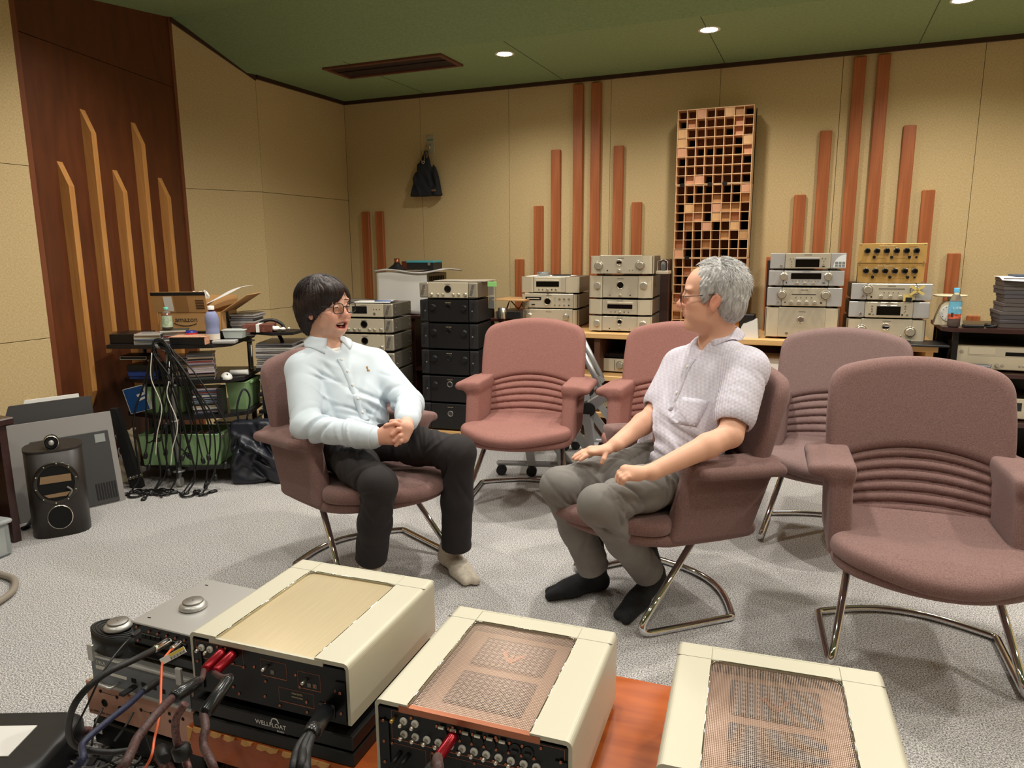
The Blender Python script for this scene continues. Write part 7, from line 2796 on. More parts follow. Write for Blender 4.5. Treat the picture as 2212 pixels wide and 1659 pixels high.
# ---- boards leaning against the wall
def board(label, a, b, h, lean, mat, t=.012, name='leaning_board'):
    """a,b floor points of its foot; leans back"""
    a, b = np.array(a, float), np.array(b, float)
    L = np.linalg.norm(b - a)
    th_ = thing(name, label, 'board', tuple(a), math.atan2(b[1] - a[1], b[0] - a[0]), 'boards leaning on the wall')
    o = obj('panel', MB().box(0, L, 0, t, 0, h, bev=.002), mat, th_)
    o.rotation_euler = (math.radians(-lean), 0, 0)
    return th_, o


a0, a1 = onz(150, 1108, 0), onz(272, 1080, 0)
a1[2] = a0[2] = 0
dirb = nrm(a1 - a0)
off = np.array([-dirb[1], dirb[0], 0])
m_lid = M('lid_grey', (86, 86, 84), .45)
th1, o1 = board('grey framed panel with a dark centre leaning behind the loudspeaker', a0 - dirb * .22, a1, .50, 12, M('panel_frame_grey', (146, 142, 138), .5))
L1 = np.linalg.norm(a1 - (a0 - dirb * .22))
obj('dark_centre', MB().box(.10, L1 - .03, -.006, 0, .006, .40, bev=.003), M('panel_dark', (62, 62, 62), .5), o1)
vt_ = MB()
for k in range(8):
    vt_.box(.36 + .013 * k, .368 + .013 * k, -.0075, -.006, .03, .12)
obj('vent_slit', vt_, m_black_plastic, o1, kind='stuff')
obj('sticker', MB().box(L1 - .10, L1 - .05, -.0075, -.006, .34, .385), M('sticker_grey', (150, 152, 150), .5), o1)
board('dark grey board leaning behind the grey framed panel', a0 - dirb * .26 + off * .07, a1 + off * .07 - dirb * .07, .585, 9, M('board_dark', (60, 58, 57), .6))
board('white board edge showing above the dark grey board', a0 - dirb * .20 + off * .10, a1 + off * .10 - dirb * .12, .60, 9, m_paper, .008)
# black studded strap bundle
bs = thing('black_case', 'narrow black ribbed case with metal studs leaning beside the boards', 'case', tuple(onz(292, 1052, 0)), RA)
o = obj('sleeve', MB().prism([(-.02, 0), (.05, 0), (-.05, .47), (-.09, .47)], -.02, .02, axis=1), M('ribbed_black', (22, 22, 22), .7, bump=(300, .6, .003), stretch=(6, 1, .1)), bs)
for k in range(5):
    mobj('stud', disc_mesh(.009, .008), m_ringmetal, bs, (-.03 + .02 * k, -.021, .055 + .006 * k))

# ---- desk end, clear box and hose at the left edge
dk = thing('dark_desk', 'end of a dark brown desk at the left edge of the picture', 'desk', (-3.42, 2.105, 0), math.radians(0))
obj('desk_top', MB().box(-.30, .02, -1.2, .03, .565, .60, bev=.006), m_mahog, dk)
obj('side_panel', MB().box(-.27, -.0, -.035, 0, 0, .565), m_mahog, dk)
obj('front_rail', MB().box(-.25, -.02, -1.1, -.03, .40, .565), m_mahog, dk)
cc = thing('clear_box', 'clear plastic box of papers with blue latches on the carpet by the desk', 'box', (-3.27, 1.60, 0), math.radians(4))
obj('tub', MB().box(-.30, 0, 0, .39, 0, .15, bev=.012), M('clear_box_plastic', (0, 0, 0)), cc)
obj('lid', MB().box(-.31, .010, -.01, .40, .15, .172, bev=.008), M('clear_box_lid', (0, 0, 0)), cc)
obj('latch', MB().box(.006, .018, .15, .23, .10, .175, bev=.004), M('latch_blue', (30, 80, 170), .4), cc)
pg = MB()
for k in range(12):
    pg.box(-.27 + .022 * k, -.262 + .022 * k, .02, .37, .01, .13)
obj('papers', pg, m_paper, cc)
hz = catmull([tuple(onz(-40, 1228, .016)), tuple(onz(0, 1240, .016)), tuple(onz(30, 1252, .016)), tuple(onz(28, 1275, .016)), tuple(onz(0, 1298, .016)), tuple(onz(-40, 1320, .016))], 10)
obj('grey_hose', MB().tube(hz, .013, 10), M('hose_beige', (150, 140, 126), .6), label='thick beige cable looping on the carpet at the left edge', cat='cable')
bcab = catmull([tuple(onz(48, 1120, .01)), tuple(onz(62, 1114, .01)), tuple(onz(70, 1122, .01)), tuple(onz(60, 1136, .01)), tuple(onz(48, 1142, .01))], 8)
obj('black_cable', MB().tube(bcab, .010, 8), m_cord, label='black cable loop on the carpet between desk and loudspeaker', cat='cable')

# ================================================================ foreground: amplifiers seen from behind
m_shell = M('amp_shell_champagne', (206, 201, 180), .45, .25)
m_plate = M('amp_plate_brushed', (216, 198, 160), .32, .6, vary=(50, .05), stretch=(8, .15, 1))
m_rear = M('amp_rear_black', (12, 12, 13), .35, .2)
m_coppertrim = M('copper_trim', (176, 112, 84), .3, .8)
m_rca = M('rca_ring_white', (226, 224, 216), .4)
m_redplug = M('red_plug', (150, 20, 34), .22, .5)
m_shrink = M('shrink_tube_black', (26, 28, 30), .22)
m_orange = M_wood('plank_orange_varnish', (166, 76, 20), (194, 98, 34), scale=(3, 26, 26), rough=.35, coat=.3, scratch=(9, .70, (96, 44, 14)))
m_chip = M('bare_wood_chip', (224, 170, 104), .8)


def braid(name, a, b, s=260):
    if name in MATS:
        return MATS[name]
    m = M(name, a, .5, .1, vary=(s, .5, 1), bump=(s, .5, .001))
    return m


m_braid_brown = braid('braid_brown', (78, 52, 50), None)
m_braid_black = braid('braid_black', (30, 30, 31), None)
m_braid_navy = braid('braid_navy', (32, 38, 66), None)


def M_mesh():
    """perforated sheet: tiny round holes let the dark inside show through"""
    m = bpy.data.materials.new('copper_mesh')
    m.use_nodes = True
    nt = m.node_tree
    b = nt.nodes['Principled BSDF']
    b.inputs['Base Color'].default_value = lin((216, 192, 174))
    b.inputs['Metallic'].default_value = .75
    b.inputs['Roughness'].default_value = .32
    tc = nn(nt, 'ShaderNodeTexCoord')
    sx = nn(nt, 'ShaderNodeSeparateXYZ')
    nt.links.new(tc.outputs['Object'], sx.inputs[0])
    out = []
    for k, per in ((0, .0034), (1, .0052)):
        mu = nn(nt, 'ShaderNodeMath', operation='MULTIPLY')
        mu.inputs[1].default_value = 2 * math.pi / per
        nt.links.new(sx.outputs[k], mu.inputs[0])
        sn = nn(nt, 'ShaderNodeMath', operation='SINE')
        nt.links.new(mu.outputs[0], sn.inputs[0])
        out.append(sn.outputs[0])
    ad = nn(nt, 'ShaderNodeMath', operation='ADD')
    nt.links.new(out[0], ad.inputs[0])
    nt.links.new(out[1], ad.inputs[1])
    gt = nn(nt, 'ShaderNodeMath', operation='GREATER_THAN')
    gt.inputs[1].default_value = -.35
    nt.links.new(ad.outputs[0], gt.inputs[0])
    tr_ = nn(nt, 'ShaderNodeBsdfTransparent')
    mx = nn(nt, 'ShaderNodeMixShader')
    nt.links.new(gt.outputs[0], mx.inputs[0])
    nt.links.new(b.outputs[0], mx.inputs[1])
    nt.links.new(tr_.outputs[0], mx.inputs[2])
    nt.links.new(mx.outputs[0], nt.nodes['Material Output'].inputs[0])
    return m


m_mesh = M_mesh()
rca_ring = MB().lathe_dir((0, 0, 0), (0, -.006, 0), [(0, .0085), (.7, .0085), (1, .0068)], 18).mesh('rca_ring')
rca_pin = MB().lathe_dir((0, 0, 0), (0, -.018, 0), [(0, .0042), (.9, .0042), (1, .0032)], 12).mesh('rca_socket')
screw_me = MB().lathe_dir((0, 0, 0), (0, -.003, 0), [(0, .0036), (.6, .0036), (1, .0022)], 10).mesh('screw')
xlr_me = MB().lathe_dir((0, 0, 0), (0, -.004, 0), [(0, .0125), (.7, .0125), (1, .0115)], 20).mesh('balanced_socket')
latch_me = MB().box(-.007, .007, -.006, 0, -.003, .003, bev=.001).mesh('socket_latch')


def rear_rca(t, x, z):
    mobj('rca_ring', rca_ring, m_rca, t, (x, 0, z))
    mobj('rca_socket', rca_pin, m_ringmetal, t, (x, -.004, z))


def champagne_amp(label, loc, rz, h, mesh_top, w=.44, d=.432):
    t = thing('champagne_amplifier', label, 'amplifier', loc, rz, 'champagne amplifiers in the foreground')
    z0 = .02
    lr, rr_ = .078, .088
    a = .008
    # wrapped shell: two cheeks with rounded shoulders, far cross band
    def cheek(x0, x1, flip):
        r = .014
        arc = [(r - r * math.cos(q), h - r + r * math.sin(q)) for q in [math.pi / 2 * k / 6 for k in range(7)]]
        prof = [(0, z0)] + [(0, h - r)] + arc + [(x1, h), (x1, h - .010), (a + .004, h - .010), (a, h - .016), (a, z0)]
        if flip:
            prof = [(w - p, q) for p, q in prof]
        return MB().prism(prof, 0, d, axis=1)
    obj('side_shell', cheek(0, lr, False), m_shell, t)
    obj('side_shell', cheek(0, rr_, True), m_shell, t)
    obj('front_band', MB().box(lr, w - rr_, d - .052, d, h - .012, h, bev=.002), m_shell, t)
    obj('front_panel', MB().box(.004, w - .004, d, d + .012, z0, h - .002, bev=.004), m_shell, t)
    obj('chassis', MB().box(a, w - a, .02, d, z0, h - .045), m_rear, t)
    # seams of the far corner pieces
    obj('seam', MB().box(.001, lr, d - .0525, d - .0515, h - .002, h + .0004), m_silver_dark, t)
    obj('seam', MB().box(w - rr_, w - .001, d - .0525, d - .0515, h - .002, h + .0004), m_silver_dark, t)
    # chrome edge of the recess with round far corners
    y1 = d - .052
    pth = [(lr, .004, h - .001), (lr, y1, h - .001), (w - rr_, y1, h - .001), (w - rr_, .004, h - .001)]
    obj('recess_edge', MB().tube(fillet(pth, .030, 8), .0016, 6), m_chrome, t)
    hole = fillet([(lr, .0, 0), (lr, y1, 0), (w - rr_, y1, 0), (w - rr_, .0, 0)], .030, 8)
    poly = [(p[0], p[1]) for p in hole]
    if not mesh_top:
        obj('top_plate', MB().prism(poly, h - .012, h - .006), m_plate, t)
        obj('rear_lip', MB().box(.058, w - .066, -.001, .006, h - .018, h - .005), m_shell, t)
    else:
        obj('top_mesh', MB().prism(poly, h - .0065, h - .0055), m_mesh, t)
        obj('inner_deck', MB().box(lr, w - rr_, .006, y1, h - .034, h - .030), M('inner_deck_copper', (176, 138, 114), .5, .3), t)
        for k in range(2):
            vp = obj('vent_panel', MB().box(lr + .045, w - rr_ - .045, .075 + .155 * k, .200 + .155 * k, h - .030, h - .0245, bev=.004), M('vent_slate', (36, 38, 46), .5), t)
            hol = MB()
            for i in range(11):
                for j in range(7):
                    hol.lathe((lr + .058 + .0148 * i, .085 + .155 * k + .0166 * j, h - .0246), [(.0048, 0), (.0040, .0006)], 8)
            obj('vent_hole', hol, m_silver_dark, vp, kind='stuff')
        emb = obj('star_emblem', MB().prism([(-.004, .0), (.004, 0), (.0, .045)], h - .024, h - .0215).prism([(-.03, .040), (-.022, .045), (.0, .004), (-.004, 0)], h - .024, h - .0215).prism([(.03, .040), (.022, .045), (.0, .004), (.004, 0)], h - .024, h - .0215), m_coppertrim, t, loc=((lr + w - rr_) / 2, .255, 0))
        obj('rear_lip', MB().box(.058, w - .066, -.001, .012, h - .020, h - .005), m_coppertrim, t)
    # rear panel and its fixings
    obj('rear_panel', MB().box(a, w - a, -.0005, .02, z0, h - .016), m_rear, t)
    for x in (.010, w - .034):
        obj('side_bracket', MB().box(x, x + .024, -.0045, -.0005, z0 + .01, h - .045), m_rear, t)
        for z in (.05, .10, .15):
            if z < h - .04:
                mobj('screw', screw_me, m_coppertrim, t, (x + .012, -.0045, z))
    for fx in (.06, w - .06):
        for fy in (.05, d - .06):
            mobj('foot', foot_mesh(.032, .02), m_copper, t, (fx, fy, 0))
    return t


ZP = .205
RZ = math.radians(3)
# plank platform
pl = thing('wooden_plank', 'thick orange varnished plank with worn edges carrying the foreground amplifiers', 'plank', (-1.362, 1.165, 0), math.radians(2.4))
obj('plank', MB().box(0, 1.50, 0, .565, ZP - .085, ZP, bev=.006), m_orange, pl)
for x in (.10, 1.30):
    obj('support_block', MB().box(x, x + .12, .08, .48, 0, ZP - .085), m_shelfblack, pl)
ch = MB()
R = random.Random(3)
for k in range(9):
    ch = MB()
    x = .01 + .045 * k + R.uniform(0, .03)
    ch.prism([(x, ZP - .012), (x + .012, ZP - .016), (x + .03, ZP - .009), (x + .035, ZP - .0005), (x + .004, ZP - .0008)], -.0012, .002, axis=1)
    obj('worn_edge', ch, m_chip, pl)
ch = MB()
ch.prism([(.0, ZP - .05), (.01, ZP - .03), (.018, ZP - .006), (.0, ZP - .004)], -.0012, .002, axis=1)
obj('worn_edge', ch, m_chip, pl)

# isolation board under the first amplifier
wf = thing('isolation_board', 'black two-layer isolation board with white lettering under the left amplifier', 'board', (-1.345, 1.168, ZP), RZ)
obj('lower_layer', MB().box(0, .455, 0, .44, 0, .034, bev=.003), M('board_black', (16, 16, 17), .4), wf)
obj('upper_layer', MB().box(.0, .455, .0, .44, .040, .076, bev=.003), M('board_black', (0, 0, 0)), wf)
obj('spacer', MB().box(.02, .435, .02, .42, .034, .040), m_hole, wf)
text('WELLFLOAT', .0155, m_paper, wf, (.235, -.0012, .058), FRONT, .0003)
text('BOARD', .006, m_paper, wf, (.262, -.0012, .046), FRONT, .0002)
obj('printed_arc', MB().tube(catmull([(.236, -.001, .062), (.240, -.001, .074), (.252, -.001, .076), (.258, -.001, .066)], 6), .0012, 5), m_paper, wf)

A1 = champagne_amp('champagne preamplifier with a smooth gold top plate, leftmost in the foreground', (-1.338, 1.178, ZP + .077), RZ, .171, False)
h = .171
for x in (.035, .060):
    rear_rca(A1, x, h - .035)
for x, z in ((.022, .133), (.040, .118), (.082, .146), (.105, .146), (.130, .140), (.125, .112), (.155, .108), (.185, .115), (.30, .118), (.215, .085), (.21, .045), (.25, .03), (.31, .09), (.325, .055), (.35, .10), (.405, .10), (.12, .05), (.135, .035), (.325, .03), (.375, .062)):
    mobj('screw', screw_me, m_coppertrim, A1, (x, -.0008, z))


def panel_frame(t, x0, x1, z0, z1):
    f_ = MB()
    f_.box(x0, x1, -.0012, 0, z0, z0 + .0014)
    f_.box(x0, x1, -.0012, 0, z1 - .0006, z1)
    f_.box(x0, x0 + .0006, -.0012, 0, z0, z1)
    f_.box(x1 - .0006, x1, -.0012, 0, z0, z1)
    return obj('printed_frame', f_, m_coppertrim, t)


panel_frame(A1, .018, .155, .108, .152)
panel_frame(A1, .205, .275, .098, .140)
panel_frame(A1, .305, .365, .088, .130)
panel_frame(A1, .250, .345, .042, .078)
for x, z in ((.222, .124), (.328, .112)):
    mobj('rca_socket', rca_pin, m_ringmetal, A1, (x, -.001, z))
for x, z in ((.236, .112), (.335, .100), (.350, .100)):
    obj('optical_socket', MB().box(x - .005, x + .005, -.002, 0, z - .005, z + .005), m_casegrey, A1)
text(BR, .009, m_inklight, A1, (.300, -.0012, .070), FRONT, .0002)
text('PREAMPLIFIER', .005, m_inklight, A1, (.300, -.0012, .060), FRONT, .0002)
obj('inlet', MB().box(.355, .400, -.006, 0, .030, .062, bev=.006), m_black_plastic, A1)

A2 = champagne_amp('champagne amplifier with a copper mesh top, middle of the foreground', (-.824, 1.187, ZP + .0), RZ, .195, True)
for x, z in ((.048, .160),):
    mobj('ground_post', rca_pin, M('gold_post', (212, 170, 96), .25, .9), A2, (x, 0, z))
for k, x in enumerate((.070, .097)):
    rear_rca(A2, x, .157)
for k in range(12):
    rear_rca(A2, .070 + .0270 * k, .126 - .0002 * k)
for k in range(8):
    x = .160 + .0270 * k
    mobj('balanced_socket', xlr_me, m_rear if k < 6 else m_black_plastic, A2, (x, 0, .152))
    mobj('socket_latch', latch_me, m_ringmetal if k < 6 else m_black_plastic, A2, (x, -.003, .1655 if k < 6 else .15))
    for s in (-1, 1):
        mobj('screw', screw_me, m_coppertrim, A2, (x + s * .0125, -.0008, .152 + s * -.011))
for k in range(13):
    mobj('screw', screw_me, m_coppertrim, A2, (.058 + .0270 * k, -.0008, .113))
for k in range(8):
    mobj('screw', screw_me, m_coppertrim, A2, (.04 + .048 * k, -.0008, .168 if k % 2 else .097))
panel_frame(A2, .040, .425, .108, .176)
panel_frame(A2, .030, .120, .03, .098)
panel_frame(A2, .130, .30, .03, .098)
obj('inlet', MB().box(.335, .385, -.004, 0, .055, .092, bev=.006), m_black_plastic, A2)
for x, z in ((.14, .07), (.20, .068), (.26, .066)):
    mobj('rca_socket', rca_pin, m_ringmetal, A2, (x, -.001, z))
A3 = champagne_amp('champagne amplifier with a copper mesh top, rightmost in the foreground', (-.216, 1.183, ZP + .026), math.radians(4.6), .195, True)
obj('support_board', MB().box(0, .44, 0, .42, 0, .024, bev=.002), M('board_black', (0, 0, 0)), loc=(-.214, 1.19, ZP), rz=math.radians(4.6), label='thin black board under the rightmost foreground amplifier', cat='board')
for k in range(10):
    rear_rca(A3, .05 + .030 * k, .126)


# ---- cables plugged into the amplifiers
def cable(label, parts, cat='cable', group='signal cables in the foreground'):
    t = thing('audio_cable', label, cat, (0, 0, 0), 0, group)
    for nm, pts, r, m, smooth_ in parts:
        P_ = catmull(pts, 8) if smooth_ else pts
        obj(nm, MB().tube(P_, r, 10), m, t)
    return t


def a1(x, y, z):
    c, s = math.cos(RZ), math.sin(RZ)
    return np.array([-1.338 + c * x - s * y, 1.178 + s * x + c * y, ZP + .077 + z])


def a2(x, y, z):
    c, s = math.cos(RZ), math.sin(RZ)
    return np.array([-.824 + c * x - s * y, 1.187 + s * x + c * y, ZP + z])


for k, (x, lab) in enumerate(((.098, 'left red-plugged brown cable hanging from the left amplifier'), (.128, 'right red-plugged brown cable hanging from the left amplifier'))):
    p0 = a1(x, 0, .138)
    e1 = a1(x - .010, -.055, .118)
    sl0 = D(((432, 1470), (498, 1462))[k], 1.36 if k == 0 else 1.37)
    sl1 = D(((372, 1508), (440, 1545))[k], 1.29 if k == 0 else 1.30)
    end = [np.array(d_) if q is None else D(q, d_) for q, d_ in ((((340, 1540), 1.22), ((300, 1590), 1.17), ((225, 1690), 1.12), (None, (-1.62, .92, .09)), (None, (-1.75, .80, .012)), (None, (-1.95, .62, .012))) if k == 0 else (((444, 1570), 1.27), ((440, 1610), 1.25), ((465, 1690), 1.22), (None, (-1.22, 1.06, .02)), (None, (-1.30, .95, .012)), (None, (-1.55, .80, .012))))]
    t = thing('audio_cable', lab, 'cable', (0, 0, 0), 0, 'red-plugged cables')
    obj('red_plug', MB().lathe_dir(p0, e1, [(0, .0105), (.12, .0118), (.85, .0112), (1, .0085)], 18), m_redplug, t)
    obj('cord', MB().tube(catmull([e1, (e1 + sl0) / 2 + np.array([0, 0, -.006]), sl0], 8), .0062, 10), m_braid_brown, t)
    obj('shrink_sleeve', MB().tube([sl0, sl0 * .9 + sl1 * .1, sl0 * .1 + sl1 * .9, sl1], [.007, .0115, .0125, .009], 12), m_shrink, t)
    obj('cord', MB().tube(catmull([sl1] + end, 8), .0075, 10), m_braid_brown, t)
p0, e1 = a2(.187, 0, .152), a2(.172, -.065, .128)
t = thing('audio_cable', 'brown braided cable with one red plug at the middle amplifier', 'cable', (0, 0, 0), 0, 'red-plugged cables')
obj('red_plug', MB().lathe_dir(p0, e1, [(0, .0105), (.12, .0118), (.85, .0112), (1, .0085)], 18), m_redplug, t)
obj('cord', MB().tube(catmull([e1, D((945, 1640), 1.13), D((920, 1720), 1.10), np.array((-.78, 1.02, .09)), np.array((-.86, .95, .012)), np.array((-1.1, .82, .012))], 8), .0085, 10), m_braid_brown, t)
p0, e1 = a2(.137, 0, .072), a2(.128, -.05, .055)
t = thing('audio_cable', 'clear and red speaker-type plug low on the middle amplifier', 'cable', (0, 0, 0), 0)
obj('plug', MB().lathe_dir(p0, e1, [(0, .010), (.6, .012), (1, .009)], 14), m_clear, t)
obj('red_ring', MB().lathe_dir(e1, e1 + (e1 - p0) * .25, [(0, .0125), (1, .011)], 14), m_redplug, t)
for k, x in enumerate((.058, .078)):
    p0 = a2(x, 0, .078)
    t = cable(('left', 'right')[k] + ' thin black lead with a jack plug in the middle amplifier', [('jack_plug', [p0, a2(x - .010, -.030, .060)], .005, m_black_plastic, False), ('cord', [a2(x - .010, -.030, .060), a2(x - .022, -.05, .03), a2(x - .024, -.055, -.06), a2(x - .03, -.07, -.16), a2(x - .06, -.10, -.20)], .0024, m_cord, True)])
# heavy triple power cord
p0 = a1(.378, 0, .046)
p1 = D((668, 1590), 1.40)
t = thing('mains_cable', 'thick black braided power cord plugged into the left amplifier', 'cable', (0, 0, 0))
obj('plug_flange', MB().box(-.022, .022, -.006, .002, -.018, .018, bev=.006), m_black_plastic, t, loc=tuple(p0), rz=RZ)
obj('plug_sleeve', MB().tube([p0, p0 * .9 + p1 * .1, p0 * .2 + p1 * .8, p1], [.014, .019, .019, .014], 14), m_shrink, t)
for k in range(3):
    o_ = np.array([-.009 + .009 * k, .004 * (k == 1), .003 * (k == 1)])
    q1, q2 = D((652, 1625), 1.36) + o_ * 1.3, D((640, 1690), 1.32) + o_ * 1.6
    obj('cord', MB().tube(catmull([p1 + o_ * .6, q1, q2, np.array((-1.02, 1.07, .10)) + o_, np.array((-1.03, 1.02, .02)) + o_, np.array((-1.15, .90, .012)) + o_ * 2], 8), .0082, 10), m_braid_black, t)

# ---- left stack: copper unit, silver storage unit, network switch, pucks
cu = thing('copper_unit', 'copper-plated hi-fi unit seen from behind at the bottom of the left stack', 'amplifier', (-1.772, 1.205, .105), math.radians(1))
m_cop = M('copper_panel', (206, 158, 138), .4, .25, vary=(3, .05))
obj('rear_panel', MB().box(0, .40, 0, .006, 0, .098, bev=.001), m_cop, cu)
obj('case', MB().box(.002, .398, .006, .36, .0, .100, bev=.003), m_champ, cu)
for x, z in ((.065, .045), (.125, .040)):
    mobj('socket_hole', disc_mesh(.011, .001), m_hole, cu, (x, -.0004, z))
for x, z in ((.055, .078), (.115, .074), (.06, .046), (.20, .058), (.235, .055), (.28, .075), (.30, .072), (.30, .05), (.345, .068)):
    mobj('socket_hole', disc_mesh(.0048, .001), m_hole, cu, (x, -.0004, z))
for x, z in ((.01, .09), (.01, .012), (.39, .09), (.39, .012), (.10, .018), (.20, .016), (.07, .092), (.16, .09)):
    mobj('screw', screw_me, m_coppertrim, cu, (x, 0, z))
obj('printed_line', MB().box(.06, .112, -.0006, 0, .0755, .0765).box(.205, .232, -.0006, 0, .056, .057), m_ink, cu)
text('SUPER AUDIO CD PLAYER', .007, m_ink, cu, (.06, -.0006, .012), FRONT, .0002)
for x in (.05, .34):
    for y in (.05, .30):
        mobj('foot', foot_mesh(.025, .012), m_copper, cu, (x, y, -.012))
ba = thing('isolation_board', 'thick black platform under the copper unit', 'board', (-1.755, 1.20, 0), math.radians(1))
obj('slab', MB().box(0, .39, 0, .38, .02, .093, bev=.004), M('board_black', (0, 0, 0)), ba)
obj('foot', MB().box(.02, .37, .02, .36, 0, .02), m_hole, ba)
obj('sticker', MB().box(.012, .032, -.001, .0005, .055, .085), m_paper, ba)
de = thing('storage_unit', 'silver-grey storage unit with rear handle bars above the copper unit', 'device', (-1.735, 1.200, .209), math.radians(1))
m_dela = M('dela_grey', (120, 124, 130), .45, .3)
m_delaside = M('dela_silver', (196, 194, 190), .35, .6)
obj('rear_panel', MB().box(.004, .346, 0, .005, .004, .080), m_dela, de)
obj('case', MB().box(0, .35, .005, .34, 0, .086, bev=.003), m_delaside, de)
obj('top_lip', MB().box(0, .35, -.004, .006, .080, .087, bev=.001), m_delaside, de)
obj('bottom_lip', MB().box(0, .35, -.004, .006, -.002, .006, bev=.001), m_delaside, de)
hb = fillet([(.035, -.002, .030), (.035, -.028, .026), (.10, -.028, .020), (.10, -.002, .020)], .01, 5)
obj('handle_bar', MB().tube(hb, .004, 8), m_delaside, de)
for x in (.02, .325):
    obj('support_leg', MB().box(x, x + .018, -.02, -.012, .08, .125, bev=.001), m_delaside, de)
text('DELA', .014, m_paper, de, (.040, -.0008, .066), FRONT, .0002)
obj('label_strip', MB().box(.02, .055, -.001, 0, .046, .056), m_paper, de)
obj('label_strip', MB().box(.07, .13, -.001, 0, .036, .044), m_paper, de)
for x, z in ((.155, .040), (.19, .036), (.225, .036), (.255, .033)):
    obj('network_port', MB().box(x - .008, x + .008, -.001, .001, z - .006, z + .006), m_hole, de)
obj('memory_stick', MB().box(.150, .168, -.045, 0, .022, .030, bev=.002), m_black_plastic, de)
sw = thing('network_switch', 'black network switch with a silver top on the storage unit', 'device', (-1.598, 1.228, .338), math.radians(1))
obj('case', MB().box(0, .245, .002, .255, 0, .058, bev=.002), m_blackmetal, sw)
obj('top_plate', MB().box(-.001, .246, 0, .262, .058, .063, bev=.001), m_delaside, sw)
for k in range(8):
    x = .040 + .0165 * k + .022 * (k > 3)
    obj('network_port', MB().box(x - .0065, x + .0065, -.001, .003, .022, .034), m_hole, sw)
    obj('port_edge', MB().box(x - .0072, x + .0072, -.0006, .003, .034, .0352), m_silver_dark, sw)
for x, z in ((.018, .05), (.018, .012), (.225, .05), (.06, .045), (.09, .045), (.12, .045), (.15, .045), (.18, .045)):
    mobj('screw', screw_me, m_coppertrim, sw, (x, 0, z))
for x, y in ((.03, .03), (.215, .03), (.03, .23), (.215, .23)):
    mobj('top_slot', MB().box(-.005, .005, -.0015, .0015, 0, .0008).mesh('top_slot'), m_hole, sw, (x, y, .063))
sd_ = thing('switch_stand', 'black stand holding the network switch above the storage unit', 'stand', (-1.66, 1.205, .296), math.radians(1))
obj('shelf', MB().box(.0, .295, .015, .29, .012, .041, bev=.003), m_gloss if False else M('gloss_black', (12, 12, 13), .08), sd_)
obj('foot', MB().box(.03, .26, .03, .26, 0, .012), m_black_plastic, sd_)


def puck(label, loc):
    t = thing('metal_puck', label, 'puck', loc, 0, 'silver metal pucks')
    obj('base', MB().lathe((0, 0, 0), [(.032, 0), (.036, .003), (.036, .008), (.027, .016), (0, .016)], 30, cap=False), m_delaside, t)
    obj('top_disc', MB().lathe((0, 0, .016), [(.0265, 0), (.0265, .004), (.024, .0052), (0, .0052)], 30, cap=False), m_silver_dark, t)
    obj('centre_dimple', MB().lathe((0, 0, .0212), [(.002, 0), (.0015, .0004)], 8), m_hole, t)


puck('silver metal puck standing on the network switch', tuple(onz(418, 1312, .401)))
rl = onz(256, 1358, .350)
cw = thing('rolled_belt', 'rolled black rubber belt standing behind the storage unit, a puck on it', 'belt', (rl[0], rl[1], 0))
spi = []
for k in range(200):
    a = k * .26
    rad_ = .014 + .048 * k / 200
    spi.append((1.35 * rad_ * math.cos(a), .72 * rad_ * math.sin(a)))
wallm = MB()
for k in range(199):
    (xa, ya), (xb, yb) = spi[k], spi[k + 1]
    wallm.add([(xa, ya, .296), (xb, yb, .296), (xb, yb, .352), (xa, ya, .352)], [(0, 1, 2, 3)], True)
obj('belt', MB().prism([(1.4 * .064 * math.cos(2 * math.pi * k / 36), .75 * .064 * math.sin(2 * math.pi * k / 36)) for k in range(36)], .296, .350, smooth=True), m_black_plastic, cw)
rp = MB()
for rr2 in (.020, .030, .040, .050, .059):
    rp.tube([(1.4 * rr2 * math.cos(2 * math.pi * k / 36), .75 * rr2 * math.sin(2 * math.pi * k / 36), .3505) for k in range(36)], .0022, 5, closed=True)
obj('belt_turn', rp, M('rubber_edge', (34, 34, 35), .5), cw)
puck('silver metal puck lying on the rolled black belt', (rl[0], rl[1], .353))

# ---- cables on the left
def px_cable(name, label, cat, pts, r, mat, plugs=(), group='loose cables in the left foreground'):
    t = thing(name, label, cat, (0, 0, 0), 0, group)
    P_ = catmull([D(q, d_) if len(q) == 2 else q for q, d_ in pts], 8)
    obj('cord', MB().tube(P_, r, 9), mat, t)
    for a_, b_, rr2, m_ in plugs:
        pa, pb_ = D(*a_), D(*b_)
        obj('plug', MB().tube([pa, pa * .9 + pb_ * .1, pa * .15 + pb_ * .85, pb_], [rr2 * .8, rr2, rr2, rr2 * .7], 10), m_, t)
    return t


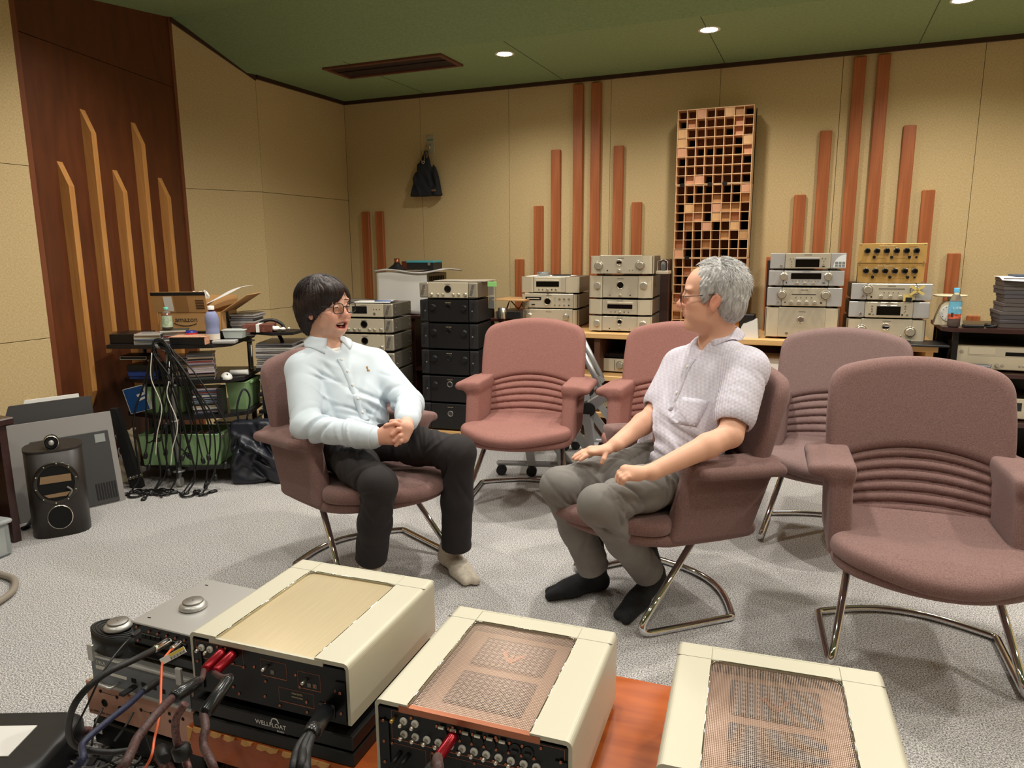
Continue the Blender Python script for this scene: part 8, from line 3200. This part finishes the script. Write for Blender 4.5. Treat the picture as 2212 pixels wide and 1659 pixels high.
px_cable('ethernet_cable', 'thick black braided network cable arching from the switch down to the carpet', 'cable',
         [((335, 1402), 1.60), ((290, 1425), 1.50), ((220, 1460), 1.44), ((165, 1515), 1.42), ((148, 1575), 1.48), ((165, 1612), 1.56), ((230, 1625), 1.60), ((300, 1618), 1.64)], .0068, m_braid_black, [(((365, 1385), 1.66), ((332, 1404), 1.59), .0085, m_chrome)])
px_cable('ethernet_cable', 'dark blue braided network cable leading from the storage unit to the lower left', 'cable',
         [((310, 1492), 1.52), ((280, 1520), 1.44), ((230, 1560), 1.36), ((180, 1605), 1.30), ((140, 1670), 1.27), ((-1.83, .86, .05), 0), ((-1.95, .75, .008), 0)], .0062, m_braid_navy, [(((340, 1472), 1.58), ((308, 1494), 1.51), .0085, m_black_plastic)])
t = px_cable('optical_cable', 'orange optical fibre cable with a yellow tag hanging from the switch', 'cable',
             [((372, 1400), 1.62), ((352, 1428), 1.56), ((348, 1470), 1.52), ((346, 1530), 1.46), ((335, 1590), 1.42), ((305, 1670), 1.40), ((-1.52, .98, .02), 0), ((-1.60, .88, .006), 0)], .0026, M('fibre_orange', (226, 104, 64), .4), [(((388, 1388), 1.66), ((370, 1402), 1.61), .006, m_chrome)])
c0 = D((348, 1430), 1.555)
c1 = D((400, 1402), 1.56)
dv = c1 - c0
nv_ = nrm(np.cross(dv, _f))
tg = MB()
tg.add([c0 - nv_ * .007, c1 - nv_ * .007, c1 + nv_ * .007, c0 + nv_ * .007] + [q + np.array(-_f) * .0012 for q in (c0 - nv_ * .007, c1 - nv_ * .007, c1 + nv_ * .007, c0 + nv_ * .007)], [(0, 1, 2, 3), (4, 5, 6, 7), (0, 1, 5, 4), (1, 2, 6, 5), (2, 3, 7, 6), (3, 0, 4, 7)])
obj('tag', tg, m_paper, t)
c2 = c0 + dv * .38
tg = MB()
o_ = -np.array(_f) * .0016
sy = 1 if (nv_ @ _u) > 0 else -1
tg.add([q + o_ for q in (c2 + nv_ * sy * .001, c1 + nv_ * sy * .001, c1 + nv_ * sy * .0068, c2 + nv_ * sy * .0068)], [(0, 1, 2, 3)])
obj('yellow_strip', tg, M('tag_yellow', (232, 206, 80), .5), t)
bm_ = MB()
for k in range(14):
    p_ = c2 + (c1 - c2) * (k + .3) / 14.5
    wv = nrm(dv) * (.0008 if k % 3 else .0014)
    bm_.add([q + o_ for q in (p_ - nv_ * sy * .006, p_ + wv - nv_ * sy * .006, p_ + wv - nv_ * sy * .0005, p_ - nv_ * sy * .0005)], [(0, 1, 2, 3)])
obj('barcode', bm_, m_ink, t)
px_cable('power_lead', 'thin black lead from the switch running down past the storage unit', 'cable', [((292, 1370), 1.66), ((265, 1395), 1.60), ((225, 1448), 1.54), ((190, 1520), 1.52), ((160, 1580), 1.52)], .0022, m_cord, [(((300, 1362), 1.70), ((285, 1374), 1.64), .005, m_black_plastic)])
m_braid_pink = braid('braid_pinkish', (110, 74, 72), None, 180)
px_cable('audio_cable', 'pinkish braided cable lying in a long curve on the carpet', 'cable', [(tuple(onz(95, 1582, .03)), 0), (tuple(onz(180, 1578, .03)), 0), (tuple(onz(260, 1590, .03)), 0), (tuple(onz(330, 1625, .03)), 0), (tuple(onz(360, 1665, .03)), 0)], .011, m_braid_pink)
px_cable('audio_cable', 'dark ringed cable with a black ferrite lump hanging beside the plank', 'cable', [((400, 1520), 1.36), ((380, 1555), 1.36), ((382, 1600), 1.38), ((400, 1640), 1.40), ((402, 1690), 1.42), ((-1.36, 1.06, .012), 0), ((-1.45, .95, .012), 0)], .0075, m_braid_pink, [(((388, 1610), 1.38), ((398, 1640), 1.38), .017, m_black_plastic)])
px_cable('audio_cable', 'black cable with a plug lump curling on the carpet in front of the plank', 'cable', [(tuple(onz(340, 1625, .04)), 0), (tuple(onz(360, 1640, .03)), 0), (tuple(onz(372, 1665, .03)), 0)], .010, m_braid_pink, [(((345, 1618), 1.66), ((358, 1640), 1.62), .016, m_black_plastic)])
R = random.Random(17)
m_greycord = M('cord_grey', (120, 118, 114), .5)
for k in range(12):
    cx_, cy_ = R.uniform(120, 380), R.uniform(1590, 1655)
    pts = [(tuple(onz(cx_ + 50 * math.sin(.9 * j + k), cy_ + 18 * math.cos(1.3 * j + 2 * k), .012 + .006 * ((j + k) % 3))), 0) for j in range(7)]
    px_cable('loose_cord', 'thin %s cord tangled on the carpet, %s' % ('grey' if k % 3 == 0 else 'black', ('nearest the plank', 'amid the tangle', 'nearest the black device')[0 if cx_ > 290 else 1 if cx_ > 200 else 2]), 'cable', pts, .0028, m_greycord if k % 3 == 0 else m_cord, group='thin cords tangled on the carpet')
for k, (q0, q1, q2) in enumerate((((222, 1530), (205, 1565), (198, 1610)), ((288, 1540), (270, 1570), (248, 1600)), ((325, 1548), (315, 1580), (330, 1630)))):
    px_cable('phono_lead', ('left', 'middle', 'right')[k] + ' thin lead plugged into the copper unit', 'cable', [(q0, 1.62), (q1, 1.57), (q2, 1.58)], .0024, m_cord, [((q0, 1.63), ((q0[0] * .7 + q1[0] * .3), q0[1] * .7 + q1[1] * .3), .0045, m_copper)] if False else ())

# ---- black rounded device in the corner
pj = thing('black_device', 'black rounded device with a white paper label in the bottom left corner', 'device', tuple(onz(2, 1672, 0)), math.radians(24))
S = SDF(np.arange(-.24, .24, .006), np.arange(-.20, .20, .006), np.arange(-.01, .17, .006))
S.put(lambda X, Y, Z: smax(smax(np.abs(X) - .175 + .3 * np.clip(Z - .08, 0, 1), np.abs(Y) - .135 + .3 * np.clip(Z - .08, 0, 1), .07), np.abs(Z - .048) - .048, .02), (-9, -9, -9), (9, 9, 9), .001)
pm = S.mesh('casing')
pm.materials.append(M('device_black', (32, 33, 35), .42))
obj('casing', pm, None, pj)
obj('paper_label', MB().box(-.10, .07, -.06, .06, .0945, .0985), m_paper, pj)
obj('front_recess', MB().box(-.10, .12, -.142, -.125, .02, .05, bev=.01), m_hole, pj)
kbd = thing('remote_keypad', 'small dark grey keypad half hidden beside the black device', 'keypad', tuple(onz(168, 1656, .0)), math.radians(30))
obj('pad', MB().box(-.08, .08, -.035, .035, 0, .014, bev=.004), M('device_grey', (72, 72, 78), .5), kbd)
for k in range(4):
    obj('key', MB().box(-.06 + .03 * k, -.04 + .03 * k, -.02, .02, .014, .018, bev=.002), M('key_black', (30, 30, 34), .5), kbd)
